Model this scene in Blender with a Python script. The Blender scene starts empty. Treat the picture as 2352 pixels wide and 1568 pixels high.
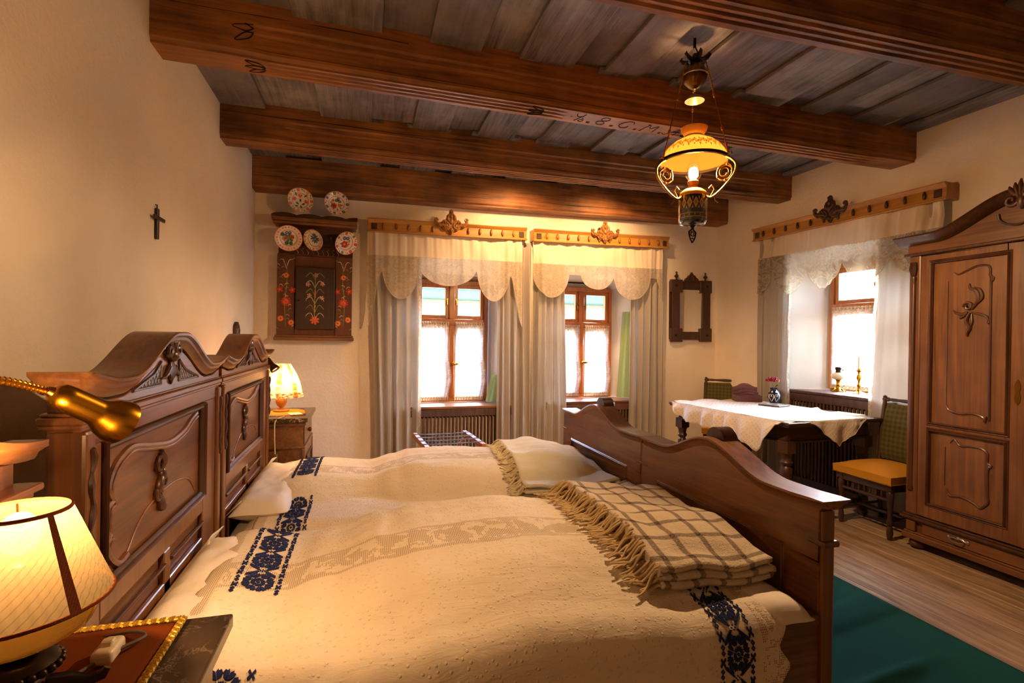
import bpy, bmesh, math, random
from math import sin, cos, pi, radians, atan2, sqrt, exp, hypot
from mathutils import Vector, Matrix, Euler, noise
from mathutils.geometry import tessellate_polygon
random.seed(7)
SC = bpy.context.scene
COL = SC.collection

# ------------------------------------------------------------------ camera
def make_camera():
    cd = bpy.data.cameras.new('camera'); co = bpy.data.objects.new('camera', cd); COL.objects.link(co)
    cd.sensor_width = 36.0; cd.lens = 1171.0 / 2352.0 * 36.0; cd.clip_start = 0.02; cd.clip_end = 300
    y, p, r = radians(16.0), radians(-0.2), radians(0.9)
    fw = Vector((sin(y) * cos(p), cos(y) * cos(p), sin(p)))
    rt0 = Vector((cos(y), -sin(y), 0)); up0 = rt0.cross(fw)
    rt = rt0 * cos(r) + up0 * sin(r); up = rt.cross(fw)
    m = Matrix((rt, up, -fw)).transposed().to_4x4(); m.translation = (0, 0, 1.4)
    co.matrix_world = m
    SC.camera = co
make_camera()

# ------------------------------------------------------------------ light and exposure
SC.view_settings.view_transform = 'Standard'
SC.view_settings.look = 'None'
SC.view_settings.exposure = 2.2
SC.view_settings.gamma = 1.0
SC.view_settings.use_curve_mapping = False
SC.cycles.max_bounces = 10
SC.cycles.diffuse_bounces = 5
SC.cycles.glossy_bounces = 3
SC.cycles.transparent_max_bounces = 16
SC.cycles.sample_clamp_indirect = 4.0
SC.cycles.caustics_reflective = False
SC.cycles.caustics_refractive = False
SC.cycles.use_denoising = True
SKY = 4.6
SUN = 8.0
PENDANT = 43.0
PENDANT_GLOW = 13.0
LAMP1 = 3.4
LAMP1_GLOW = 4.5
CEILSPOT = 25.0
LAMP2 = 2.0
SPOT1 = 6.2
SPOT2 = 3.8
WARM = (1.0, 0.55, 0.235)
WARM_PENDANT = (1.0, 0.61, 0.32)
def make_world():
    w = bpy.data.worlds.new('sky'); SC.world = w; w.use_nodes = True
    nt = w.node_tree; bg = nt.nodes['Background']
    s = nt.nodes.new('ShaderNodeTexSky'); s.sky_type = 'NISHITA'; s.sun_disc = False
    s.sun_elevation = radians(52); s.sun_rotation = radians(58); s.air_density = 1.0; s.dust_density = 2.5
    nt.links.new(s.outputs[0], bg.inputs[0]); bg.inputs[1].default_value = SKY
    ld = bpy.data.lights.new('sun', 'SUN'); ld.energy = SUN; ld.color = (1.0, 0.95, 0.86); ld.angle = radians(0.6)
    lo = bpy.data.objects.new('sun', ld); COL.objects.link(lo)
    lo.rotation_euler = Vector((-0.60, -0.37, -0.85)).to_track_quat('-Z', 'Y').to_euler(); lo.location = (12, 9, 14)
make_world()
def point_light(name, loc, watts, radius=0.03, color=WARM, parent=None):
    ld = bpy.data.lights.new(name, 'POINT'); ld.energy = watts; ld.color = color; ld.shadow_soft_size = radius
    lo = bpy.data.objects.new(name, ld); COL.objects.link(lo); lo.location = loc
    if parent: lo.parent = parent
    return lo
def spot_light(name, loc, target, watts, angle, blend=0.5, radius=0.02, color=WARM, parent=None):
    ld = bpy.data.lights.new(name, 'SPOT'); ld.energy = watts; ld.color = color; ld.shadow_soft_size = radius
    ld.spot_size = radians(angle); ld.spot_blend = blend
    lo = bpy.data.objects.new(name, ld); COL.objects.link(lo); lo.location = loc
    lo.rotation_euler = (Vector(target) - Vector(loc)).to_track_quat('-Z', 'Y').to_euler()
    if parent: lo.parent = parent
    return lo

# ------------------------------------------------------------------ mesh builder
class MB:
    def __init__(s): s.v = []; s.f = []; s.uv = []; s.col = []; s.haveuv = False; s.havecol = False
    def face(s, idx, uv=None, col=None):
        s.f.append(tuple(idx)); s.uv.append(uv); s.col.append(col)
        if uv: s.haveuv = True
        if col: s.havecol = True
    def add(s, vs, fs, col=None):
        n = len(s.v); s.v += [tuple(p) for p in vs]
        for f in fs: s.face([i + n for i in f], None, col)
        return s
    def box(s, x0, x1, y0, y1, z0, z1, col=None):
        vs = [(x0,y0,z0),(x1,y0,z0),(x1,y1,z0),(x0,y1,z0),(x0,y0,z1),(x1,y0,z1),(x1,y1,z1),(x0,y1,z1)]
        return s.hexa(vs, col)
    def hexa(s, vs, col=None):
        return s.add(vs, [(0,3,2,1),(4,5,6,7),(0,1,5,4),(1,2,6,5),(2,3,7,6),(3,0,4,7)], col)
    def prism(s, poly, axis, a, b, col=None):
        # poly: 2D points; axis 'x' -> (y,z), 'y' -> (x,z), 'z' -> (x,y)
        def P(p, t):
            return (t, p[0], p[1]) if axis == 'x' else (p[0], t, p[1]) if axis == 'y' else (p[0], p[1], t)
        n = len(poly)
        vs = [P(p, a) for p in poly] + [P(p, b) for p in poly]
        fs = [tuple(range(n)), tuple(range(2*n-1, n-1, -1))]
        fs += [(i, i + n, (i + 1) % n + n, (i + 1) % n) for i in range(n)]
        return s.add(vs, fs, col)
    def lathe(s, prof, seg=20, o=(0,0,0), d=(0,0,1), col=None, cap=True):
        q = Vector((0,0,1)).rotation_difference(Vector(d).normalized()); o = Vector(o); vs = []; fs = []
        n = len(prof)
        for (r, z) in prof:
            for k in range(seg):
                a = 2*pi*k/seg; vs.append(o + q @ Vector((r*cos(a), r*sin(a), z)))
        for i in range(n-1):
            for k in range(seg):
                k2 = (k+1) % seg; fs.append((i*seg+k, i*seg+k2, (i+1)*seg+k2, (i+1)*seg+k))
        if cap:
            if prof[0][0] > 1e-5: fs.append(tuple(range(seg-1, -1, -1)))
            if prof[-1][0] > 1e-5: fs.append(tuple((n-1)*seg+k for k in range(seg)))
        return s.add(vs, fs, col)
    def tube(s, path, r, seg=8, closed=False, col=None, flat=1.0):
        P = [Vector(p) for p in path]; n = len(P); R = r if isinstance(r, (list, tuple)) else [r]*n
        vs = []; fs = []; prev = None
        for i in range(n):
            if closed: t = P[(i+1) % n] - P[i-1]
            else: t = P[min(i+1, n-1)] - P[max(i-1, 0)]
            if t.length < 1e-9: t = Vector((0,0,1))
            t.normalize()
            if prev is None:
                up = Vector((0,0,1)) if abs(t.z) < 0.9 else Vector((1,0,0))
                a = t.cross(up).normalized()
            else:
                a = prev - t*prev.dot(t)
                a = a.normalized() if a.length > 1e-6 else t.orthogonal().normalized()
            prev = a; b = t.cross(a)
            for k in range(seg):
                w = 2*pi*k/seg; vs.append(P[i] + a*(cos(w)*R[i]) + b*(sin(w)*R[i]*flat))
        m = n if closed else n-1
        for i in range(m):
            j = (i+1) % n
            for k in range(seg):
                k2 = (k+1) % seg; fs.append((i*seg+k, i*seg+k2, j*seg+k2, j*seg+k))
        if not closed: fs += [tuple(range(seg-1,-1,-1)), tuple((n-1)*seg+k for k in range(seg))]
        return s.add(vs, fs, col)
    def sweep(s, path, prof, nrm, closed=False, col=None):
        # prof: 2D (a along 'out' in plane of path, b along nrm); path lies in plane normal to nrm
        N = Vector(nrm).normalized(); P = [Vector(p) for p in path]; n = len(P); m = len(prof); vs = []; fs = []
        for i in range(n):
            if closed: t0 = (P[i]-P[i-1]); t1 = (P[(i+1) % n]-P[i])
            else: t0 = P[i]-P[max(i-1,0)] if i else P[1]-P[0]; t1 = P[min(i+1,n-1)]-P[i] if i < n-1 else P[i]-P[i-1]
            t0.normalize(); t1.normalize(); t = t0+t1
            if t.length < 1e-6: t = t0
            t.normalize(); o = N.cross(t); c = max(0.4, t.dot(t1))
            for (a, b) in prof: vs.append(P[i] + o*(a/c) + N*b)
        for i in range(n if closed else n-1):
            j = (i+1) % n
            for k in range(m):
                k2 = (k+1) % m; fs.append((i*m+k, j*m+k, j*m+k2, i*m+k2))
        if not closed: fs += [tuple(range(m)), tuple((n-1)*m+k for k in range(m-1,-1,-1))]
        return s.add(vs, fs, col)
    def grid(s, nu, nv, fn, uvfn=None, closeu=False, col=None):
        n0 = len(s.v); 
        for i in range(nu+1):
            for j in range(nv+1): s.v.append(tuple(fn(i/nu, j/nv)))
        for i in range(nu):
            for j in range(nv):
                q = [n0+i*(nv+1)+j, n0+(i+1)*(nv+1)+j, n0+(i+1)*(nv+1)+j+1, n0+i*(nv+1)+j+1]
                uv = None
                if uvfn: uv = [uvfn(i/nu, j/nv), uvfn((i+1)/nu, j/nv), uvfn((i+1)/nu, (j+1)/nv), uvfn(i/nu, (j+1)/nv)]
                s.face(q, uv, col)
        return s
    def ball(s, c, r, seg=12, rings=8, col=None):
        r = r if isinstance(r, (list, tuple)) else (r, r, r); vs = []; fs = []
        for i in range(rings+1):
            a = pi*i/rings
            for k in range(seg):
                b = 2*pi*k/seg; vs.append((c[0]+r[0]*sin(a)*cos(b), c[1]+r[1]*sin(a)*sin(b), c[2]+r[2]*cos(a)))
        for i in range(rings):
            for k in range(seg):
                k2 = (k+1) % seg; fs.append((i*seg+k, (i+1)*seg+k, (i+1)*seg+k2, i*seg+k2))
        return s.add(vs, fs, col)
    def poly(s, pts, col=None):
        n = len(s.v); s.v += [tuple(p) for p in pts]; s.face(range(n, n+len(pts)), None, col); return s
    def xf(s, M, start=0):
        for i in range(start, len(s.v)): s.v[i] = tuple(M @ Vector(s.v[i]))
        return s
    def build(s, name, mat, parent=None, smooth=35, bevel=0, solid=0, world=False, seg=1, weld=False, sub=0, off=-1):
        me = bpy.data.meshes.new(name)
        vs = s.v
        if world and parent is not None:
            b = BASE.get(parent.name, (0,0,0)); vs = [(p[0]-b[0], p[1]-b[1], p[2]-b[2]) for p in vs]
        me.from_pydata(vs, [], s.f)
        if weld or True:
            bm = bmesh.new(); bm.from_mesh(me)
            if not s.haveuv and not s.havecol:
                bmesh.ops.remove_doubles(bm, verts=bm.verts, dist=1e-6)
                bmesh.ops.recalc_face_normals(bm, faces=bm.faces)
            bm.to_mesh(me) if not (s.haveuv or s.havecol) else None
            bm.free()
        if s.haveuv:
            uvl = me.uv_layers.new(name='UVMap'); k = 0
            for f, u in zip(s.f, s.uv):
                for i in range(len(f)):
                    uvl.data[k].uv = u[i] if u else (0, 0); k += 1
        if s.havecol:
            ca = me.color_attributes.new('Col', 'FLOAT_COLOR', 'CORNER'); k = 0
            for f, c in zip(s.f, s.col):
                c = c or (0.8, 0.8, 0.8)
                for i in range(len(f)): ca.data[k].color = (c[0], c[1], c[2], 1); k += 1
        if smooth:
            for p in me.polygons: p.use_smooth = True
            me.set_sharp_from_angle(angle=radians(smooth))
        me.update()
        o = bpy.data.objects.new(name, me); COL.objects.link(o)
        if mat: me.materials.append(mat)
        if parent is not None:
            o.parent = parent
            if world: BASE[o.name] = BASE.get(parent.name, (0,0,0))
        if solid:
            md = o.modifiers.new('thick', 'SOLIDIFY'); md.thickness = solid; md.offset = off
        if bevel:
            md = o.modifiers.new('edge', 'BEVEL'); md.width = bevel; md.segments = seg; md.limit_method = 'ANGLE'; md.angle_limit = radians(40)
        if sub:
            md = o.modifiers.new('soft', 'SUBSURF'); md.levels = sub; md.render_levels = sub
        return o
BASE = {}
def thing(name, label, cat, loc=(0,0,0), rot=(0,0,0), group=None):
    o = bpy.data.objects.new(name, None); COL.objects.link(o); o.empty_display_size = 0.1
    o.location = loc; o.rotation_euler = rot; BASE[o.name] = tuple(loc)
    o['label'] = label; o['category'] = cat
    if group: o['group'] = group
    return o
def tag(o, label, cat, group=None, kind=None):
    if label: o['label'] = label
    if cat: o['category'] = cat
    if group: o['group'] = group
    if kind: o['kind'] = kind
    return o
def struct(o): o['kind'] = 'structure'; return o
def frame(name, loc, rz):
    o = bpy.data.objects.new(name, None); COL.objects.link(o); o.location = loc; o.rotation_euler = (0,0,rz); o['kind'] = 'structure'
    return o
def dup(root, loc=None, rot=None, label=None, group=None):
    r = root.copy(); COL.objects.link(r)
    if loc is not None: r.location = loc
    if rot is not None: r.rotation_euler = rot
    if label: r['label'] = label
    if group: r['group'] = group
    for ch in list(root.children):
        c = ch.copy(); COL.objects.link(c); c.parent = r
        for g in list(ch.children):
            d = g.copy(); COL.objects.link(d); d.parent = c
    return r
def S(a, b, x):
    if a == b: return 0.0 if x < a else 1.0
    t = min(1, max(0, (x-a)/(b-a))); return t*t*(3-2*t)
def lerp(a, b, t): return a+(b-a)*t
def interp(tab, x):
    if x <= tab[0][0]: return tab[0][1]
    for (x0, y0), (x1, y1) in zip(tab, tab[1:]):
        if x <= x1: return y0+(y1-y0)*(x-x0)/(x1-x0)
    return tab[-1][1]
def spline(tab, x):
    if x <= tab[0][0]: return tab[0][1]
    for (x0, y0), (x1, y1) in zip(tab, tab[1:]):
        if x <= x1: return y0+(y1-y0)*S(0, 1, (x-x0)/(x1-x0))
    return tab[-1][1]
def fbm(x, y, z=0, o=3):
    a = 0; k = 1
    for i in range(o): a += noise.noise((x*2**i, y*2**i, z*2**i))*k; k *= 0.5
    return a
def arc(c, r, a0, a1, n):
    return [(c[0]+r*cos(a0+(a1-a0)*i/n), c[1]+r*sin(a0+(a1-a0)*i/n)) for i in range(n+1)]
def smooth2(pts, n=6, closed=False):
    out = []; m = len(pts)
    rng = range(m) if closed else range(m-1)
    for i in rng:
        p0 = pts[i-1] if (i or closed) else pts[0]; p1 = pts[i]; p2 = pts[(i+1) % m]
        p3 = pts[(i+2) % m] if (closed or i+2 < m) else pts[-1]
        for k in range(n):
            t = k/n
            out.append(tuple(0.5*((2*b)+(-a+c)*t+(2*a-5*b+4*c-d)*t*t+(-a+3*b-3*c+d)*t**3) for a, b, c, d in zip(p0, p1, p2, p3)))
    if not closed: out.append(tuple(pts[-1]))
    return out

# ------------------------------------------------------------------ materials
def lin(h):
    h = h.lstrip('#'); c = [int(h[i:i+2], 16)/255 for i in (0, 2, 4)]
    return tuple(x/12.92 if x <= 0.04045 else ((x+0.055)/1.055)**2.4 for x in c)
class G:
    def __init__(s, name):
        s.m = bpy.data.materials.new(name); s.m.use_nodes = True; s.t = s.m.node_tree; s.t.nodes.clear()
        s.out = s.t.nodes.new('ShaderNodeOutputMaterial')
    def n(s, typ, ins=None, **kw):
        nd = s.t.nodes.new('ShaderNode'+typ)
        for k, v in kw.items(): setattr(nd, k, v)
        for k, v in (ins or {}).items(): s.put(nd.inputs[k], v)
        return nd
    def put(s, sock, v):
        if v is None: return
        if isinstance(v, bpy.types.NodeSocket): s.t.links.new(v, sock)
        elif isinstance(v, bpy.types.Node): s.t.links.new(v.outputs[0], sock)
        else:
            if isinstance(v, (tuple, list)) and len(v) == 3 and sock.type == 'RGBA': v = (*v, 1)
            sock.default_value = v
    def ma(s, op, a, b=None, c=None, clamp=False):
        nd = s.n('Math', operation=op, use_clamp=clamp); s.put(nd.inputs[0], a)
        if b is not None: s.put(nd.inputs[1], b)
        if c is not None: s.put(nd.inputs[2], c)
        return nd.outputs[0]
    def mix(s, f, a, b, mode='MIX'):
        nd = s.n('Mix', data_type='RGBA', blend_type=mode); s.put(nd.inputs[0], f); s.put(nd.inputs[6], a); s.put(nd.inputs[7], b)
        return nd.outputs[2]
    def ramp(s, f, stops):
        nd = s.n('ValToRGB'); cr = nd.color_ramp
        while len(cr.elements) < len(stops): cr.elements.new(0.5)
        for e, (p, c) in zip(cr.elements, stops):
            e.position = p; e.color = (*c, 1) if len(c) == 3 else c
        s.put(nd.inputs[0], f); return nd.outputs[0]
    def ss(s, f, a, b):
        nd = s.n('MapRange', interpolation_type='SMOOTHSTEP'); s.put(nd.inputs[0], f); s.put(nd.inputs[1], a); s.put(nd.inputs[2], b)
        return nd.outputs[0]
    def co(s, kind='Object'): return s.n('TexCoord').outputs[kind]
    def uv(s): return s.n('UVMap').outputs[0]
    def sep(s, v):
        nd = s.n('SeparateXYZ'); s.put(nd.inputs[0], v); return nd.outputs
    def mapping(s, v, sc=(1,1,1), rot=(0,0,0), loc=(0,0,0)):
        nd = s.n('Mapping'); s.put(nd.inputs[0], v); nd.inputs[1].default_value = loc; nd.inputs[2].default_value = rot; nd.inputs[3].default_value = sc
        return nd.outputs[0]
    def noise(s, v, sc, det=3, ro=0.55, dist=0.0):
        nd = s.n('TexNoise'); s.put(nd.inputs['Vector'], v); nd.inputs['Scale'].default_value = sc; nd.inputs['Detail'].default_value = det
        nd.inputs['Roughness'].default_value = ro; nd.inputs['Distortion'].default_value = dist
        return nd.outputs[0]
    def voro(s, v, sc, feature='F1', out=0):
        nd = s.n('TexVoronoi', feature=feature); s.put(nd.inputs['Vector'], v); nd.inputs['Scale'].default_value = sc
        return nd.outputs[out]
    def bump(s, h, st=0.3, dist=0.01, nrm=None):
        nd = s.n('Bump'); s.put(nd.inputs['Height'], h); nd.inputs['Strength'].default_value = st; nd.inputs['Distance'].default_value = dist
        if nrm: s.put(nd.inputs['Normal'], nrm)
        return nd.outputs[0]
    def rnd(s): return s.n('ObjectInfo').outputs['Random']
    def pb(s, color, rough=0.5, metal=0.0, nrm=None, spec=None, coat=0, **kw):
        nd = s.n('BsdfPrincipled'); s.put(nd.inputs['Base Color'], color); s.put(nd.inputs['Roughness'], rough); s.put(nd.inputs['Metallic'], metal)
        if nrm is not None: s.put(nd.inputs['Normal'], nrm)
        if spec is not None: s.put(nd.inputs['Specular IOR Level'], spec)
        if coat: nd.inputs['Coat Weight'].default_value = coat; nd.inputs['Coat Roughness'].default_value = 0.2
        for k, v in kw.items(): s.put(nd.inputs[k], v)
        return nd.outputs[0]
    def fin(s, sh): s.t.links.new(sh, s.out.inputs[0]); return s.m
    def mixs(s, f, a, b):
        nd = s.n('MixShader'); s.put(nd.inputs[0], f); s.put(nd.inputs[1], a); s.put(nd.inputs[2], b); return nd.outputs[0]
def plain(name, color, rough=0.5, metal=0, **kw):
    g = G(name); return g.fin(g.pb(color, rough, metal, **kw))
def wood(name, dark, light, axis=0, scale=1.0, rough=0.42, coat=0.0, vary=0.0, spots=0.25, bump=0.15):
    g = G(name); v = g.co()
    r = g.rnd()
    off = g.n('VectorMath', operation='ADD'); g.put(off.inputs[0], v)
    cv = g.n('CombineXYZ'); g.put(cv.inputs[0], g.ma('MULTIPLY', r, 37.0)); g.put(cv.inputs[1], g.ma('MULTIPLY', r, 23.0)); g.put(cv.inputs[2], g.ma('MULTIPLY', r, 11.0))
    g.put(off.inputs[1], cv.outputs[0]); v = off.outputs[0]
    sc = [14, 14, 14]; sc[axis] = 0.9
    vm = g.mapping(v, tuple(k*scale for k in sc))
    big = g.noise(vm, 1.6, 4, 0.6, 1.2)
    sc2 = [120, 120, 120]; sc2[axis] = 3.0
    fine = g.noise(g.mapping(v, tuple(k*scale for k in sc2)), 1.0, 2, 0.5)
    blot = g.noise(v, 3.0, 3, 0.6)
    f = g.ma('ADD', g.ma('MULTIPLY', big, 0.75), g.ma('MULTIPLY', fine, 0.28))
    f = g.ma('ADD', f, g.ma('MULTIPLY', g.ma('SUBTRACT', blot, 0.5), spots*1.4))
    if vary: f = g.ma('ADD', f, g.ma('MULTIPLY', g.ma('SUBTRACT', r, 0.5), vary))
    c = g.ramp(f, [(0.30, lin(dark)), (0.72, lin(light))])
    ro = g.ma('ADD', rough-0.08, g.ma('MULTIPLY', big, 0.2))
    return g.fin(g.pb(c, ro, 0, g.bump(f, bump, 0.004), coat=coat))
M = {}
def mats():
    g = G('plaster'); v = g.co()
    c = g.mix(g.ss(g.noise(v, 1.3, 4), 0.35, 0.7), lin('#e3d5c1'), lin('#ece1d1'))
    c = g.mix(g.ma('MULTIPLY', g.ss(g.noise(v, 7.0, 5, 0.7), 0.58, 0.8), 0.25), c, lin('#c5b299'))
    h = g.ma('ADD', g.noise(v, 38, 4, 0.65), g.ma('MULTIPLY', g.noise(v, 4, 3), 1.6))
    M['plaster'] = g.fin(g.pb(c, 0.9, 0, g.bump(h, 0.35, 0.012), spec=0.15))
    g = G('reveal_plaster'); v = g.co()
    M['reveal'] = g.fin(g.pb(lin('#cdc8be'), 0.85, 0, g.bump(g.noise(v, 20, 3), 0.2, 0.006), spec=0.2))
    M['beam'] = wood('beam_wood', '#55300f', '#a5682c', 0, 0.75, 0.55, 0, 0.1, 0.5, 0.3)
    g = G('plank_wood'); v = g.co(); r = g.rnd()
    cv = g.n('CombineXYZ'); g.put(cv.inputs[0], g.ma('MULTIPLY', r, 31.0)); g.put(cv.inputs[1], g.ma('MULTIPLY', r, 17.0))
    off = g.n('VectorMath', operation='ADD'); g.put(off.inputs[0], v); g.put(off.inputs[1], cv.outputs[0]); v = off.outputs[0]
    big = g.noise(g.mapping(v, (11, 0.8, 11)), 1.5, 4, 0.6, 1.4); fine = g.noise(g.mapping(v, (110, 3, 110)), 1.0, 2)
    f = g.ma('ADD', g.ma('MULTIPLY', big, 0.7), g.ma('MULTIPLY', fine, 0.3))
    c = g.ramp(f, [(0.3, lin('#3b3231')), (0.7, lin('#8e8482'))])
    dust = g.ss(g.ma('ADD', g.noise(v, 2.2, 5, 0.65), g.ma('MULTIPLY', r, 0.34)), 0.5, 0.95)
    c = g.mix(g.ma('MULTIPLY', dust, 0.62), c, lin('#bcb6b6'))
    c = g.mix(g.ma('MULTIPLY', g.ss(r, 0.55, 0.62), 0.45), c, lin('#2b160c'))
    M['plank'] = g.fin(g.pb(c, 0.7, 0, g.bump(f, 0.35, 0.005), spec=0.3))
    g = G('floor_wood'); v = g.co(); r = g.rnd()
    cv = g.n('CombineXYZ'); g.put(cv.inputs[0], g.ma('MULTIPLY', r, 31.0)); g.put(cv.inputs[1], g.ma('MULTIPLY', r, 17.0))
    off = g.n('VectorMath', operation='ADD'); g.put(off.inputs[0], v); g.put(off.inputs[1], cv.outputs[0]); v = off.outputs[0]
    big = g.noise(g.mapping(v, (12, 0.8, 12)), 1.5, 4, 0.6, 1.6); fine = g.noise(g.mapping(v, (130, 4, 130)), 1.0, 2)
    f = g.ma('ADD', g.ma('MULTIPLY', big, 0.7), g.ma('MULTIPLY', fine, 0.3))
    c = g.ramp(f, [(0.34, lin('#735740')), (0.64, lin('#c4a680'))])
    kn = g.voro(g.mapping(v, (5.5, 1.7, 5.5)), 1.0)
    c = g.mix(g.ma('MULTIPLY', g.ma('SUBTRACT', 1.0, g.ss(kn, 0.02, 0.11)), 0.85), c, lin('#3a2413'))
    c = g.mix(g.ma('MULTIPLY', g.ss(g.noise(v, 1.7, 5, 0.7), 0.5, 0.75), 0.45), c, lin('#6b5036'))
    M['floor'] = g.fin(g.pb(c, 0.5, 0, g.bump(f, 0.2, 0.004), spec=0.4))
    M['dark_gap'] = plain('dark_gap', lin('#150c06'), 0.9)
    M['bed_x'] = wood('bed_walnut_x', '#543117', '#8f5d32', 0, 0.8, 0.33, 0.35, 0.1, 0.3, 0.05)
    M['bed_y'] = wood('bed_walnut_y', '#543117', '#8f5d32', 1, 0.8, 0.33, 0.35, 0.1, 0.3, 0.05)
    M['bed_z'] = wood('bed_walnut_z', '#543117', '#8f5d32', 2, 0.8, 0.33, 0.35, 0.1, 0.3, 0.05)
    M['bed_dark'] = wood('bed_carving', '#2c1509', '#55301a', 2, 0.8, 0.34, 0.3, 0, 0.3, 0.05)
    M['ward_y'] = wood('wardrobe_oak_y', '#4c2b12', '#805325', 1, 0.8, 0.4, 0.2, 0.1, 0.35, 0.08)
    M['ward_z'] = wood('wardrobe_oak_z', '#4c2b12', '#805325', 2, 0.8, 0.4, 0.2, 0.1, 0.35, 0.08)
    M['ward_d'] = wood('wardrobe_moulding', '#341a0b', '#5c371c', 2, 0.8, 0.38, 0.25, 0, 0.3, 0.05)
    M['honey'] = wood('honey_wood', '#8a581a', '#b98330', 0, 0.8, 0.38, 0.2, 0, 0.2, 0.06)
    M['carve'] = wood('carved_rosette_wood', '#5e3712', '#a06a28', 0, 1.2, 0.4, 0.2, 0, 0.5, 0.1)
    M['dark_x'] = wood('dark_wood_x', '#25130a', '#4c2e1c', 0, 0.9, 0.4, 0.15, 0.1, 0.3, 0.08)
    M['dark_z'] = wood('dark_wood_z', '#25130a', '#4c2e1c', 2, 0.9, 0.4, 0.15, 0.1, 0.3, 0.08)
    M['rad'] = wood('radiator_slats', '#3a2316', '#5f3f2c', 2, 0.9, 0.5, 0.05, 0.2, 0.3, 0.08)
    M['win'] = wood('window_wood', '#8a4a1c', '#bd7636', 2, 0.9, 0.35, 0.3, 0.05, 0.15, 0.05)
    M['rack'] = wood('rack_wood', '#8a4824', '#c07848', 0, 0.9, 0.5, 0.0, 0, 0.15, 0.05)
    M['box'] = wood('letter_box_wood', '#42201a', '#6c3a2c', 0, 1.4, 0.4, 0.2, 0, 0.2, 0.05)
    # fabric
    def cloth(name, col, rough=0.9, weave=260, bump=0.25, tl=0.0, mott=0.06):
        g = G(name); v = g.co()
        w = g.ma('ADD', g.ma('SINE', g.ma('MULTIPLY', g.sep(v)[0], weave*14)), g.ma('SINE', g.ma('MULTIPLY', g.ma('ADD', g.sep(v)[1], g.sep(v)[2]), weave*14)))
        nz = g.noise(v, 60, 3)
        c = g.mix(g.ma('MULTIPLY', nz, mott*4), lin(col), tuple(x*0.72 for x in lin(col)))
        nr = g.bump(g.ma('ADD', g.ma('MULTIPLY', w, 0.15), nz), bump, 0.003)
        p = g.pb(c, rough, 0, nr, spec=0.12)
        if tl:
            t = g.n('BsdfTranslucent'); g.put(t.inputs[0], c); p = g.mixs(tl, p, t.outputs[0])
        return g.fin(p)
    M['linen'] = cloth('white_linen', '#e9dccb', 0.9, 150, 0.3)
    M['pillow'] = cloth('pillow_cotton', '#e6dccd', 0.85, 120, 0.25)
    M['drape'] = cloth('drape_fabric', '#aba297', 0.9, 200, 0.15, 0.14)
    M['satin'] = cloth('valance_satin', '#d9c8b0', 0.45, 200, 0.05, 0.10)
    M['green_cl'] = cloth('green_cloth', '#a9b878', 0.9, 200, 0.1, 0.5)
    M['cream_wool'] = cloth('cream_wool', '#e2ddc8', 0.95, 90, 0.6)
    M['mustard'] = cloth('mustard_velvet', '#c48a2a', 0.8, 260, 0.3)
    M['rug'] = cloth('green_carpet', '#1f5a4c', 0.95, 700, 0.4, 0, 0.12)
    M['velvet'] = cloth('brown_velvet', '#7d3c12', 0.8, 200, 0.4, 0, 0.12)
    M['gold_braid'] = plain('gold_braid', lin('#c09a2e'), 0.4, 0.55)
    M['navy'] = cloth('navy_thread', '#27305f', 0.8, 500, 0.5)
    M['fringe'] = cloth('fringe_wool', '#c2a97e', 0.95, 100, 0.3)
    M['fringe_c'] = cloth('cream_fringe_wool', '#d6c8a6', 0.95, 100, 0.3)
    # bedspread: white weave with openwork bands (uv: u along bed in m, v across in m)
    g = G('bedspread_linen'); uv = g.sep(g.uv()); u, w = uv[0], uv[1]; v = g.co()
    k = 165.0
    hu = g.ma('ABSOLUTE', g.ma('SUBTRACT', g.ma('FRACT', g.ma('MULTIPLY', u, k)), 0.5)); hv = g.ma('ABSOLUTE', g.ma('SUBTRACT', g.ma('FRACT', g.ma('MULTIPLY', w, k)), 0.5))
    hole = g.ma('LESS_THAN', g.ma('MAXIMUM', hu, hv), 0.31)
    # floral mask snapped to the cell grid
    fu = g.ma('DIVIDE', g.ma('FLOOR', g.ma('MULTIPLY', u, k)), k); fv = g.ma('DIVIDE', g.ma('FLOOR', g.ma('MULTIPLY', w, k)), k)
    cv = g.n('CombineXYZ'); g.put(cv.inputs[0], fu); g.put(cv.inputs[1], fv)
    fl = g.ss(g.noise(cv.outputs[0], 15, 3, 0.6, 1.0), 0.47, 0.49)
    def band(c0, hw): return g.ma('LESS_THAN', g.ma('ABSOLUTE', g.ma('SUBTRACT', w, c0)), hw)
    b1 = band(0.33, 0.085); b2 = band(0.93, 0.045)
    edge = g.ma('GREATER_THAN', g.ma('ABSOLUTE', g.ma('SUBTRACT', g.ma('ABSOLUTE', g.ma('SUBTRACT', w, 0.33)), 0.075)), 0.0085)
    wid = g.ma('LESS_THAN', u, 0.42)
    m1 = g.ma('MULTIPLY', b1, g.ma('MAXIMUM', fl, g.ma('SUBTRACT', 1.0, edge)))
    hem = g.ma('GREATER_THAN', u, 1.60)
    m3 = g.ma('MULTIPLY', hem, g.ma('MAXIMUM', fl, 0.0))
    hem2 = g.ma('LESS_THAN', u, 0.045)
    msk = g.ma('MAXIMUM', g.ma('MAXIMUM', m1, g.ma('MULTIPLY', b2, fl)), g.ma('MAXIMUM', m3, hem2))
    ho = g.ma('MULTIPLY', hole, msk)
    base = g.mix(g.ss(g.noise(v, 2.0, 4), 0.3, 0.75), lin('#e2d5c0'), lin('#d8c9b1'))
    col = g.mix(ho, base, lin('#947d5b'))
    loops = g.voro(g.mapping(v, (62, 62, 62)), 1.0)
    lo = g.ma('SUBTRACT', 1.0, g.ss(loops, 0.12, 0.3))
    thr = g.noise(g.mapping(v, (260, 900, 900)), 1.0, 2)
    wr = g.noise(g.mapping(v, (9, 26, 20)), 1.0, 4, 0.6, 0.6)
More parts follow.
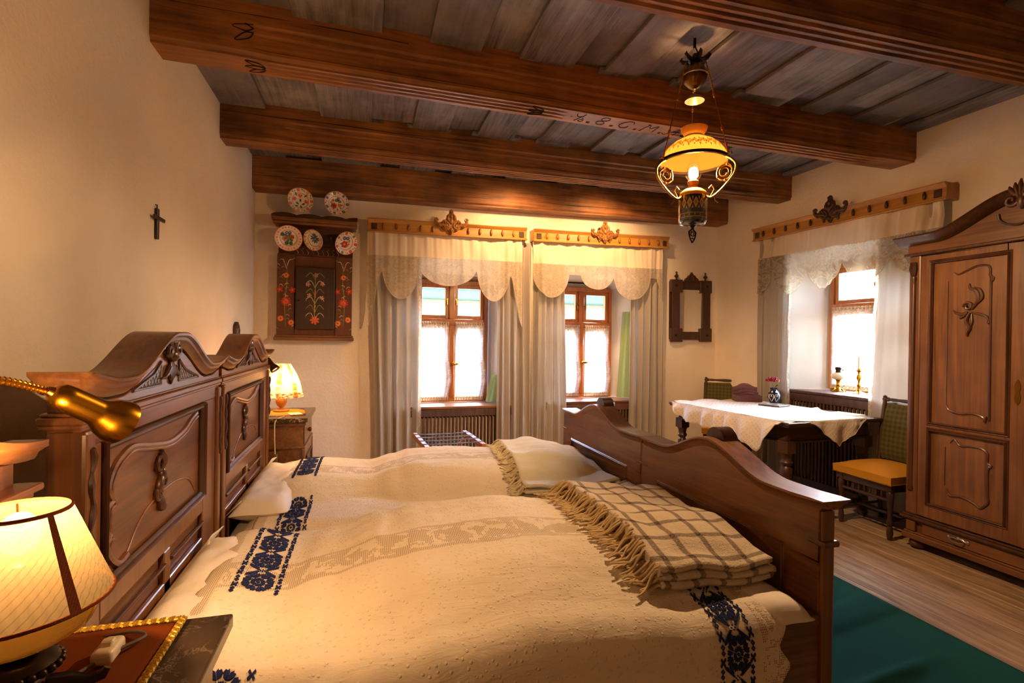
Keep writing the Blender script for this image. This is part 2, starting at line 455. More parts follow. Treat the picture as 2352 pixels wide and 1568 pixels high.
    h = g.ma('ADD', g.ma('ADD', g.ma('MULTIPLY', lo, g.ma('SUBTRACT', 0.55, g.ma('MULTIPLY', msk, 0.5))), g.ma('MULTIPLY', thr, 0.25)), g.ma('ADD', g.ma('MULTIPLY', wr, 1.7), g.ma('MULTIPLY', ho, -1.0)))
    M['spread'] = g.fin(g.pb(col, 0.92, 0, g.bump(h, 0.65, 0.006), spec=0.1))
    # lace: solid threads with pattern, otherwise see-through net
    def lace(name, col, dens, sc, tl=0.45, lo=0.25):
        g = G(name); v = g.uv()
        n1 = g.noise(v, sc, 4, 0.65, 1.8); d = g.ss(g.ma('ABSOLUTE', g.ma('SUBTRACT', n1, 0.5)), 0.0, 0.07)
        pat = g.ma('SUBTRACT', 1.0, d); blob = g.ss(g.noise(v, sc*0.45, 2), 0.54, 0.6)
        net = g.ma('ADD', lo, g.ma('MULTIPLY', g.ma('MAXIMUM', pat, blob), dens))
        df = g.n('BsdfDiffuse', {0: lin(col)}); t = g.n('BsdfTranslucent', {0: lin(col)})
        fab = g.mixs(tl, df.outputs[0], t.outputs[0]); tr = g.n('BsdfTransparent')
        return g.fin(g.mixs(g.ma('MINIMUM', net, 1.0), tr.outputs[0], fab))
    M['lace'] = lace('valance_lace', '#cdbfa8', 0.25, 26, 0.35, 0.68)
    M['lace_big'] = lace('rose_lace', '#b9ad98', 0.46, 6.5, 0.4, 0.46)
    M['lace_edge'] = lace('lace_border', '#d8c9b2', 0.4, 40, 0.4, 0.5)
    M['cafe'] = lace('cafe_net', '#f2efe9', 0.22, 30, 0.5, 0.36)
    M['crochet'] = lace('crochet_edging', '#e8dcc8', 0.5, 60, 0.2, 0.5)
    # plaid wool (uv metres)
    g = G('plaid_wool'); uv = g.sep(g.uv()); v = g.co()
    def ln(s_, p, w_, o): 
        f = g.ma('ABSOLUTE', g.ma('SUBTRACT', g.ma('FRACT', g.ma('ADD', g.ma('DIVIDE', s_, p), o)), 0.5))
        return g.ma('SUBTRACT', 1.0, g.ss(f, w_*0.6, w_))
    nz = g.noise(v, 220, 2)
    a = g.ma('MAXIMUM', ln(uv[0], 0.105, 0.13, 0.3), ln(uv[1], 0.098, 0.13, 0.1))
    b = g.ma('MULTIPLY', ln(uv[0], 0.105, 0.13, 0.3), ln(uv[1], 0.098, 0.13, 0.1))
    f = g.ma('MULTIPLY', g.ma('ADD', g.ma('MULTIPLY', a, 0.68), g.ma('MULTIPLY', b, 0.3)), g.ss(nz, 0.15, 0.5))
    c = g.mix(f, g.mix(g.noise(v, 9, 3), lin('#d9ccb4'), lin('#c2ae90')), lin('#4c3d38'))
    M['plaid'] = g.fin(g.pb(c, 0.95, 0, g.bump(g.ma('ADD', nz, g.ma('MULTIPLY', g.noise(v, 90, 3), 1.5)), 0.8, 0.004), spec=0.08))
    g = G('green_check'); v = g.sep(g.co()); vv = g.co()
    a = g.ma('ADD', g.ma('GREATER_THAN', g.ma('SINE', g.ma('MULTIPLY', v[0], 165)), 0.0), g.ma('GREATER_THAN', g.ma('SINE', g.ma('MULTIPLY', v[2], 165)), 0.0))
    c = g.mix(g.ma('MULTIPLY', a, 0.5), lin('#4a4426'), lin('#5c5631'))
    M['check'] = g.fin(g.pb(c, 0.9, 0, g.bump(g.noise(vv, 300, 2), 0.4, 0.003), spec=0.1))
    # metals, glass, stone
    g = G('brass'); M['brass'] = g.fin(g.pb(lin('#c98f22'), 0.24, 1.0, g.bump(g.noise(g.co(), 60, 2), 0.03, 0.002)))
    M['brass_d'] = plain('aged_brass', lin('#6e4c1a'), 0.35, 1.0)
    M['gilt'] = plain('gilt_arms', lin('#a06a1e'), 0.4, 0.9)
    M['bronze'] = plain('dark_bronze', lin('#33261a'), 0.35, 0.85)
    M['iron'] = plain('dark_iron', lin('#231a12'), 0.5, 0.7)
    M['silver'] = plain('silver', lin('#a09a8c'), 0.35, 0.9)
    g = G('marble'); v = g.co()
    n1 = g.noise(v, 11, 5, 0.65, 1.6); vn = g.ma('SUBTRACT', 1.0, g.ss(g.ma('ABSOLUTE', g.ma('SUBTRACT', n1, 0.5)), 0.0, 0.022))
    vn = g.ma('MULTIPLY', vn, g.ss(g.noise(v, 5, 3), 0.45, 0.62))
    c = g.mix(g.noise(v, 8, 4), lin('#352b22'), lin('#5a4a39')); c = g.mix(vn, c, lin('#c8b08a'))
    M['marble'] = g.fin(g.pb(c, 0.22, 0))
    g = G('window_glass'); fr = g.n('Fresnel'); fr.inputs[0].default_value = 1.45
    tr = g.n('BsdfTransparent', {0: (0.97, 0.98, 0.98)}); gl = g.n('BsdfGlossy', {0: (1, 1, 1), 1: 0.02})
    M['pane'] = g.fin(g.mixs(g.ma('MULTIPLY', fr.outputs[0], 0.8), tr.outputs[0], gl.outputs[0]))
    g = G('clear_glass'); lw = g.n('LayerWeight'); lw.inputs[0].default_value = 0.35
    tr = g.n('BsdfTransparent', {0: (0.95, 0.96, 0.94)}); gl = g.n('BsdfGlossy', {0: (1, 1, 1), 1: 0.03})
    M['glass'] = g.fin(g.mixs(g.ma('ADD', 0.06, g.ma('MULTIPLY', lw.outputs[1], 0.45)), tr.outputs[0], gl.outputs[0]))
    g = G('frosted_bowl'); d = g.n('BsdfTranslucent', {0: lin('#5e4a20')}); e = g.n('BsdfGlossy', {0: (.6, .55, .4), 1: .12}); k = g.n('LayerWeight'); k.inputs[0].default_value = .3
    M['bowl'] = g.fin(g.mixs(g.ma('ADD', .05, g.ma('MULTIPLY', k.outputs[1], .4)), g.mixs(.08, d.outputs[0], g.n('BsdfTransparent').outputs[0]), e.outputs[0]))
    M['mirror'] = plain('mirror_glass', (0.86, 0.86, 0.84), 0.02, 1.0)
    M['porcelain'] = plain('porcelain', lin('#eadfc9'), 0.18, 0)
    M['opal'] = None
    def shade(name, col, tl=0.6, stripes=0, sheer=0.0):
        g = G(name); v = g.uv(); uv = g.sep(v); c = lin(col)
        if stripes:
            st = g.ma('FRACT', g.ma('ADD', g.ma('MULTIPLY', uv[0], stripes), g.ma('MULTIPLY', uv[1], -10.6)))
            f = g.ma('SUBTRACT', 1.0, g.ss(g.ma('ABSOLUTE', g.ma('SUBTRACT', st, 0.5)), 0.0, 0.13))
            c = g.mix(g.ma('MULTIPLY', f, 0.55), c, tuple(x*0.45 for x in lin(col)))
        d = g.n('BsdfDiffuse'); g.put(d.inputs[0], c); t = g.n('BsdfTranslucent'); g.put(t.inputs[0], c)
        o_ = g.mixs(tl, d.outputs[0], t.outputs[0])
        return g.fin(g.mixs(sheer, o_, g.n('BsdfTransparent').outputs[0]) if sheer else o_)
    M['pleat'] = shade('pleated_shade', '#62573f', 0.6, 46, 0.14)
    M['opal'] = shade('opal_glass', '#70451a', 0.6)
    M['opal_painted_lit'] = shade('opal_glass_painted_lit', '#d8b468', 0.5)  # same glass as the dome; the neck's lamplight is put into this paler colour
    g = G('floral_shade'); v = g.uv(); uv = g.sep(v)
    st = g.ss(g.ma('SINE', g.ma('MULTIPLY', uv[0], 44)), 0.1, 0.75)
    c = g.mix(g.ma('MULTIPLY', st, g.ss(g.noise(v, 6, 3), 0.3, 0.6)), lin('#f6e6bd'), lin('#cf7a3a'))
    sp = g.ss(g.noise(v, 24, 2), 0.64, 0.7); c = g.mix(g.ma('MULTIPLY', sp, 0.7), c, lin('#7d7a35'))
    hem = g.ma('LESS_THAN', uv[1], 0.14); c = g.mix(g.ma('MULTIPLY', hem, g.ss(g.noise(v, 30, 1), 0.4, 0.6)), c, lin('#9a4636'))
    d = g.n('BsdfDiffuse'); g.put(d.inputs[0], c); t = g.n('BsdfTranslucent'); g.put(t.inputs[0], c)
    M['floral'] = g.fin(g.mixs(0.6, d.outputs[0], t.outputs[0]))
    M['bulb'] = (lambda g: g.fin(g.mixs(0.12, g.n('BsdfTransparent').outputs[0], g.n('Emission', {0: (1, 0.62, 0.25), 1: 3.5}).outputs[0])))(G('lamp_bulb'))
    g = G('paint'); a = g.n('VertexColor', layer_name='Col'); M['paint'] = g.fin(g.pb(a.outputs[0], 0.35, 0))
    g = G('matt_paint'); a = g.n('VertexColor', layer_name='Col'); nz = g.noise(g.co(), 40, 3)
    M['mpaint'] = g.fin(g.pb(g.mix(g.ma('MULTIPLY', g.ss(nz, 0.45, 0.7), 0.5), a.outputs[0], lin('#3a2413')), 0.6, 0))
    g = G('shade_paint'); a = g.n('VertexColor', layer_name='Col'); t = g.n('BsdfTranslucent'); d = g.n('BsdfDiffuse'); g.put(t.inputs[0], a.outputs[0]); g.put(d.inputs[0], a.outputs[0])
    M['spaint'] = g.fin(g.mixs(0.5, d.outputs[0], t.outputs[0]))
    g = G('painted_board'); v = g.co(); n1 = g.noise(g.mapping(v, (30, 30, 2)), 1.0, 4)
    M['pboard'] = g.fin(g.pb(g.mix(n1, lin('#43200f'), lin('#6e3a1a')), 0.5, 0, g.bump(n1, 0.2, 0.003)))
    M['pdoor'] = (lambda g: g.fin(g.pb(g.mix(g.noise(g.mapping(g.co(), (20, 20, 3)), 1.0, 4), lin('#1c120c'), lin('#4a2c17')), 0.55, 0)))(G('painted_door'))
    M['ivory'] = plain('ivory_plastic', lin('#e3d3ac'), 0.35)
    M['cable'] = plain('grey_cable', lin('#6e6659'), 0.5)
    M['card'] = plain('white_card', lin('#e4dccb'), 0.7)
    M['print'] = plain('printed_text', lin('#5a5148'), 0.8)
    M['yellow_cl'] = cloth('yellow_cloth', '#a0741f', 0.9, 200, 0.2)
    M['petal'] = plain('red_petal', (0.30, 0.006, 0.012), 0.6)
    M['leaf'] = plain('green_leaf', lin('#55682f'), 0.6)
    M['strap'] = plain('grey_strap', lin('#4d4c50'), 0.9, spec=0.1)
    M['wax'] = plain('white_wax', lin('#e8e2d4'), 0.4)
    M['enamel'] = plain('navy_enamel', lin('#0b1620'), 0.12)
    M['font'] = wood('pewter_wood', '#241a12', '#4d3a28', 2, 1.0, 0.5, 0, 0, 0.3, 0.1)
    M['o_wall'] = plain('house_render', lin('#4d453a'), 0.9)
    M['o_green'] = plain('green_fascia', lin('#12352a'), 0.8)
    M['o_tile'] = plain('grey_roof_tile', lin('#2e2b28'), 0.8)
    M['o_slate'] = plain('slate_roof', lin('#232528'), 0.8)
    M['o_leaf'] = (lambda g: g.fin(g.mixs(0.4, g.pb(g.mix(g.rnd(), lin('#7f9a4a'), lin('#a3b866')), 0.6), g.n('BsdfTranslucent', {0: lin('#a9c463')}).outputs[0])))(G('shrub_leaf'))
    M['o_bark'] = plain('bark', lin('#5a4a3a'), 0.9)
    g = G('ground'); M['ground'] = g.fin(g.pb(g.mix(g.noise(g.co(), 2, 4), lin('#a7a091'), lin('#c3bcae')), 0.95))
mats()
# ------------------------------------------------------------------ the room shell
ROT_B = atan2(0.02, 1.0)
ROT_R = atan2(-1.0, 0.045)
FB = ((-1.0, 5.2, 0), ROT_B)
FR = ((4.1, 5.3, 0), ROT_R)
ZB = lambda x: 2.780 + 0.0170 * (x + 1)      # beam undersides rise a little to the right
ZC = lambda x: 3.015 + 0.0170 * (x + 1)      # ceiling boards
def arch_loop(c, hw, z0, zs, rise, n=10):
    pts = [(c - hw, z0), (c + hw, z0)]
    for i in range(n + 1):
        t = i / n; x = c + hw - 2 * hw * t; pts.append((x, zs + rise * (1 - (2 * t - 1) ** 2)))
    return pts
def wall_mesh(x0, x1, z0, z1, thick, holes):
    # local: x along wall, y into the wall (outwards), z up. holes: (inner loop at y=0, outer loop at y=thick), same point count
    b = MB()
    out = [(x0, z0), (x1, z0), (x1, z1), (x0, z1)]
    for y, idx, flip in ((0.0, 0, False), (thick, 1, True)):
        loops = [out] + [h[idx] for h in holes]
        pts = [Vector((p[0], p[1], 0)) for l in loops for p in l]
        tris = tessellate_polygon([[Vector((p[0], p[1], 0)) for p in l] for l in loops])
        b.add([(p.x, y, p.y) for p in pts], [tuple(t) for t in tris])
    for i in range(4):
        a, c = out[i], out[(i + 1) % 4]
        b.add([(a[0], 0, a[1]), (c[0], 0, c[1]), (c[0], thick, c[1]), (a[0], thick, a[1])], [(0, 1, 2, 3)])
    r = MB()
    for li, lo in holes:
        n = len(li)
        for i in range(n):
            a, c, d, e = li[i], li[(i + 1) % n], lo[(i + 1) % n], lo[i]
            r.add([(a[0], 0, a[1]), (c[0], 0, c[1]), (d[0], thick, d[1]), (e[0], thick, e[1])], [(0, 1, 2, 3)])
    return b, r
# window data (wall-local): centre, half width at wall, half width at window, sill z, frame top z
WIN = {1: (1.912, 0.64, 0.41, 0.715, 2.04), 2: (3.465, 0.62, 0.405, 0.735, 2.03)}
WR = {3: (1.74, 0.66, 0.52, 0.955, 2.20)}
FF = ((0.0, -2.1, 0), pi)
def hole(c, hw, fw, z0, z1):
    li = arch_loop(c, hw, z0 - 0.015, z1 + 0.06, 0.17); lo = arch_loop(c, fw, z0, z1, 0.0)
    return li, lo
def build_shell():
    o, r = FB
    b, rv = wall_mesh(-0.3, 5.25, -0.1, 3.4, 0.42, [hole(*WIN[1]), hole(*WIN[2])])
    w = struct(b.build('wall_back', M['plaster'], None, 0)); w.location = o; w.rotation_euler = (0, 0, r)
    struct(rv.build('window_reveal', M['reveal'], w, 0))
    o, r = FR
    b, rv = wall_mesh(-0.1, 7.6, -0.1, 3.4, 0.46, [hole(*WR[3])])
    w = struct(b.build('wall_right', M['plaster'], None, 0)); w.location = o; w.rotation_euler = (0, 0, r)
    struct(rv.build('window_reveal', M['reveal'], w, 0))
    struct(MB().box(-1.4, -1.0, -2.1, 5.35, -0.1, 3.4).build('wall_left', M['plaster'], None, 0))
    b, rv = wall_mesh(-5.0, 1.4, -0.1, 3.4, 0.42, [])
    w = struct(b.build('wall_front', M['plaster'], None, 0)); w.location = FF[0]; w.rotation_euler = (0, 0, FF[1])
    # floor boards
    fl = struct(MB().box(-1.05, 4.7, -2.1, 5.5, -0.12, -0.034).build('floor', M['dark_gap'], None, 0))
    xs = [-1.0]; random.seed(3)
    while xs[-1] < 2.55: xs.append(xs[-1] + random.choice((0.24, 0.27, 0.30)))
    xs = xs[:-1] + [2.80, 3.10, 3.40, 3.66, 3.95, 4.25, 4.55]
    # keep the seams that show beside the carpet where the photograph has them
    for a, c in zip(xs, xs[1:]):
        dz = random.uniform(-0.002, 0.002)
        MB().box(a + 0.0035, c - 0.0035, -2.1, 5.42, -0.034, dz).build('plank', M['floor'], fl, 0, 0.003)
    # ceiling boards: every other one laid over its neighbours
    ce = struct(MB().hexa([(-1.1, -2.2, ZC(-1.1) + .06), (4.8, -2.2, ZC(4.8) + .06), (4.8, 5.5, ZC(4.8) + .06), (-1.1, 5.5, ZC(-1.1) + .06),
                           (-1.1, -2.2, 3.4), (4.8, -2.2, 3.4), (4.8, 5.5, 3.4), (-1.1, 5.5, 3.4)]).build('ceiling', M['dark_gap'], None, 0))
    seams = [-1.06, -0.77, -0.37, 0.05, 0.33, 0.60, 0.85, 1.17, 1.40, 1.62, 1.91, 2.16, 2.43, 2.78, 3.0, 3.2, 3.5, 3.8, 4.05, 4.4, 4.75]
    bays = [(-2.1, 0.55), (0.75, 1.75), (1.95, 2.80), (2.98, 4.02), (4.15, 5.2)]
    for bi, (y0, y1) in enumerate(bays):
        random.seed(20 + bi); sh = [random.uniform(-0.05, 0.05) for _ in seams]
        if bi == 2: sh = [0] * len(seams)
        for i in range(len(seams) - 1):
            a = seams[i] + (sh[i] if 0 < i else 0); c = seams[i + 1] + sh[i + 1]
            up = i % 2
            z = 0.032 if up else 0.0
            if up: a -= 0.03; c += 0.03
            else: a -= 0.012; c += 0.012
            k = 0.027
            ya, yb = y0 - 0.12, y1 + 0.35
            MB().hexa([(a, ya, ZC(a) + z), (c, ya, ZC(c) + z), (c, yb, ZC(c) + z), (a, yb, ZC(a) + z),
                       (a, ya, ZC(a) + z + k), (c, ya, ZC(c) + z + k), (c, yb, ZC(c) + z + k), (a, yb, ZC(a) + z + k)]).build('plank', M['plank'], ce, 0, 0.003)
    return ce
CEIL = build_shell()

# beams: front edge y at left / right, width, height; moulded with three reeds between stops
def beam(yl, yr, wl, wr, plain_mid=None, h0=0.02, moulded=True, dz=0.0, xl=-1.02, xr=4.26):
    n = 60; secs = []
    def prof(t, x):
        # local (a: 0 front .. 1 back, b: height above underside) -> list of section points, moulding depth m
        e = min(t, 1 - t); m = S(0.075, 0.10, e) if moulded else 0.0
        if plain_mid and moulded: m *= 1 - (S(plain_mid[0] - .02, plain_mid[0], x) * (1 - S(plain_mid[1], plain_mid[1] + .02, x)))
        e2 = min(t, 1 - t); mf = S(0.075, 0.10, e2) if moulded else 0.0
        r = 0.012 * m; q = 0.012 * mf
        top = 0.30
        P = [(0, top), (0, 0.165), (q, 0.155), (q, 0.128), (q * 2.2, 0.118), (q * 2.2, 0.055 + 0 * q), (q * 1.2, 0.045), (q * 1.2, 0.03)]
        # underside reeds: (distance from front in m, depth)
        d = [(0.012, 0), (0.03, 0), (0.034, r), (0.05, r), (0.056, 0), (0.072, 0), (0.078, r), (0.092, r), (0.098, 0), (0.114, 0), (0.120, r), (0.134, r), (0.140, 0)]
        P += [(q * 1.2 + 0.012, 0.012)] + [(q + a_, b_) for a_, b_ in d]
        return P
    b = MB(); rows = []
    random.seed(int(yl * 100) & 255)
    for i in range(n + 1):
        t = i / n; x = lerp(xl, xr, t); y0 = lerp(yl, yr, t); w = lerp(wl, wr, t)
        sag = -0.010 * sin(pi * t); jz = 0.004 * noise.noise((x * 1.3, yl * 7, 0)); jy = 0.006 * noise.noise((x * 1.1, yl * 5, 4))
        z0 = ZB(x) + dz + sag + jz
        P = prof(t, x); row = [(x, y0 + jy + p[0], z0 + p[1]) for p in P]
        row += [(x, y0 + w - 0.012, z0), (x, y0 + w, z0 + 0.014), (x, y0 + w, z0 + 0.30)]
        rows.append(row)
    m = len(rows[0]); vs = [p for r_ in rows for p in r_]; fs = []
    for i in range(n):
        for k in range(m):
            k2 = (k + 1) % m; fs.append((i * m + k, (i + 1) * m + k, (i + 1) * m + k2, i * m + k2))
    fs += [tuple(range(m)), tuple(n * m + k for k in range(m - 1, -1, -1))]
    b.add(vs, fs)
    return b.build('ceiling_beam', M['beam'], CEIL, 30)
beam(5.035, 5.115, 0.21, 0.24, moulded=False, dz=-0.055, xr=4.2)
beam(3.985, 4.225, 0.185, 0.18)
B1 = beam(2.785, 3.035, 0.185, 0.215, plain_mid=(1.12, 1.98))
beam(1.745, 1.775, 0.20, 0.20)
beam(0.62, 0.64, 0.20, 0.20)
beam(-0.60, -0.58, 0.20, 0.20)
def cracks():
    # long drying cracks and the incised lettering on the beam over the bed
    b = MB(); random.seed(5)
    def crack(yl, yr, zoff, x0, x1, dz=0):
        pts = []; rr = []
        n = 40
        for i in range(n + 1):
            x = lerp(x0, x1, i / n); t = (x + 1.02) / 5.28
            y = lerp(yl, yr, t) - 0.0005; z = ZB(x) + dz + zoff + 0.012 * noise.noise((x * 2.1, zoff * 30, 1)) - 0.01 * sin(pi * t)
            pts.append((x, y, z)); rr.append(0.0035 * (0.3 + abs(noise.noise((x * 3, zoff * 9, 7)))))
        b.tube(pts, rr, 5)
    crack(5.035, 5.115, 0.12, -0.99, 1.4, -0.055); crack(5.035, 5.115, 0.085, 0.2, 3.2, -0.055)
    crack(3.985, 4.225, 0.19, -0.99, 1.0); crack(2.785, 3.035, 0.21, -0.99, 0.2)
    b.build('drying_crack', M['dark_gap'], CEIL, 40)
    # letters: strokes in a unit box (x right, y towards the window), baseline at front edge
    L = {'4': [[(0.0, 1.0), (0.05, .75), (.3, .6), (.75, .75)], [(.15, 0), (.8, 1.0)], [(.8, .35), (.5, .1), (.75, -.02), (.95, .2), (.7, .55)]],
         '8': [[(.5, .5), (.15, .35), (.2, .05), (.55, 0), (.8, .2), (.5, .5), (.3, .75), (.55, 1.0), (.9, .95), (.9, .7), (.5, .5)]],
         'G': [[(1.0, .75), (.9, .98), (.5, 1.0), (.1, .6), (.05, .25), (.35, 0), (.7, .1), (.75, .38)]],
         'M': [[(0, 0), (.3, .95), (.55, .45), (.95, .95), (.95, 0)], [(-.1, 0), (.1, 0)], [(.15, .98), (.35, .95)]],
         'A': [[(-.2, .1), (.1, .0), (.8, .95), (.7, 0)], [(.1, .42), (1.0, .45)]],
         '-': [[(0, .12), (.8, .12)], [(.05, -.02), (.75, -.02)]], '.': [[(0, .5), (.12, .5)]]}
    t = MB(); x = 1.22
    for ch, w, adv in (('.', .05, .03), ('4', .07, .095), ('-', .03, .055), ('8', .085, .115), ('-', .03, .055), ('G', .09, .125), ('-', .025, .05), ('M', .10, .14), ('-', .025, .05), ('A', .10, .13), ('-', .03, .05), ('.', .03, .03)):
        for st in L[ch]:
            pts = []
            for (a, c) in smooth2(st, 4) if len(st) > 3 else st:
                X = x + a * w; tt = (X + 1.02) / 5.28
                Y = lerp(2.785, 3.035, tt) + 0.150 - c * 0.10; Z = ZB(X) - 0.010 * sin(pi * tt) + 0.004 * noise.noise((X * 1.3, 2.785 * 7, 0))
                pts.append((X, Y, Z))
            if len(pts) > 1: t.tube(pts, 0.0032, 5)
        x += adv
    # small scroll work at both ends of the plain field and near the wall end
    for cx, sg in ((1.03, 1), (2.08, -1), (-0.52, 1), (-0.52, 2)):
        for k in (0.045, 0.10, 0.15):
            pts = []; an = (k - .10) * 9; q = 1 if sg > 0 else -1
            for (la, lb) in smooth2([(0, 0), (.035, .016), (.095, 0), (.035, -.016), (0, 0)], 5):
                a, b_ = la * cos(an) - lb * sin(an), la * sin(an) + lb * cos(an)
                X = cx - q * a; tt = (X + 1.02) / 5.28
                if sg == 2: pts.append((X - .04, lerp(2.785, 3.035, tt) - 0.0008, ZB(X) + .14 + (k - .1) * .4 + b_))
                else: pts.append((X, lerp(2.785, 3.035, tt) + .10 + (k - .1) * .3 + b_ * .9, ZB(X) - 0.010 * sin(pi * tt)))
            t.tube(pts, 0.003, 5)
    t.build('carved_lettering', M['dark_gap'], B1, 40)
cracks()

# ------------------------------------------------------------------ windows
def handle_mb(x, y, z, s=1):
    b = MB(); b.box(x - .009, x + .009, y - .008, y, z - .035, z + .035)
    b.tube([(x, y - .01, z + .01), (x, y - .03, z + .01), (x, y - .03, z - .03)], .006, 6); return b
def make_window(idx, fr, data, thick):
    c, hw, fw, z0, z1 = data; o, rz = fr
    root = frame('window_%d' % idx, o, rz)
    y = thick - 0.06
    fb = MB(); t = 0.045
    fb.box(c - fw, c - fw + t, y - .03, y + .05, z0, z1); fb.box(c + fw - t, c + fw, y - .03, y + .05, z0, z1)
    fb.box(c - fw + t, c + fw - t, y - .03, y + .05, z1 - t, z1); fb.box(c - fw + t, c + fw - t, y - .03, y + .05, z0, z0 + t)
    fb.build('frame', M['win'], root, 30, .004)
    zt = z0 + (z1 - z0) * 0.655   # transom
    tb = MB(); tb.box(c - fw + t, c + fw - t, y - .04, y + .05, zt - .035, zt + .035); tb.build('transom', M['win'], root, 30, .004)
    mb = MB(); mb.box(c - .028, c + .028, y - .045, y + .05, z0 + t, zt - .035); mb.box(c - .03, c + .03, y - .04, y + .05, zt + .035, z1 - t); mb.build('mullion', M['win'], root, 30, .005)
    for s in (-1, 1):
        xa, xb = (c - fw + t, c - .03) if s < 0 else (c + .03, c + fw - t)
        for (za, zb, up) in ((z0 + t, zt - .035, 0), (zt + .035, z1 - t, 1)):
            q = .04; sb = MB()
            sb.box(xa, xa + q, y - .012, y + .035, za, zb); sb.box(xb - q, xb, y - .012, y + .035, za, zb)
            sb.box(xa + q, xb - q, y - .012, y + .035, za, za + q); sb.box(xa + q, xb - q, y - .012, y + .035, zb - q, zb)
            so = sb.build('sash', M['win'], root, 30, .004)
            MB().box(xa + q - .004, xb - q + .004, y + .01, y + .014, za + q - .004, zb - q + .004).build('pane', M['pane'], so, 0)
            if not up:
                zm = za + (zb - za) * .5
                MB().box(xa + q, xb - q, y - .006, y + .03, zm - .011, zm + .011).build('muntin', M['win'], so, 30, .003)
            else:
                handle_mb(xa + .02 if s > 0 else xb - .02, y - .012, (za + zb) / 2).build('handle', M['brass'], so, 40)
    lb = MB(); lb.lathe([(.012, 0), (.012, .03), (.008, .035)], 10, (c + .01, y - .045, z0 + .42), (0, -1, 0)); lb.ball((c + .03, y - .085, z0 + .41), (.042, .008, .014), 10, 6)
    lb.build('handle', M['brass'], root, 40)
    return root, y
W1, YW = make_window(1, FB, WIN[1], 0.42)
W2, _ = make_window(2, FB, WIN[2], 0.42)
W3, YW3 = make_window(3, FR, WR[3], 0.46)
# sills: a board from the window to the front of the radiator casing
def sill(root, c, hw, z0, thick, m):
    b = MB(); b.hexa([(c - hw + .01, -.05, z0 - .035), (c + hw - .01, -.05, z0 - .035), (c + hw * .66, thick - .1, z0 - .035), (c - hw * .66, thick - .1, z0 - .035),
                      (c - hw + .01, -.05, z0 - .008), (c + hw - .01, -.05, z0 - .008), (c + hw * .66, thick - .1, z0 - .004), (c - hw * .66, thick - .1, z0 - .004)])
    b.build('sill', m, root, 0, .004)
sill(W1, WIN[1][0], WIN[1][1], WIN[1][3], .42, M['bed_x']); sill(W2, WIN[2][0], WIN[2][1], WIN[2][3], .42, M['bed_x'])
sill(W3, WR[3][0], WR[3][1], WR[3][3], .46, M['rad'])
for root, d in ((W1, WIN[1]), (W2, WIN[2])):
    c, hw, fw, z0, z1 = d
    b = MB(); b.box(c - fw - .02, c + fw + .02, .30, .33, z1 + .045, z1 + .06); b.build('blind_rail', M['iron'], root, 0)

# ------------------------------------------------------------------ radiator casings
def radiator(label, fr, x0, x1, z1, depth, pitch, kickz=.06):
    o, rz = fr
    root = thing('radiator_cover', label, 'radiator', (o[0] + x0 * cos(rz), o[1] + x0 * sin(rz), 0), (0, 0, rz), 'slatted radiator covers under the windows')
    L = x1 - x0
    b = MB(); b.box(0, L, -depth, -depth + .022, z1 - .075, z1 - .0005); b.build('top_rail', M['rad'], root, 30, .004)
    b = MB(); b.box(0, L, -depth, -depth + .022, .0, kickz + .04); b.build('bottom_rail', M['rad'], root, 30, .004)
    for xa in (0, L - .03):
        b = MB(); b.box(xa, xa + .03, -depth + .001, -.002, 0, z1 - .001); b.build('side_panel', M['rad'], root, 30, .003)
    b = MB(); b.box(.03, L - .03, -.012, -.004, .02, z1 - .03); b.build('back_panel', M['dark_gap'], root, 0)
    n = int((L - .06) / pitch); w = pitch * .52; me = None
    for i in range(n):
        x = .03 + (i + .5) * (L - .06) / n
        if me is None:
            s = MB().box(-w / 2, w / 2, -depth + .003, -depth + .018, kickz + .04, z1 - .075).build('slat', M['rad'], root, 30, .002); me = s
        else:
            s = me.copy(); COL.objects.link(s); s.parent = root
        s.location = (x, 0, 0)
    # the radiator fins show pale between the slats
    f = MB(); nf = int((L - .12) / .036)
    for i in range(nf):
        x = .06 + (i + .5) * (L - .12) / nf
        f.box(x - .010, x + .010, -depth + .03, -depth + .055, kickz + .05, z1 - .09)
    fo = f.build('radiator_fin', M['porcelain'], root, 0, 0); fo['kind'] = 'stuff'
    return root
radiator('dark slatted radiator cover behind the luggage rack under the left back window', FB, 1.30, 2.53, .678, .048, .0366)
radiator('dark slatted radiator cover behind the bed end under the second back window', FB, 2.86, 4.07, .698, .048, .0366)
radiator('dark slatted radiator cover behind the dining table under the side window', FR, 1.10, 2.20, .918, .048, .036)
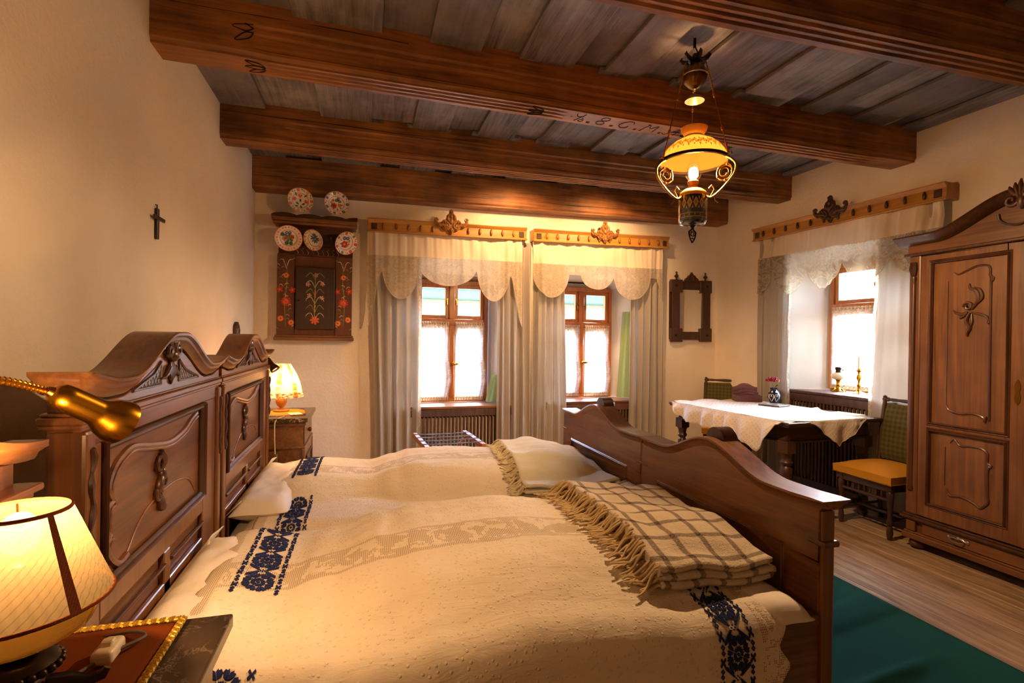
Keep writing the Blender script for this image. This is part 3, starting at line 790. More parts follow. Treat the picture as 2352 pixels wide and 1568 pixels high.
# ------------------------------------------------------------------ beds
BW_, XF = 1.06, 1.98          # bed width, distance headboard face to footboard face
def htop(y):                  # headboard outline
    u = abs(y - BW_ / 2) / (BW_ / 2)
    return 1.276 + 0.110 * (1 - S(0.06, 0.66, u)) + 0.016 * S(0.78, 1.0, u)
def ftop(y):                  # footboard outline
    u = abs(y - 0.55) / 0.55
    return 0.888 + 0.098 * (1 - S(0.0, 0.62, u)) + 0.004 * S(.8, 1, u)
def rect_loop(y0, y1, z0, z1): return [(y0, z0), (y1, z0), (y1, z1), (y0, z1)]
MOULD = [(0, 0), (0, .012), (.004, .016), (.008, .012), (.011, .006), (.016, .009), (.021, .004), (.024, 0)]
def make_bed(label, y0):
    root = thing('bed', label, 'bed', (-0.58, y0, 0), (0, 0, 0))
    W = BW_
    # ---- headboard
    ys = [W * i / 48 for i in range(49)]
    core = MB(); core.prism([(.005, .02), (W - .005, .02)] + [(min(max(y, .005), W - .005), htop(y) - .03) for y in reversed(ys)], 'x', -.060, -.016)
    hb = core.build('headboard', M['bed_y'], root, 0)
    f = MB()   # frame: stiles, rails, frieze (raised)
    f.box(-.016, 0, 0.045, .095, .02, 1.15); f.box(-.016, 0, W - .195, W - .045, .02, 1.15)
    f.box(-.016, 0, .095, W - .195, .735, .795); f.box(-.016, 0, .095, W - .195, .60, .64)
    f.box(-.016, 0, .095, W - .195, .02, .22); f.box(-.016, 0, .49, .54, .22, .735)
    f.build('frame', M['bed_z'], hb, 0, .003)
    f = MB(); f.prism([(.003, 1.15), (W - .003, 1.15)] + [(min(max(y, .003), W - .003), htop(y) - .032) for y in reversed(ys)], 'x', -.016, .001); f.build('frieze', M['bed_y'], hb, 0, .002)
    f = MB(); f.box(-.016, -.010, .095, W - .195, .795, 1.15); f.build('panel', M['bed_y'], hb, 0)
    f = MB()
    f.sweep([(.0, y, z) for y, z in rect_loop(.097, W - .197, .797, 1.148)], [(a, b - .002) for a, b in MOULD], (1, 0, 0), True)
    for (a, c, lo, hi) in ((.097, .488, .642, .733), (.542, W - .197, .642, .733)):
        f.sweep([(.0, y, z) for y, z in rect_loop(a, c, .225, .597)], [(q * .8, b - .002) for q, b in MOULD], (1, 0, 0), True)
        f.tube([(.002, a, hi - .035), (.002, c, hi - .035)], .006, 8)
    f.build('panel_moulding', M['bed_dark'], hb, 30)
    f = MB(); f.box(-.074, .010, -.010, W + .010, 1.205, 1.222); f.box(-.072, .006, -.008, W + .008, 1.195, 1.206); f.box(-.070, .004, -.006, W + .006, 1.222, 1.23)
    f.build('frieze_moulding', M['bed_y'], hb, 30, .003)
    # curved line moulding framing the panel field
    f = MB()
    P = [(0.80, 1.115), (0.738, 1.100), (0.664, 1.075), (0.534, 1.063), (0.387, 1.083), (0.277, 1.102), (0.21, 1.09), (0.165, 1.065), (0.145, 1.026), (0.165, 0.993), (0.140, 0.982), (0.138, 0.924), (0.155, 0.908), (0.138, 0.895), (0.155, 0.859), (0.203, 0.825), (0.249, 0.829)]
    P = smooth2(P, 6); f.tube([(-.009, y, z) for y, z in P], .0095, 8); f.tube([(-.008, y + .017, z - .013) for y, z in P], .006, 8)
    P2 = smooth2([(.25, .83), (.36, .90), (.55, .925), (.72, .90), (.80, .84)], 6); f.tube([(-.010, y, z) for y, z in P2], .0035, 6)
    f.build('panel_cartouche', M['bed_y'], hb, 40)
    # carved drop in the middle of the panel
    f = MB(); cy = .465
    def curl(b, cx, cz, r, a0, turns, th, x=-.004, sg=1):
        pts = []; rr = []
        for i in range(20):
            t = i / 19; a = a0 + sg * turns * 2 * pi * t; q = r * (1 - .8 * t)
            pts.append((x + .006 * t, cx + q * cos(a), cz + q * sin(a))); rr.append(th * (1 - .45 * t))
        b.tube(pts, rr, 7)
    f.tube([(-.004, cy + .018 * sin(i * .55), 1.05 - .0135 * i) for i in range(14)], [.004 + .010 * abs(sin(i * .62 + .5)) for i in range(14)], 8)
    curl(f, cy - .012, 1.01, .026, 1.2, .9, .007); curl(f, cy + .014, .955, .028, -2.0, 1.0, .008, sg=-1); curl(f, cy - .018, .925, .022, 2.2, .9, .006)
    f.ball((-.002, cy, .895), (.012, .016, .022), 10, 6); f.ball((-.002, cy + .004, .98), (.013, .014, .024), 10, 6)
    f.build('carved_drop', M['bed_dark'], hb, 45)
    # crest carving: shell, scrolls; lattice fields each side
    f = MB(); cy = W / 2 - .02
    for k in range(-3, 4):
        a = k * .20; f.tube([(.004, cy + sin(a) * r * .6, 1.335 - cos(a) * r) for r in (.02, .045, .07, .088 - .012 * abs(k))], [.005, .010, .009, .003], 8)
    f.ball((.01, cy, 1.335), (.018, .026, .02), 12, 8)
    for sg in (-1, 1):
        curl(f, cy + sg * .036, 1.352, .026, pi / 2, 1.2, .010, .008, sg)
        f.tube([(.006, cy + sg * (.02 + .02 * i), 1.30 - .022 * i + .004 * i * i) for i in range(4)], [.009, .008, .006, .003], 7)
    f.build('crest_carving', M['bed_dark'], hb, 45)
    for sg in (-1, 1):
        f = MB(); A, B, C_ = (cy + sg * .075, 1.318), (cy + sg * .075, 1.252), (cy + sg * .265, 1.252)
        f.prism([A, B, C_], 'x', .0005, .003)
        f.tube([(.002, *A), (.002, cy + sg * .13, 1.285), (.002, *C_)], .0055, 7); f.tube([(.002, *A), (.002, *B), (.002, *C_)], .004, 6)
        for i in range(1, 9):      # incised cross-hatching
            t = i / 9; p = (lerp(B[0], C_[0], t), 1.252); h_ = (1 - t) * .06
            f.tube([(.003, p[0], p[1]), (.003, p[0] - sg * h_ * .8, p[1] + h_ * .9)], .0013, 4)
            f.tube([(.003, lerp(B[0], C_[0], t - .11), 1.252), (.003, lerp(B[0], C_[0], t) , 1.252 + .05 * (1 - t))], .0013, 4)
        f.build('lattice_panel', M['bed_dark'], hb, 45)
    # corner columns with carving
    for yy in (.0, W - .045):
        f = MB(); f.box(-.062, .012, yy, yy + .045, .02, 1.19); f.build('corner_column', M['bed_z'], hb, 0, .008, seg=2)
        f = MB()
        f.tube([(.013, yy + .022 + .006 * sin(i * 1.1), 1.15 - .018 * i) for i in range(14)], [.003 + .006 * abs(sin(i * .9 + .6)) for i in range(14)], 7); f.build('column_carving', M['bed_dark'], hb, 45)
    # cap following the curve
    f = MB(); n = 72; prof = [(-.084, 0), (.030, 0), (.034, -.004), (.033, -.011), (.024, -.017), (.022, -.026), (.010, -.034), (.004, -.046), (-.074, -.046), (-.084, -.02)]
    vs = []; fs = []; m = len(prof)
    for i in range(n + 1):
        y = -.019 + (W + .038) * i / n; yc = min(max(y, 0), W); e = max(0, -y, y - W)
        for (x, dz) in prof: vs.append((x, y, htop(yc) + .022 + dz * (1 - .6 * S(0, .019, e)) + (.004 if e else 0)))
    for i in range(n):
        for k in range(m): k2 = (k + 1) % m; fs.append((i * m + k, (i + 1) * m + k, (i + 1) * m + k2, i * m + k2))
    fs += [tuple(range(m)), tuple(n * m + k for k in range(m - 1, -1, -1))]
    f.add(vs, fs); f.build('cap', M['bed_y'], hb, 40)
    # ---- footboard
    f = MB(); ys = [W * 1.02 * i / 48 for i in range(49)]; W2 = W * 1.02
    f.prism([(0, .05), (W2, .05)] + [(y, ftop(y) - .02) for y in reversed(ys)], 'x', XF + .012, XF + .045)
    fb = f.build('footboard', M['bed_y'], root, 0)
    f = MB(); f.prism([(0, .705), (W2, .705)] + [(y, ftop(y) - .018) for y in reversed(ys)], 'x', XF, XF + .014)
    f.box(XF, XF + .014, 0, .15, .05, .705); f.box(XF, XF + .014, W2 - .15, W2, .05, .705); f.box(XF, XF + .014, .15, W2 - .15, .05, .2)
    f.build('frame', M['bed_y'], fb, 0, .002)
    f = MB(); f.sweep([(XF, y, z) for y, z in rect_loop(.15, W2 - .15, .2, .705)], [(q * .5, b * .6 - .002) for q, b in MOULD], (-1, 0, 0), True); f.build('panel_moulding', M['bed_x'], fb, 30)
    f = MB(); n = 60; vs = []; fs = []; prof = [(XF - .016, 0), (XF + .095, 0), (XF + .100, -.008), (XF + .085, -.016), (XF + .065, -.034), (XF + .05, -.05), (XF + .002, -.05), (XF - .004, -.022), (XF - .012, -.014), (XF - .018, -.008)]; m = len(prof)
    for i in range(n + 1):
        y = -.028 + (W2 + .030) * i / n; yc = min(max(y, 0), W2)
        for (x, dz) in prof: vs.append((x, y, ftop(yc) + .015 + dz * (1 if 0 <= y <= W2 else .5)))
    for i in range(n):
        for k in range(m): k2 = (k + 1) % m; fs.append((i * m + k, (i + 1) * m + k, (i + 1) * m + k2, i * m + k2))
    fs += [tuple(range(m)), tuple(n * m + k for k in range(m - 1, -1, -1))]
    f.add(vs, fs); f.build('cap', M['bed_y'], fb, 40)
    f = MB(); pts = arc((.55, .985), .058, 0, pi, 14); f.prism(pts, 'x', XF + .030, XF + .098)
    f.tube([(XF + .098, y, z) for y, z in arc((.55, .985), .050, 0.1, pi - .1, 12)], .007, 6); f.build('crest_knob', M['bed_dark'], fb, 40)
    for yy in (-.012, W2 - .045):
        f = MB(); f.box(XF + .004, XF + .052, yy, yy + .055, 0, .87); f.build('post', M['bed_z'], fb, 0, .006, seg=2)
        f = MB(); f.box(XF - .002, XF + .062, yy - .012, yy + .06, .755, .775); f.build('post_band', M['bed_y'], fb, 0, .007, seg=2)
    # ---- side rails, mattress
    for yy in (.0, W - .03):
        f = MB(); f.box(-.02, XF + .005, yy, yy + .028, .24, .515); f.box(-.02, XF + .003, yy - .006, yy + .03, .505, .54); f.build('side_rail', M['bed_x'], root, 0, .003)
    f = MB(); f.box(.0, XF - .02, .04, W - .04, .28, .52); f.build('mattress', M['pillow'], root, 0, .04, seg=3)
    return root
make_bed('carved walnut bed in the foreground beside the pleated lamp and marble nightstand', 1.29)
make_bed('carved walnut bed carrying the cream throw, beyond the foreground bed', 2.39)

# ------------------------------------------------------------------ bedding
PX1 = [(-.62, .56), (-.50, .64), (-.40, .655), (-.23, .622), (-.10, .648), (.08, .690), (.20, .713), (.47, .724), (.80, .695), (1.02, .662), (1.20, .645), (1.30, .615), (1.38, .575)]
PX2 = [(-.62, .55), (-.50, .632), (-.30, .658), (.03, .632), (.17, .668), (.28, .690), (.58, .692), (.88, .678), (1.02, .690), (1.20, .660), (1.30, .620), (1.38, .575)]
def H(x, yl, seed):           # height of the made bed: pillow hump, quilt hump, rolled-off sides
    one = seed < 3
    z = spline(PX1 if one else PX2, x)
    if one: z -= .075 * (1 - S(-.05, .42, yl)) * S(-.3, .1, x) + .03 * (1 - S(-.05, .3, yl)) + .13 * S(.80, 1.07, yl)
    else: z -= .145 * (1 - S(.02, .50, yl)) + .045 * S(.88, 1.08, yl)
    k = S(-.25, .05, x)
    z += .010 * fbm(x * 2.3 + seed, yl * 2.6, seed, 2)
    z += (.009 * noise.noise((x * 2.6 + yl * 5 + seed, yl * 8 - x * 1.5, seed)) + .006 * noise.noise((x * 4 + yl * 9, yl * 17 - x * 4, seed + 2))) * k
    z += .004 * noise.noise((x * 22, yl * 16, seed + 5))
    return max(z, .578)
RR = .095; QL = RR * pi / 2
def spread_pt(x, w, y0, seed, lift=.012):
    yn, yf = y0 - .05, y0 + BW_ + .0
    L = yf - yn - 2 * RR
    out = .008 * sin(x * 7 + seed) + .006 * sin(x * 17 + seed * 2)
    if w < 0:
        z = H(x, RR - .05, seed) + lift - RR + w; return (x, yn + out * min(1, -w * 4) - .02 * S(0, .4, -w), z)
    if w < QL:
        a = w / RR; return (x, yn + RR * (1 - cos(a)), H(x, RR - .05, seed) + lift - RR + RR * sin(a))
    if w < QL + L:
        y = yn + RR + (w - QL); return (x, y, H(x, y - y0, seed) + lift)
    w2 = w - QL - L; ze = H(x, yf - RR - y0, seed) + lift
    if w2 < QL:
        a = w2 / RR; return (x, yf - RR + RR * sin(a), ze - RR + RR * cos(a))
    return (x, yf, ze - RR - (w2 - QL))
def tri(t): t = t % 1.0; return 1 - abs(2 * t - 1)
def spread(label, y0, dn, df, seed, wsh, bands):
    top = BW_ + .05 - 2 * RR + 2 * QL
    x0, x1 = -.455, 1.235; nu, nv = 150, 130
    def wv(v): return -dn + (top + dn + df) * v
    def xe(w): return x1 - .035 + .045 * tri(w / .118)
    def XX(u, w):
        xs = lerp(x0, x1 - .035, u) + .010 * noise.noise((w * 3, seed, 0)) * (1 - u)
        return xs + .045 * tri(w / .118) * S(.955, 1.0, u)
    b = MB(); b.grid(nu, nv, lambda u, v: spread_pt(XX(u, wv(v)), wv(v), y0, seed), lambda u, v: (XX(u, wv(v)) - x0, wv(v) - wsh + .04))
    o = b.build('bedspread', M['spread'], None, 60, solid=.003, off=0)
    tag(o, label, 'bedspread')
    # embroidered navy bands (raised stitching)
    e = MB()
    def put(poly, xc, w):
        pts = []
        for a, c in poly:
            p = spread_pt(xc + a, w + c, y0, seed); t = min(max((w + c) / RR, 0), pi / 2)
            pts.append((p[0], p[1] - .0042 * cos(t), p[2] + .0042 * sin(t)))
        e.poly(pts)
    per = .132
    def star(xc, w0, sc):
        for k in range(8):
            a = pi / 8 + k * pi / 4
            for (r0, r1, wd) in ((.008, .0215, .0078), (.0228, .046, .0135)):
                ca, sa = cos(a), sin(a); rm = (r0 + r1) / 2
                pl = [(r0, 0), (r0 + .003, wd * .55), (rm, wd), (r1 - .004, wd * .95), (r1 - .005, wd * .5), (r1, wd * .45), (r1 - .006, 0), (r1, -wd * .45), (r1 - .005, -wd * .5), (r1 - .004, -wd * .95), (rm, -wd), (r0 + .003, -wd * .55)]
                h_ = len(pl) // 2
                for half in ([(p, max(q, .0009)) for p, q in pl if q >= 0], [(p, min(q, -.0009)) for p, q in pl if q <= 0]):
                    if len(half) > 2: put([((p * ca - q * sa) * sc[0], (p * sa + q * ca) * sc[1]) for p, q in half], xc, w0)
        put([(0, -.006), (.006, 0), (0, .006), (-.006, 0)], xc, w0)
    def cross(xc, w0):
        for sx in (-1, 1):
            for sy in (-1, 1):
                put([(sx * .008, sy * .006), (sx * .014, sy * .004), (sx * .043, sy * .030), (sx * .043, sy * .040), (sx * .035, sy * .036)], xc, w0)
                put([(sx * .012, sy * .016), (sx * .017, sy * .014), (sx * .030, sy * .034), (sx * .026, sy * .042)], xc, w0)
        for (p, q) in ((0, .006), (.006, 0), (0, -.006), (-.006, 0)):
            put([(p - .0025, q), (p, q - .0025), (p + .0025, q), (p, q + .0025)], xc, w0)
    def border(xc, w0, kind):
        if kind:
            for sx in (-1, 1):
                for sy in (-1, 1): put([(0, 0), (sx * .004, 0), (sx * .0085, sy * .008), (sx * .006, sy * .0145), (sx * .001, sy * .005)], xc, w0)
        else:
            for sy in (-.0075, .0075):
                for (p, q) in (((0, .008), (.0065, 0)), ((.0065, 0), (0, -.008)), ((0, -.008), (-.0065, 0)), ((-.0065, 0), (0, .008))):
                    put([(p[0], p[1] + sy), (q[0], q[1] + sy), (q[0] * .5, q[1] * .5 + sy), (p[0] * .5, p[1] * .5 + sy)], xc, w0)
    for (xc, wa, wb, sx) in bands:
        n = max(1, round((wb - wa) / per)); p = (wb - wa) / n
        for i in range(n):
            star(xc, wa + (i + .5) * p, (sx, 1.12))
            if i: cross(xc, wa + i * p)
        nb = max(1, round((wb - wa) / .034))
        for i in range(nb):
            for s_ in (-1, 1): border(xc + s_ * .060 * sx, wa + (i + .5) * (wb - wa) / nb, i % 2)
    eb = e.build('embroidered_band', M['navy'], o, 0, solid=.003, off=0); eb['kind'] = 'stuff'
    return o
spread('white woven bedspread with navy embroidery and lace hem, spread over the near bed', 1.29, .50, .10, 1.3, .27,
       [(-.305, .44, 1.03, 1.0), (-.305, -.20, .135, 1.0), (1.055, -.48, 1.03, .86)])
spread('white woven bedspread with navy embroidery over the far bed, under the cream throw', 2.39, .10, .40, 4.7, .42,
       [(-.30, .56, 1.10, .92), (-.30, -.10, .40, .92), (1.30, .08, .5, .8)][:2] + [(1.075, .05, 1.0, .86)])
def duvet(label, y0, seed):
    b = MB(); x0, x1 = -.50, 1.352; top = BW_ - .02
    def P(u, v):
        x = lerp(x0, x1, u); k = S(1.13, 1.24, x); ya = lerp(.004, -.036, k); yl = ya + (BW_ - .04 - ya) * v; z = H(x, yl, seed) + .02 * k
        e = min(v, 1 - v) * (BW_ - .04); ex = (1 - u) * (x1 - x0); eh = u * (x1 - x0)
        for d, r in ((e, lerp(.08, .045, k)), (ex, .06), (eh, .06)):
            if d < r: z -= r - sqrt(max(0, r * r - (r - d) ** 2))
        if u > .93: z += .006 * noise.noise((yl * 18, seed, u * 20))
        return (x, y0 + yl, max(z, .548))
    b.grid(110, 60, P)
    n = len(b.v)
    lo = [(p[0] + (.010 if p[0] > 1.3 else 0), p[1], .545) for p in b.v]
    # skirt down to the mattress
    nu, nv = 110, 60; idx = [i * (nv + 1) for i in range(nu + 1)] + [nu * (nv + 1) + j for j in range(1, nv + 1)] + [i * (nv + 1) + nv for i in range(nu - 1, -1, -1)] + [j for j in range(nv - 1, 0, -1)]
    base = len(b.v)
    for k, i in enumerate(idx):
        p = b.v[i]; q = .004 * sin(k * .9 + seed); b.v.append((p[0] + (q if p[0] > 1.3 else 0), p[1] + q * .5, .545))
    m = len(idx)
    for k in range(m): b.face((idx[k], idx[(k + 1) % m], base + (k + 1) % m, base + k))
    b.face([base + k for k in range(m)])
    o = b.build('duvet', M['pillow'], None, 50); tag(o, label, 'duvet'); return o
duvet('white duvet showing past the lace hem at the foot of the near bed', 1.29, 1.3)
duvet('white duvet showing past the throw at the foot of the far bed', 2.39, 4.7)
def pillow(label, y0, seed, ya, yb):
    # plump pillow under the spread with a frilled edge along the headboard
    b = MB(); xa, xb = -.572, -.33
    def P(side):
        def f(u, v):
            x = lerp(xa, xb, u); y = lerp(ya, yb, v); a = min(u, 1 - u) * 2; c = min(v, 1 - v) * 2
            k = (min(1, a * 2.2) ** .5) * (min(1, c * 4.5) ** .5)
            zc = .600 + .010 * noise.noise((x * 8, y * 6, seed))
            h = .062 * k if side > 0 else -.05 * k
            w = .010 * fbm(x * 16, y * 14, seed, 2) * k
            return (x, y0 + y, zc + h + w)
        return f
    b.grid(16, 36, P(1)); b.grid(16, 36, P(-1))
    o = b.build('pillow', M['pillow'], None, 60); tag(o, label, 'pillow')
    fr = MB()
    def F(u, v):                # frill along the open end, standing up at the corners
        t = u; y = lerp(ya - .02, yb + .02, t); k = S(.72, 1.0, t) * .055 + .012 + .03 * (1 - S(0, .2, t))
        ww = .010 * sin(t * 60 + seed) * v
        return (xa - .002 + .045 * v + ww * .4 + .02 * S(.85, 1, t), y0 + y + .3 * ww, .615 + k * v + .010 * sin(t * 23) * v)
    fr.grid(90, 4, F); fr.build('frill', M['pillow'], o, 60, solid=.002)
    return o
pillow('white pillow with a frilled corner at the head of the near bed', 1.29, 2.2, .09, .86)
pillow('white pillow with a frilled edge at the head of the far bed', 2.39, 5.1, .10, .92)

# folded throws: a serpentine section swept along the fold
def throw(label, mat, fmat, o, ang, L, Wd, layers, th, seed, zfun, fr_len=.11, nf=70, name='throw'):
    root = thing(name, label, 'blanket', (o[0], o[1], 0), (0, 0, ang))
    ca, sa = cos(ang), sin(ang)
    def ground(a, c):            # local -> bed surface height
        x, y = o[0] + a * ca - c * sa, o[1] + a * sa + c * ca
        return zfun(x, y)
    # local: a across the width (fringe at a=0, folds at a=Wd), c along the length
    sec = []; n = 22
    for k in range(layers):
        z = th * (k + .5) + .004 * k; r = th * .62
        row = [(Wd * i / n, z) for i in range(n + 1)]
        if k % 2: row.reverse()
        sec += row
        if k < layers - 1:
            e = Wd if k % 2 == 0 else 0.0; sg = 1 if k % 2 == 0 else -1
            for i in range(1, 6):
                t = pi * i / 6; sec.append((e + sg * (.018 if e else .004) * sin(t), z + (th + .004) * (1 - cos(t)) / 2))
    arcl = [0]
    for p, q in zip(sec, sec[1:]): arcl.append(arcl[-1] + hypot(p[0] - q[0], p[1] - q[1]))
    nc = 56
    def P(u, v):
        i = round(u * (len(sec) - 1)); a, z = sec[i]; c = L * v
        k = z / (th * layers)
        a2 = a + (.014 * noise.noise((c * 4, k * 3, seed)) + .012 * (k - .5)) * S(.1, .5, a / Wd + .2)
        c2 = c + .010 * noise.noise((a * 5, k * 4, seed + 3)) + .012 * noise.noise((k * 6, seed, 0)) * (1 if v > .5 else -1)
        wob = .018 * noise.noise((a * 5 + seed, c * 4, seed)) * k + .006 * noise.noise((a * 13, c * 12, seed + k)) * k
        lift = .030 * S(.75, 1.0, a / Wd) * k * (0.35 + .65 * abs(noise.noise((c * 2.2, seed, 5))))
        return (a2, c2, ground(a, c) + .016 + z + wob + lift)
    b = MB(); b.grid(len(sec) - 1, nc, P, lambda u, v: (arcl[round(u * (len(sec) - 1))], L * v))
    b.build('folded_cloth', mat, root, 60, solid=th * .8, off=0)
    random.seed(int(seed * 10)); f = MB()
    for k in range(layers):
        for i in range(nf):
            c = L * (i + random.random()) / nf; z0 = th * (k + .5) + .004 * k; a = .004
            if k not in (0, layers - 1) and random.random() < .5: continue
            ln_ = fr_len * random.uniform(.7, 1.15); d = random.uniform(-.35, .35); g0 = ground(a, c) + .016 + z0; pts = []; rr = []
            w = random.uniform(-.012, .012)
            for j in range(7):
                t = j / 6; px = a - ln_ * t; py = c + d * ln_ * t + w * sin(t * 5)
                pts.append((px, py, max(ground(px, py) + .017 + .004 * k * (1 - t), g0 - z0 * S(0, .8, t) + .006 * sin(t * 7 + i)))); rr.append(.0056 * (1 - .4 * t))
            f.tube(pts, rr, 5)
    fo = f.build('fringe', fmat, root, 60); fo['kind'] = 'stuff'
    return root
def zbed1(x, y): return H(min(max(x, -.4), 1.35), min(max(y - 1.29, -.03), 1.05), 1.3) + .012
def zbed2(x, y): return H(min(max(x, -.4), 1.35), min(max(y - 2.39, -.03), 1.05), 4.7) + .012
throw('cream and brown plaid wool throw with fringe, folded on the near bed', M['plaid'], M['fringe'], (.890, 1.385), radians(2), .94, .43, 3, .020, 3.1, zbed1)
throw('plain cream wool throw with twisted fringe, folded on the far bed', M['cream_wool'], M['fringe_c'], (.80, 2.49), radians(-3), .76, .50, 2, .020, 6.4, zbed2, .07, 60)
# ------------------------------------------------------------------ curtain boards, rosettes, curtains (wall-local frames)
def wall_thing(name, label, cat, fr, lx, z=0, y=0, tilt=0.0, group=None):
    o, rz = fr
    return thing(name, label, cat, (o[0] + lx * cos(rz) - y * sin(rz), o[1] + lx * sin(rz) + y * cos(rz), z), (0, -tilt, rz), group)
def spiral(b, cx, cz, r, a0, turns, th, y, sg=1, n=22, bulge=.008):
    pts = []; rr = []
    for i in range(n):
        t = i / (n - 1); a = a0 + sg * turns * 2 * pi * t; q = r * (1 - .82 * t)
        pts.append((cx + q * cos(a), y - bulge * t, cz + q * sin(a))); rr.append(th * (1 - .4 * t))
    b.tube(pts, rr, 7)
def rosette(root, x, z, y, mat):
    half = [(0, -.10), (.012, -.092), (.022, -.07), (.034, -.055), (.06, -.062), (.085, -.045), (.095, -.025), (.125, -.032), (.15, -.015), (.168, .012), (.172, .035), (.164, .058), (.148, .066), (.134, .058), (.132, .042), (.142, .034), (.138, .02), (.118, .012), (.098, .022), (.088, .04), (.074, .048), (.060, .045), (.052, .06), (.048, .085), (.034, .10), (.024, .108), (.022, .13), (.014, .145), (.0, .152)]
    pts = [(x + a, z + c) for a, c in half] + [(x - a, z + c) for a, c in reversed(half[1:-1])]
    b = MB(); b.prism(pts, 'y', y - .012, y + .006); o = b.build('carved_rosette', mat, root, 0, .005, seg=2)
    b = MB()
    for s in (-1, 1):
        spiral(b, x + s * .052, z - .018, .036, pi / 2, 1.3, .011, y - .012, s)
        b.tube([(x + s * d, y - .012, z + h) for d, h in ((.03, -.03), (.075, -.008), (.11, -.006), (.142, .012), (.155, .035))], [.012, .015, .013, .010, .007], 8)
        spiral(b, x + s * .150, z + .046, .018, 0, 1.1, .009, y - .010, s)
        for (p, q) in (((.06, .0), (.075, .038)), ((.085, .0), (.092, .03)), ((.10, -.02), (.15, -.005)), ((.03, .03), (.046, .075))): b.tube([(x + s * p[0], y - .012, z + p[1]), (x + s * (p[0] + q[0]) / 2, y - .02, z + (p[1] + q[1]) / 2), (x + s * q[0], y - .012, z + q[1])], [.006, .010, .003], 6)
        b.tube([(x + s * d, y - .014, z + h) for d, h in ((.010, .02), (.034, .050), (.030, .085), (.012, .105))], [.009, .012, .010, .005], 7)
        b.ball((x + s * .012, y - .014, z + .128), (.009, .010, .012), 8, 6)
    for (dz, w, h) in ((.03, .022, .03), (.08, .016, .024), (.125, .008, .018), (-.055, .018, .022), (-.082, .009, .012)):
        b.ball((x, y - .014, z + dz), (w, .014, h), 10, 8)
    b.build('leaf_scrolls', mat, o, 45)
def cornice(label, fr, x0, x1, z, tilt, ends):
    # z: top at the left end
    root = wall_thing('curtain_board', label, 'curtain board', fr, x0, z, 0, tilt, 'peg-studded wooden curtain boards')
    L = x1 - x0; D = .14
    prof = [(-D, -.118), (-D, -.035), (-D - .006, -.03), (-D - .022, -.008), (-D - .022, 0), (-D + .012, 0), (-D + .012, -.118)]
    b = MB(); b.prism(prof, 'x', 0, L); b.build('face_board', M['honey'], root, 0, .002)
    b = MB(); b.box(-.004, L + .004, -D - .012, -D + .014, -.132, -.116); b.build('bottom_bead', M['honey'], root, 0, .005, seg=2)
    for xx in (0, L):
        b = MB(); b.box(xx - (.0 if xx == 0 else .018), xx + (.018 if xx == 0 else 0), -D + .012, -.001, -.118, -.001); b.build('end_board', M['honey'], root, 0, .002)
        q = .03 if xx == 0 else L - .085
        b = MB(); b.box(q, q + .055, -D - .006, -D + .002, -.105, -.045); b.build('end_block', M['dark_x'], root, 0, .003)
    xs = [.145 + i * (L - .29) / 11 for i in range(12)]
    for i, x in enumerate(xs):
        if abs(x - L / 2) < .06: continue
        b = MB(); b.lathe([(.003, -.062), (.010, -.056), (.013, -.04), (.012, -.02), (.007, -.010), (.009, -.006), (.004, 0)], 10, (x, -D - .010, -.040))
        b.build('turned_drop', M['carve'] if fr is FB else M['dark_x'], root, 50)
    rosette(root, L / 2, -.02, -D - .018, M['carve'] if fr is FB else M['dark_x'])
    return root
cornice('honey wooden curtain board over the left back window, next to the painted shelf', FB, 1.0, 2.605, 2.544, .020, 0)
cornice('honey wooden curtain board over the second back window, towards the wall mirror', FB, 2.685, 4.33, 2.573, .020, 0)
cornice('honey wooden curtain board over the side window, behind the wardrobe', FR, .725, 2.575, 2.625, -.008, 0)

def drape(name, label, fr, xt0, xt1, xb0, xb1, z0, z1, folds, amp, y, seed, mat='drape', lace_side=0, pinch=None, group='long pale window curtains'):
    root = wall_thing(name, label, 'curtain', fr, xt0, 0, 0, 0, group)
    nu, nv = max(40, folds * 14), 26
    def P(u, v):
        z = lerp(z1, z0, v); a = lerp(xt0, xb0, S(0, 1, v)); c = lerp(xt1, xb1, S(0, 1, v))
        uu = u + .012 * noise.noise((u * 5, v * 1.5, seed)); x = lerp(a, c, uu) - xt0
        ph = 2 * pi * folds * (u + .07 * noise.noise((u * 3.5, seed, v * .6)))
        k = .55 + .45 * S(0, .25, v)
        yy = y + amp * k * (sin(ph) * .85 + .28 * sin(1.7 * ph + seed + v)) + .020 * noise.noise((u * 4, v * 1.2, seed)) + .006 * noise.noise((u * 13, v * 1.5, seed + 9))
        return (x, yy, z + .012 * noise.noise((u * 6, seed, 0)) * (1 if v > .9 else 0))
    b = MB(); b.grid(nu, nv, P); b.build('cloth', M[mat], root, 60)
    if lace_side:
        def Q(u, v):
            p = P(1.0 if lace_side > 0 else 0.0, v); w = .028
            return (p[0] + lace_side * w * u, p[1] - .004 + .006 * sin(v * 30), p[2])
        b = MB(); b.grid(2, 60, Q, lambda u, v: (u * .03, v * 2.0)); b.build('lace_edge', M['lace_edge'], root, 60)
    return root
drape('curtain', 'pale long curtain left of the first back window, nearest the painted shelf', FB, 1.04, 1.50, 1.10, 1.51, .06, 2.42, 5, .022, -.075, 1.1, lace_side=1)
drape('curtain', 'pale long curtain right of the first back window, behind the cream throw', FB, 2.315, 2.675, 2.325, 2.70, .06, 2.43, 5, .026, -.075, 2.3)
drape('curtain', 'pale long curtain left of the second back window, joining the one beside it', FB, 2.715, 3.075, 2.715, 3.13, .06, 2.45, 5, .026, -.075, 3.7)
drape('curtain', 'pale long curtain right of the second back window, beside the wall mirror', FB, 3.885, 4.31, 3.885, 4.325, .06, 2.46, 5, .024, -.075, 4.9)
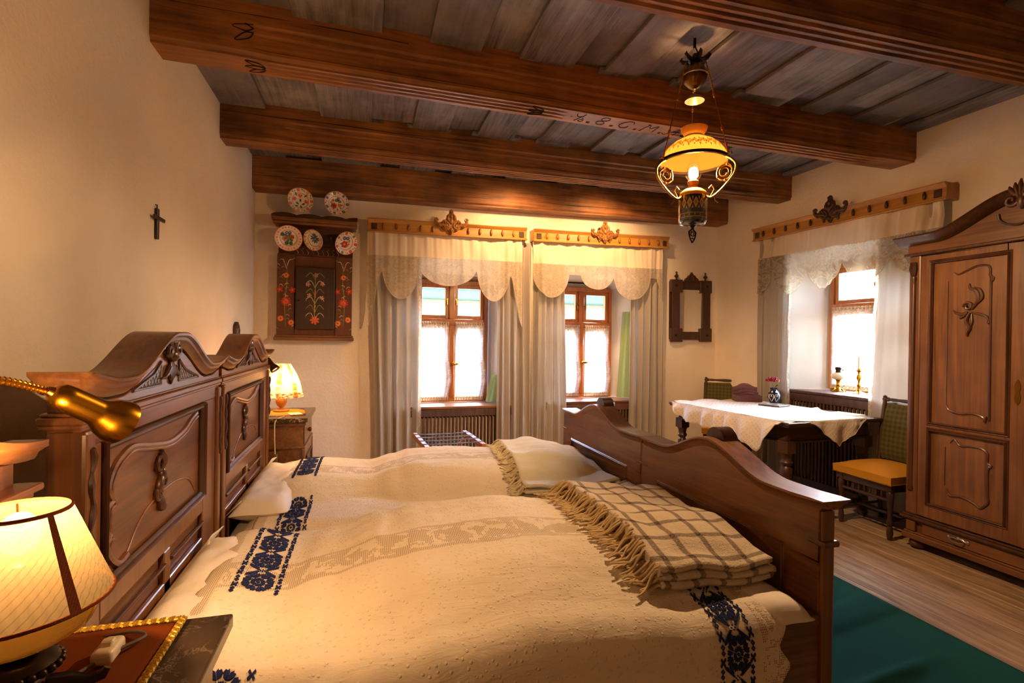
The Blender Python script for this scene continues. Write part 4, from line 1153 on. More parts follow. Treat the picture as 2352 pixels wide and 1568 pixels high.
drape('curtain', 'pale curtain with lace edge at the side window, nearest the room corner', FR, .77, 1.15, .77, 1.16, .06, 2.5, 4, .022, -.08, 6.2, lace_side=1)
drape('curtain', 'sheer white curtain with lace edge at the side window, beside the wardrobe', FR, 2.05, 2.46, 1.98, 2.46, .06, 2.5, 3, .018, -.075, 7.7, lace_side=-1)

def valance(label, fr, x0, x1, z1, fab, drop, lace, scal, seed, tilt=0.0, yoff=-.108, body='satin', amp=1.0):
    # scal(u) -> extra drop of the lace hem
    root = wall_thing('valance', label, 'valance', fr, x0, 0, 0, tilt, 'gathered valances with lace hems')
    L = x1 - x0
    def Y(u, v):
        ph = 2 * pi * 13 * (u + .02 * noise.noise((u * 9, seed, 0)))
        edge = 1.5 - 1.15 * S(0, .16, min(u, 1 - u))
        return yoff + .011 * amp * edge * (1 - .35 * v) * (sin(ph) + .4 * sin(2.3 * ph)) + .024 * amp * noise.noise((u * 7, v, seed)) + .010 * noise.noise((u * 19, v * .6, seed + 4)) - .02 * S(.0, .08, min(u, 1 - u)) * v
    def P(u, v):
        return (L * u, Y(u, v), z1 - fab * v + .010 * noise.noise((u * 14, seed, 2)) * (1 - v))
    b = MB(); b.grid(220, 8, P); b.build('gathered_cloth', M[body], root, 60)
    def Q(u, v):
        z = z1 - fab + .006 - (drop + scal(u)) * v
        return (L * u, Y(u, 1) + .010 * sin(u * 70) * v * .4 - .006, z)
    b = MB(); b.grid(240, 14, Q, lambda u, v: (L * u, (drop + scal(u)) * v)); b.build('lace_hem', M[lace], root, 60)
    b = MB()
    b.tube([(p[0], p[1] - .002, p[2]) for p in (Q(i / 240, 1) for i in range(241))], .0032, 5); b.build('hem_cord', M['lace_edge'], root, 60)
    return root
def sc1(u):
    c = .215 * sqrt(max(0, 1 - ((u - .50) / .19) ** 2)) if abs(u - .5) < .19 else 0
    l = .36 * sqrt(max(0, 1 - ((u - .20) / .115) ** 2)) if abs(u - .20) < .115 else 0
    r = .36 * sqrt(max(0, 1 - ((u - .80) / .115) ** 2)) if abs(u - .80) < .115 else 0
    e = .10 + .52 * (1 - S(0, .085, min(u, 1 - u)))
    return max(c, l, r, e if min(u, 1 - u) < .1 else 0, .02)
valance('gathered cream valance with scalloped lace hem over the left back window', FB, 1.03, 2.60, 2.425, .235, .06, 'lace', sc1, 1.0, .014)
def sc2(u):
    c = .20 * sqrt(max(0, 1 - ((u - .47) / .13) ** 2)) if abs(u - .47) < .13 else 0
    l = .30 * sqrt(max(0, 1 - ((u - .13) / .13) ** 2)) if abs(u - .13) < .13 else 0
    r = .30 * sqrt(max(0, 1 - ((u - .74) / .15) ** 2)) if abs(u - .74) < .15 else 0
    e = .30 * (1 - S(0, .07, 1 - u))
    return max(c, l, r, e, .05)
valance('gathered cream valance with scalloped lace hem over the second back window', FB, 2.72, 4.31, 2.445, .235, .06, 'lace', sc2, 2.0, .014)
def sc3(u):
    v = 0
    for c, w, d in ((.02, .10, .30), (.24, .115, .33), (.455, .11, .30), (.675, .12, .27), (.90, .12, .24)):
        if abs(u - c) < w: v = max(v, d * sqrt(1 - ((u - c) / w) ** 2) + .010 * abs(sin((u - c) * 95)))
    return max(v, .10)
valance('grey-lilac gathered valance with rose lace hem over the side window', FR, .75, 2.52, 2.505, .215, .06, 'lace_big', sc3, 3.0, -.008, -.108, 'satin', 1.9)

def cafe(label, fr, data, yw, sides, group='net half curtains on the window sashes'):
    c, hw, fw, z0, z1 = data; zt = z0 + (z1 - z0) * .655
    for s in sides:
        xa, xb = (c - fw + .05, c - .035) if s < 0 else (c + .035, c + fw - .05)
        root = wall_thing('half_curtain', label[s], 'net curtain', fr, xa, 0, 0, 0, group)
        L = xb - xa; za, zb = z0 + .045, zt - .02; seed = c + s
        def P(u, v):
            e = .012 * sin(u * 60) * (1 - .5 * sin(pi * v)); sl = .035 * S(.4, .75, v) * (1 - S(.75, 1, v)) * (u ** 3)
            return (L * u + sl, yw - .055 + e * .6 + .008 * noise.noise((u * 6, v * 2, seed)), lerp(zb, za, v))
        b = MB(); b.grid(60, 20, P, lambda u, v: (L * u * 1.6, v * .9)); b.build('net', M['cafe'], root, 60)
        for (z, nm) in ((zb, 'top_frill'), (za, 'bottom_frill')):
            b = MB(); b.grid(70, 3, lambda u, v: (L * u, yw - .06 + .010 * sin(u * 75) * (.4 + v), z + .022 - .055 * v), lambda u, v: (L * u, v * .05)); b.build(nm, M['lace_edge'], root, 60)
            b = MB(); b.tube([(-.012, yw - .058, z), (L + .012, yw - .058, z)], .0035, 6); b.build('rod', M['brass'], root, 40)
cafe({-1: 'net half curtain on the left sash of the first back window', 1: 'net half curtain on the right sash of the first back window'}, FB, WIN[1], YW, (-1, 1))
cafe({-1: 'net half curtain on the left sash of the second back window', 1: 'net half curtain on the right sash of the second back window'}, FB, WIN[2], YW, (-1, 1))
cafe({-1: 'net half curtain behind the oil lamp on the side window', 1: 'net half curtain behind the candlestick, on the sash nearest the wardrobe'}, FR, WR[3], YW3, (-1, 1))
# strip of green cloth hanging in the niches beside the back windows
for lab, x0, xa, z0, z1 in (('thin green cloth hanging in the niche of the second back window', 4.01, 3.95, .745, 1.75), ('sliver of green cloth low in the niche of the left back window', 2.42, 2.38, .725, 1.02)):
    root = wall_thing('niche_cloth', lab, 'cloth', FB, x0, 0)
    b = MB(); b.grid(14, 14, lambda u, v: (lerp(0, -.10 - .06 * v + (x0 - 4.01 if x0 < 3 else 0) * 0, u), .04 + .10 * u + .010 * sin(u * 14), lerp(z1, z0, v)))
    b.build('cloth', M['green_cl'], root, 60)

# ------------------------------------------------------------------ painted wall shelf and plates
OR, RE, YE, BL, GR, WH, RO, LG = lin('#d9622a'), lin('#b83214'), lin('#e2a33a'), lin('#3d4f86'), lin('#3f6b4a'), lin('#d8cdb0'), lin('#c98a72'), lin('#8a9a5a')
def fl_disc(b, f, x, z, r, col, n=12, sq=1.0):
    pts = [f(x + r * cos(2 * pi * i / n), z + r * sq * sin(2 * pi * i / n)) for i in range(n)]; b.poly(pts, col)
def fl_petals(b, f, x, z, r0, r1, w, n, col, a0=0, lvl=0):
    for k in range(n):
        a = a0 + 2 * pi * k / n; ca, sa = cos(a), sin(a); pl = []
        for (p, q) in ((r0, 0), ((r0 + r1) / 2, w * .8), (r1 * .9, w * .7), (r1, 0), (r1 * .9, -w * .7), ((r0 + r1) / 2, -w * .8)): pl.append(f(x + p * ca - q * sa, z + p * sa + q * ca, lvl))
        b.poly(pl, col)
def fl_stroke(b, f, pts, w, col, lvl=0):
    pts = smooth2(pts, 5); n = len(pts); L = []; R = []
    for i, p in enumerate(pts):
        q = pts[min(i + 1, n - 1)]; o = pts[max(i - 1, 0)]; d = (q[0] - o[0], q[1] - o[1]); m = hypot(*d) or 1
        k = w * (1 - .75 * abs(2 * i / (n - 1) - 1) ** 2); nx, nz = -d[1] / m * k, d[0] / m * k
        L.append((p[0] + nx, p[1] + nz)); R.append((p[0] - nx, p[1] - nz))
    for i in range(n - 1): b.poly([f(*L[i], lvl), f(*L[i + 1], lvl), f(*R[i + 1], lvl), f(*R[i], lvl)], col)
def wall_shelf():
    root = wall_thing('wall_cupboard', 'dark painted wall cupboard with flowers, pegs and five plates', 'wall cupboard', FB, .195, 1.363)
    W, Hh = .68, 1.17
    b = MB(); b.box(.01, W - .01, -.025, -.001, .03, 1.10); b.build('back_board', M['pboard'], root, 0)
    b = MB(); b.box(.01, .16, -.10, -.025, .05, .79); b.box(W - .16, W - .01, -.10, -.025, .05, .79); b.build('side_case', M['pboard'], root, 0, .003)
    b = MB(); b.box(.16, W - .16, -.085, -.025, .05, .79); b.box(.01, W - .01, -.10, -.025, .79, .80); b.build('centre_case', M['pboard'], root, 0, .003)
    b = MB(); b.box(.17, .515, -.122, -.086, .105, .685); d = b.build('door', M['pdoor'], root, 0, .008, seg=2)
    b = MB(); b.lathe([(.006, 0), (.008, .008), (.004, .014)], 8, (.20, -.122, .37), (0, -1, 0)); b.build('keyhole', M['iron'], d, 40)
    b = MB(); b.box(-.012, W + .012, -.12, -.001, 0, .03); b.box(-.004, W + .004, -.11, -.001, .03, .05); b.build('bottom_moulding', M['bed_x'], root, 0, .005, seg=2)
    b = MB(); b.box(.0, W, -.062, -.025, .97, 1.0); b.box(.0, W, -.056, -.025, .89, .97); b.build('peg_rail', M['dark_x'], root, 0, .003)
    b = MB(); b.box(-.03, W + .03, -.205, -.001, 1.085, 1.12); b.box(-.02, W + .02, -.185, -.001, 1.06, 1.085); b.build('top_shelf', M['bed_x'], root, 0, .006, seg=2)
    pts = [(-.03, 1.12)] + [(-.03 + (W + .06) * i / 60, 1.135 + .022 * abs(sin(pi * 3.5 * i / 60)) ** .6) for i in range(61)] + [(W + .03, 1.12)]
    b = MB(); b.prism(pts, 'y', -.205, -.192); b.build('scalloped_rail', M['dark_x'], root, 0)
    for x in (.065, .21, .345, .475, .60):
        b = MB(); b.tube([(x, -.055, .95), (x, -.085, .95), (x, -.10, .965)], [.008, .009, .007], 8); b.ball((x, -.103, .972), .012, 10, 6); b.build('peg', M['bed_z'], root, 50)
    p = MB()
    def fs(x, z, l=0): return (x, -.1008 - l * .0004, z)
    def fd(x, z, l=0): return (x, -.1228 - l * .0004, z)
    def fc(x, z, l=0): return (x, -.0858 - l * .0004, z)
    for sx in (0, 1):
        m = (lambda q: q) if sx == 0 else (lambda q: W - q)
        cx = .088
        fl_stroke(p, fs, [(m(cx), .12), (m(cx - .01), .35), (m(cx + .008), .55), (m(cx), .74)], .003, LG)
        for (x, z, r) in ((cx, .60, .026), (.045, .20, .028), (.135, .165, .028)):
            fl_petals(p, fs, m(x), z, .004, r, r * .42, 9, OR, z); fl_petals(p, fs, m(x), z, .002, r * .66, r * .3, 8, YE, z + .3, 1); fl_disc(p, lambda a, c: fs(a, c, 2), m(x), z, r * .34, RE)
        fl_petals(p, fs, m(cx), .36, .004, .045, .010, 11, RE, .2); fl_petals(p, fs, m(cx), .36, .0, .026, .008, 9, OR, .5, 1)
        for (x, z) in ((.035, .47), (.142, .465)):
            fl_petals(p, fs, m(x), z, .0, .030, .012, 5, RE, .6); fl_disc(p, lambda a, c: fs(a, c, 1), m(x), z, .010, OR)
        for k in range(26):
            z = .10 + .66 * ((k * .618) % 1); x = .03 + .12 * ((k * .377) % 1); s = 1 if k % 2 else -1; l = .022 + .016 * ((k * .77) % 1)
            fl_stroke(p, fs, [(m(x), z), (m(x + s * l * .5), z + l * .6), (m(x + s * l), z + l * .35)], .0026, (LG, WH, GR)[k % 3])
        for s in (-1, 1): fl_stroke(p, fs, [(m(cx), .66), (m(cx + s * .025), .74), (m(cx + s * .055), .745)], .003, WH)
    for k in range(6):
        z = .19 + .075 * k
        for s in (-1, 1): fl_stroke(p, fd, [(.34, z), (.34 + s * .035, z + .065), (.34 + s * .07, z + .05 - .01 * (k % 2)), (.34 + s * .08, z + .025)], .0028, (WH, LG)[k % 2])
    fl_stroke(p, fd, [(.34, .16), (.338, .35), (.343, .60)], .004, LG)
    fl_petals(p, fd, .34, .19, .0, .042, .012, 7, OR, .4); fl_petals(p, fd, .34, .30, .0, .035, .008, 2, YE, pi / 2, 1); fl_petals(p, fd, .342, .43, .0, .033, .008, 2, OR, pi / 2, 1)
    for (x, z) in ((.28, .52), (.405, .53), (.29, .42), (.40, .40), (.345, .61)): fl_petals(p, fd, x, z, .0, .022, .008, 5, RO, x * 9)
    for k in range(8): fl_stroke(p, fs, [(.20 + .04 * k, .80), (.215 + .04 * k, .80), (.22 + .04 * k, .80)], .001, LG)
    pf = p.build('painted_flowers', M['mpaint'], root, 0); pf['kind'] = 'stuff'
    p = MB()
    def fb(x, z, l=0): return (x, -.0258 - l * .0004, z)
    for k in range(9):
        x = .16 + .045 * k; fl_stroke(p, fb, [(x, .86), (x + .02, .83), (x + .012, .805)], .003, (WH, LG)[k % 2]); fl_disc(p, fb, x + .02, .865, .006, OR, 8)
    pf = p.build('painted_sprigs', M['mpaint'], root, 0); pf['kind'] = 'stuff'
    return root
wall_shelf()
def plate(label, lx, z, R, tx, tz, style, y):
    root = wall_thing('plate', label, 'plate', FB, lx, z, y, 0, None)
    root.rotation_euler = (tx, 0, ROT_B + tz)
    prof = [(0, .004), (R * .45, .004), (R * .58, -.001), (R * .66, -.010), (R * .72, -.014), (R * .97, -.024), (R, -.024), (R, -.019), (R * .72, -.006), (R * .6, .006), (R * .45, .011), (0, .011)]
    b = MB(); b.lathe(prof, 40, (0, 0, 0), (0, 1, 0)); b.build('dish', M['porcelain'], root, 40)
    top = [(0, .004), (R * .45, .004), (R * .58, -.001), (R * .66, -.010), (R * .72, -.014), (R * .97, -.024), (R, -.024)]
    def f(x, zz, l=0):
        r = hypot(x, zz); return (x, interp(top, r) - .0012 - .0005 * l, zz)
    p = MB()
    def ring(r, w, col, n=48):
        for i in range(n):
            a, c = 2 * pi * i / n, 2 * pi * (i + 1) / n
            p.poly([f(r * cos(a), r * sin(a)), f(r * cos(c), r * sin(c)), f((r + w) * cos(c), (r + w) * sin(c)), f((r + w) * cos(a), (r + w) * sin(a))], col)
    ring(R * .955, R * .035, OR); ring(R * .60, R * .028, RE if style != 2 else BL)
    k = R / .115 * 1.32
    def flower(x, z, r, col, c2): fl_petals(p, f, x * k, z * k, .002, r * k, r * k * .45, 6, col, x * 40); fl_disc(p, lambda a, c: f(a, c, 1), x * k, z * k, r * k * .3, c2, 8)
    def leaf(x, z, a, col, r=.018): fl_petals(p, f, x * k, z * k, 0, r * k, r * k * .32, 1, col, a)
    if style == 0:      # tulips
        for (x, z, a) in ((0, .03, 1.6), (-.028, .008, 2.4), (.028, -.004, .7)):
            for d in (-.45, 0, .45): leaf(x, z - .008, a + d, OR, .026)
        for (x, z, a) in ((-.008, -.03, 2.4), (.008, -.03, .6), (0, -.03, -1.2), (-.02, .03, 2.2), (.024, .028, .7), (0, -.012, 1.5), (-.012, -.035, 3.6)): leaf(x, z, a, GR, .026)
        rim = [(OR, .013), (BL, .014), (YE, .012), (BL, .016)]
    elif style == 1:
        flower(-.018, -.015, .022, RE, lin('#6a1510')); flower(.022, -.008, .014, OR, YE)
        for (x, z) in ((0, .025), (.02, .022), (.012, .038)): flower(x, z, .011, BL, YE)
        flower(-.025, .022, .010, OR, YE)
        for i in range(9): leaf(.0 + .028 * cos(i * .7), -.005 + .026 * sin(i * .7), i * .7, GR, .017)
        rim = [(GR, .014), (OR, .015), (BL, .011), (OR, .015)]
    elif style == 2:
        for (x, z) in ((-.01, .012), (.012, .02), (.0, -.012), (.022, .0), (.008, .035)): flower(x, z, .014, BL, lin('#7d86b0'))
        for i in range(10): leaf(.004 + .02 * cos(i * .63), .008 + .02 * sin(i * .63), i * .63, GR, .02)
        rim = [(YE, .016), (GR, .013), (OR, .010), (LG, .012)]
    elif style == 3:
        flower(-.020, -.004, .022, RO, RE); flower(.018, .006, .020, OR, RE)
        for (x, z) in ((-.012, .034), (.008, .036)): flower(x, z, .011, BL, WH)
        for (x, z) in ((-.012, -.036), (.014, -.036), (-.038, .022)): fl_disc(p, f, x * k, z * k, .013 * k, GR, 9)
        for i in range(6): leaf(.0, .0, i * 1.05 + .3, GR, .034)
        rim = [(OR, .012), (YE, .012)] * 3 + [(LG, .012), (OR, .012)]
    else:
        flower(-.004, -.014, .028, RE, YE)
        for (x, z) in ((.026, .010), (.022, -.02)): flower(x, z, .010, OR, YE)
        for (x, z) in ((-.014, .03), (.012, .032)): flower(x, z, .015, BL, YE)
        for i in range(8): leaf(-.004 + .026 * cos(i * .8 + .4), .002 + .028 * sin(i * .8 + .4), i * .8 + .4, GR, .016)
        rim = [(RE, .014), (BL, .014), (GR, .012), (OR, .012)]
    n = 24 if style == 3 else 14
    for i in range(n):
        a = 2 * pi * i / n; c, r = rim[i % len(rim)]; q = r * (.66 if style == 3 else 1.05) * R / .115 * 1.1
        if i % 2 and style != 3: leaf(R * .84 * cos(a) / k, R * .84 * sin(a) / k, a + 1.2, GR, .0135); leaf(R * .84 * cos(a) / k, R * .84 * sin(a) / k, a - 1.9, c, .012)
        else: fl_petals(p, f, R * .84 * cos(a), R * .84 * sin(a), .001, q, q * .5, 5, c, a)
    pd = p.build('painted_decor', M['paint'], root, 0); pd['kind'] = 'stuff'
    return root
plate('painted plate with three orange tulips, standing on the wall cupboard top', .402, 2.642, .113, radians(-5), radians(14), 0, -.178)
plate('painted plate with a red rose and blue blossom, standing on the wall cupboard top', .715, 2.642, .113, radians(-5), radians(12), 1, -.176)
plate('painted plate with orange scale rim hanging leftmost under the cupboard shelf', .305, 2.300, .118, radians(20), radians(6), 3, -.15)
plate('smaller tilted plate with blue flowers hanging between two larger plates', .525, 2.300, .100, radians(22), radians(-32), 2, -.145)
plate('painted plate with big red flower hanging from the last cupboard peg', .800, 2.292, .112, radians(24), radians(30), 4, -.145)

# ------------------------------------------------------------------ mirror, cross, font
def mirror():
    root = wall_thing('wall_mirror', 'dark carved wooden wall mirror with two finials near the corner', 'mirror', FB, 4.445, 1.405, 0, .012)
    W, Hh = .575, .735
    b = MB(); b.box(.12, W - .12, -.020, -.012, .11, Hh - .10); b.build('glass', M['mirror'], root, 0)
    b = MB(); b.box(.0, W, -.012, -.001, .03, Hh - .02); b.build('back_board', M['dark_x'], root, 0)
    b = MB()
    b.box(.025, .13, -.038, -.012, .15, Hh - .13); b.box(W - .13, W - .025, -.038, -.012, .15, Hh - .13)
    b.box(.13, W - .13, -.038, -.012, .025, .12); b.box(.13, W - .13, -.038, -.012, Hh - .115, Hh - .02)
    b.build('frame', M['dark_z'], root, 0, .004)
    for x0, x1 in ((0, .165), (W - .165, W)):
        for z0, z1 in ((0, .16), (Hh - .15, Hh)):
            b = MB(); b.box(x0, x1, -.044, -.010, z0, z1); b.build('corner_block', M['dark_z'], root, 0, .005)
    for x in (.07, W - .07):
        for z in (.075, Hh - .07):
            b = MB(); b.lathe([(.014, 0), (.014, .003), (.006, .006)], 10, (x, -.044, z), (0, -1, 0)); b.build('stud', M['iron'], root, 40)
    for x in (.085, W - .085):
        b = MB(); b.lathe([(.018, 0), (.010, .012), (.008, .018), (.022, .032), (.026, .045), (.012, .06), (.006, .072), (.012, .082), (.012, .090), (.002, .098)], 12, (x, -.025, Hh)); b.build('finial', M['dark_z'], root, 50)
    pts = [(.185, Hh - .02), (.40, Hh - .02), (.375, Hh + .02), (.355, Hh + .028), (.335, Hh + .055), (.315, Hh + .06), (.2925, Hh + .095), (.27, Hh + .06), (.25, Hh + .055), (.23, Hh + .028), (.21, Hh + .02)]
    b = MB(); b.prism(pts, 'y', -.04, -.012)
    for s in (-1, 1): spiral(b, .2925 + s * .04, Hh + .015, .025, pi / 2, 1.1, .006, -.04, s)
    b.ball((.2925, -.044, Hh + .04), (.014, .008, .022), 10, 6); b.build('crest', M['dark_z'], root, 40)
mirror()
def cross():
    root = thing('wall_cross', 'small wooden cross nailed to the left wall above the beds', 'cross', (-1.0, 2.885, 1.865), (0, radians(0), 0))
    b = MB(); b.hexa([(.002, -.010, 0), (.016, -.010, 0), (.016, .010, 0), (.002, .010, 0), (.002, -.012, .15), (.016, -.012, .15), (.016, .012, .15), (.002, .012, .15)])
    b.build('upright', M['dark_z'], root, 0, .002)
    b = MB(); b.box(.012, .024, -.062, .062, .092, .110); b.build('cross_arm', M['dark_z'], root, 0, .002)
    b = MB(); b.tube([(.008, 0, .145), (.008, 0, .168), (.0, 0, .168)], .003, 6); b.build('nail', M['iron'], root, 40)
cross()
def font():
    root = thing('holy_water_font', 'narrow dark wooden wall plaque on the left wall behind the far bed', 'wall plaque', (-1.0, 4.475, 1.30))
    b = MB(); b.prism([(-.045, 0), (.045, 0), (.048, .17), (.03, .19), (.012, .195), (0, .21), (-.012, .195), (-.03, .19), (-.048, .17)], 'x', .002, .03); b.build('plaque', M['font'], root, 0, .004)
    b = MB(); b.sweep([(.030, y, z) for y, z in ((-.032, .02), (.032, .02), (.034, .155), (-.034, .155))], [(0, 0), (0, .006), (.006, .006), (.006, 0)], (1, 0, 0), True); b.build('raised_border', M['silver'], root, 30)
    b = MB(); b.lathe([(0, 0), (.016, .006), (.022, .02), (.024, .03)], 10, (.042, 0, .03)); b.build('bowl', M['silver'], root, 40)
font()
# ------------------------------------------------------------------ nightstands
def nightstand(label, x1, y1, width=.55, back=True):
    # x1: front edge of the top, y1: far end of the top
    root = thing('nightstand', label, 'nightstand', (x1, y1, 0), (0, 0, 0))
    D = .37; W = width; T = .86
    b = MB(); b.box(-D, 0, -W, 0, T - .028, T); b.build('marble_top', M['marble'], root, 0, .004, seg=2)
    b = MB(); b.box(-D + .02, -.03, -W + .025, -.025, .08, T - .028); b.build('body', M['bed_y'], root, 0, .003)
    for nm, q in (('plinth', (-D + .01, -.018, -W + .015, -.015, .02, .09)), ('top_moulding', (-D + .014, -.012, -W + .012, -.012, T - .052, T - .0285)), ('waist_moulding', (-D + .016, -.014, -W + .014, -.014, T - .205, T - .19))):
        b = MB(); b.box(*q); b.build(nm, M['bed_y'], root, 0, .005, seg=2)
    b = MB(); b.box(-.03, -.022, -W + .05, -.05, T - .185, T - .06); dr = b.build('drawer', M['bed_y'], root, 0, .003)
    b = MB(); b.ball((-.012, -W / 2, T - .12), (.012, .016, .016), 10, 8); b.build('knob', M['brass_d'], dr, 50)
    b = MB(); b.box(-.03, -.022, -W + .05, -.05, .12, T - .215); do = b.build('door', M['bed_z'], root, 0, .003)
    b = MB(); b.sweep([(-.022, y, z) for y, z in rect_loop(-W + .11, -.11, .18, T - .27)], [(q, c - .002) for q, c in MOULD], (1, 0, 0), True); b.build('door_moulding', M['bed_dark'], do, 30)
    for yy in (-W + .014, -.014 - .03):
        b = MB(); b.box(-.036, -.016, yy, yy + .03, .09, T - .205); b.build('pilaster', M['bed_z'], root, 0, .004)
    b = MB(); b.sweep([(x, -.0245, z) for x, z in rect_loop(-D + .07, -.08, .18, T - .27)], [(q * .8, c * .6 - .002) for q, c in MOULD], (0, 1, 0), True); b.build('side_moulding', M['bed_x'], root, 30)
    if back:
        n = 24; pts = [(-W + .02, T), (-.02, T)]
        top = [(-.02 - (W - .04) * i / n, T + .315 + .05 * sin(pi * i / n) ** 2) for i in range(n + 1)]
        b = MB(); b.prism(pts + top, 'x', -D + .01, -D + .03); bb = b.build('back_board', M['bed_y'], root, 0, .002)
        b = MB(); vs = []; fs = []; prof = [(-.012, 0), (.045, .0), (.045, -.012), (.03, -.022), (.024, -.035), (-.012, -.035)]; m = 6
        for i in range(n + 1):
            y = .03 - (W + .06) * i / n; z = T + .345 + .05 * sin(pi * i / n) ** 2
            for (x, dz) in prof: vs.append((-D + .01 + x, y, z + dz))
        for i in range(n):
            for k in range(m): k2 = (k + 1) % m; fs.append((i * m + k, (i + 1) * m + k, (i + 1) * m + k2, i * m + k2))
        fs += [tuple(range(m)), tuple(n * m + k for k in range(m - 1, -1, -1))]
        b.add(vs, fs); b.build('cap_moulding', M['bed_y'], bb, 40)
        b = MB(); b.box(-D + .02, -D + .065, -W + .0, .0, T + .262, T + .275); b.box(-D + .02, -D + .055, -W + .01, -.01, T + .250, T + .263); b.build('shelf_moulding', M['bed_y'], bb, 0, .004, seg=2)
    return root
nightstand('marble-topped nightstand in the near corner under the pleated table lamp', -.240, 1.100)
nightstand('marble-topped nightstand beyond the far bed, under the floral lamp', -.362, 4.165, .555, False)
def runner():
    x0, x1, y0, y1 = -.545, -.322, .56, 1.088; z = .8612
    b = MB(); b.grid(10, 20, lambda u, v: (lerp(x0, x1, u), lerp(y0, y1, v) , z + .003 + .0015 * noise.noise((u * 5, v * 9, 0))))
    o = b.build('velvet_runner', M['velvet'], None, 60, solid=.003, off=0); tag(o, 'brown velvet runner with gold braid on the near marble nightstand', 'runner')
    b = MB(); loop = [(x0, y0), (x1, y0), (x1, y1), (x0, y1)]
    for (a, c) in zip(loop, loop[1:] + loop[:1]):
        n = int(hypot(c[0] - a[0], c[1] - a[1]) / .007)
        for ph in (0, pi):
            pts = []
            for i in range(n * 3 + 1):
                t = i / (n * 3); q = t * n * pi * 1.0; dx, dy = c[0] - a[0], c[1] - a[1]; m = hypot(dx, dy)
                s_ = .006 * sin(q * .5 * 2 + ph); pts.append((a[0] + dx * t - dy / m * s_, a[1] + dy * t + dx / m * s_, z + .006 + .002 * cos(q * 2 + ph)))
            b.tube(pts, .0032, 5)
    b.build('gold_braid', M['gold_braid'], o, 50)
runner()

# ------------------------------------------------------------------ lamps
def lamp_near():
    px, py = -.462, .872
    root = thing('table_lamp', 'lit table lamp with pleated cone shade on the near nightstand', 'lamp', (px, py, .8665))
    b = MB()
    prof = [(.0, .0), (.066, .0), (.070, .006), (.060, .012), (.045, .016), (.030, .024), (.020, .034), (.030, .042), (.045, .048), (.047, .058), (.036, .066), (.026, .070), (.034, .076), (.034, .082), (.0, .086)]
    prof = [(r, z * 1.2) for r, z in prof]; b.lathe(prof, 28)
    for k in range(24):     # beaded collar
        a = 2 * pi * k / 24; b.ball((.047 * cos(a), .047 * sin(a), .064), .0062, 8, 6)
    for k in range(3):      # scrolled feet
        a = 2 * pi * k / 3 + .5; b.tube([(r * cos(a), r * sin(a), z) for r, z in ((.03, .03), (.055, .024), (.078, .012), (.095, .014), (.100, .022))], [.012, .011, .009, .008, .005], 8)
    b.build('base', M['bronze'], root, 45)
    b = MB(); b.lathe([(.034, .098), (.060, .103), (.082, .117), (.090, .135), (.096, .152), (.093, .152), (.087, .135), (.079, .120), (.058, .106), (.034, .102)], 32, cap=False)
    b.build('glass_bowl', M['bowl'], root, 60)
    b = MB(); b.lathe([(.012, .10), (.012, .14), (.016, .145), (.016, .21), (.006, .215)], 14); b.build('lamp_holder', M['brass_d'], root, 45)
    b = MB(); b.ball((0, 0, .252), (.024, .024, .030), 16, 10); b.build('bulb', M['bulb'], root, 60)
    r0, r1, z0, z1 = .107, .057, .156, .284
    n = 96
    def P(u, v):
        a = 2 * pi * u; r = lerp(r0, r1, v) + .0012 * cos(46 * a + v * 16); return (r * cos(a), r * sin(a), lerp(z0, z1, v))
    b = MB(); b.grid(n * 2, 10, P, lambda u, v: (u, v)); b.build('lamp_shade', M['pleat'], root, 60)
    b = MB()
    for r, z in ((r0, z0), (r1, z1)): b.tube([(r * cos(2 * pi * i / 48), r * sin(2 * pi * i / 48), z) for i in range(48)], .0028, 6, True)
    a = -.60; b.grid(1, 1, lambda u, v: ((lerp(r0, r1, v) + .0022) * cos(a + .13 * u), (lerp(r0, r1, v) + .0022) * sin(a + .13 * u), lerp(z0, z1, v)))
    b.build('shade_trim', M['velvet'], root, 60)
    b = MB()
    for k in range(3):
        a = 2 * pi * k / 3; b.tube([(.0, 0, z1 - .03), (r1 * .95 * cos(a), r1 * .95 * sin(a), z1 - .004)], .0016, 5)
    b.build('shade_carrier', M['brass_d'], root, 40)
    b = MB(); b.tube(smooth2([(.03, .05, .006), (.07, .11, .010), (.10, .155, .008), (.06, .182, .004), (.0, .186, -.02), (-.02, .19, -.14)], 6), .0028, 7); b.build('cord', M['cable'], root, 50)
    point_light('table_lamp_bulb', (0, 0, .268), LAMP1_GLOW, .02, (1, .54, .24), parent=root)
    spot_light('table_lamp_uplight', (0, 0, .268), (0, 0, 1), LAMP1, 172, .25, .02, (1, .56, .21), parent=root)
    s = thing('cord_switch', 'ivory plastic cord switch beside the near lamp base', 'switch', (-.4, .985, .8665))
    b = MB(); b.box(-.016, .016, -.028, .028, .0, .024); b.build('casing', M['ivory'], s, 60, .008, seg=3)
    b = MB(); b.prism([(-.012, .022), (.012, .022), (.006, .031), (-.006, .031)], 'x', -.009, .009); b.build('rocker', M['ivory'], s, 0, .002)
lamp_near()
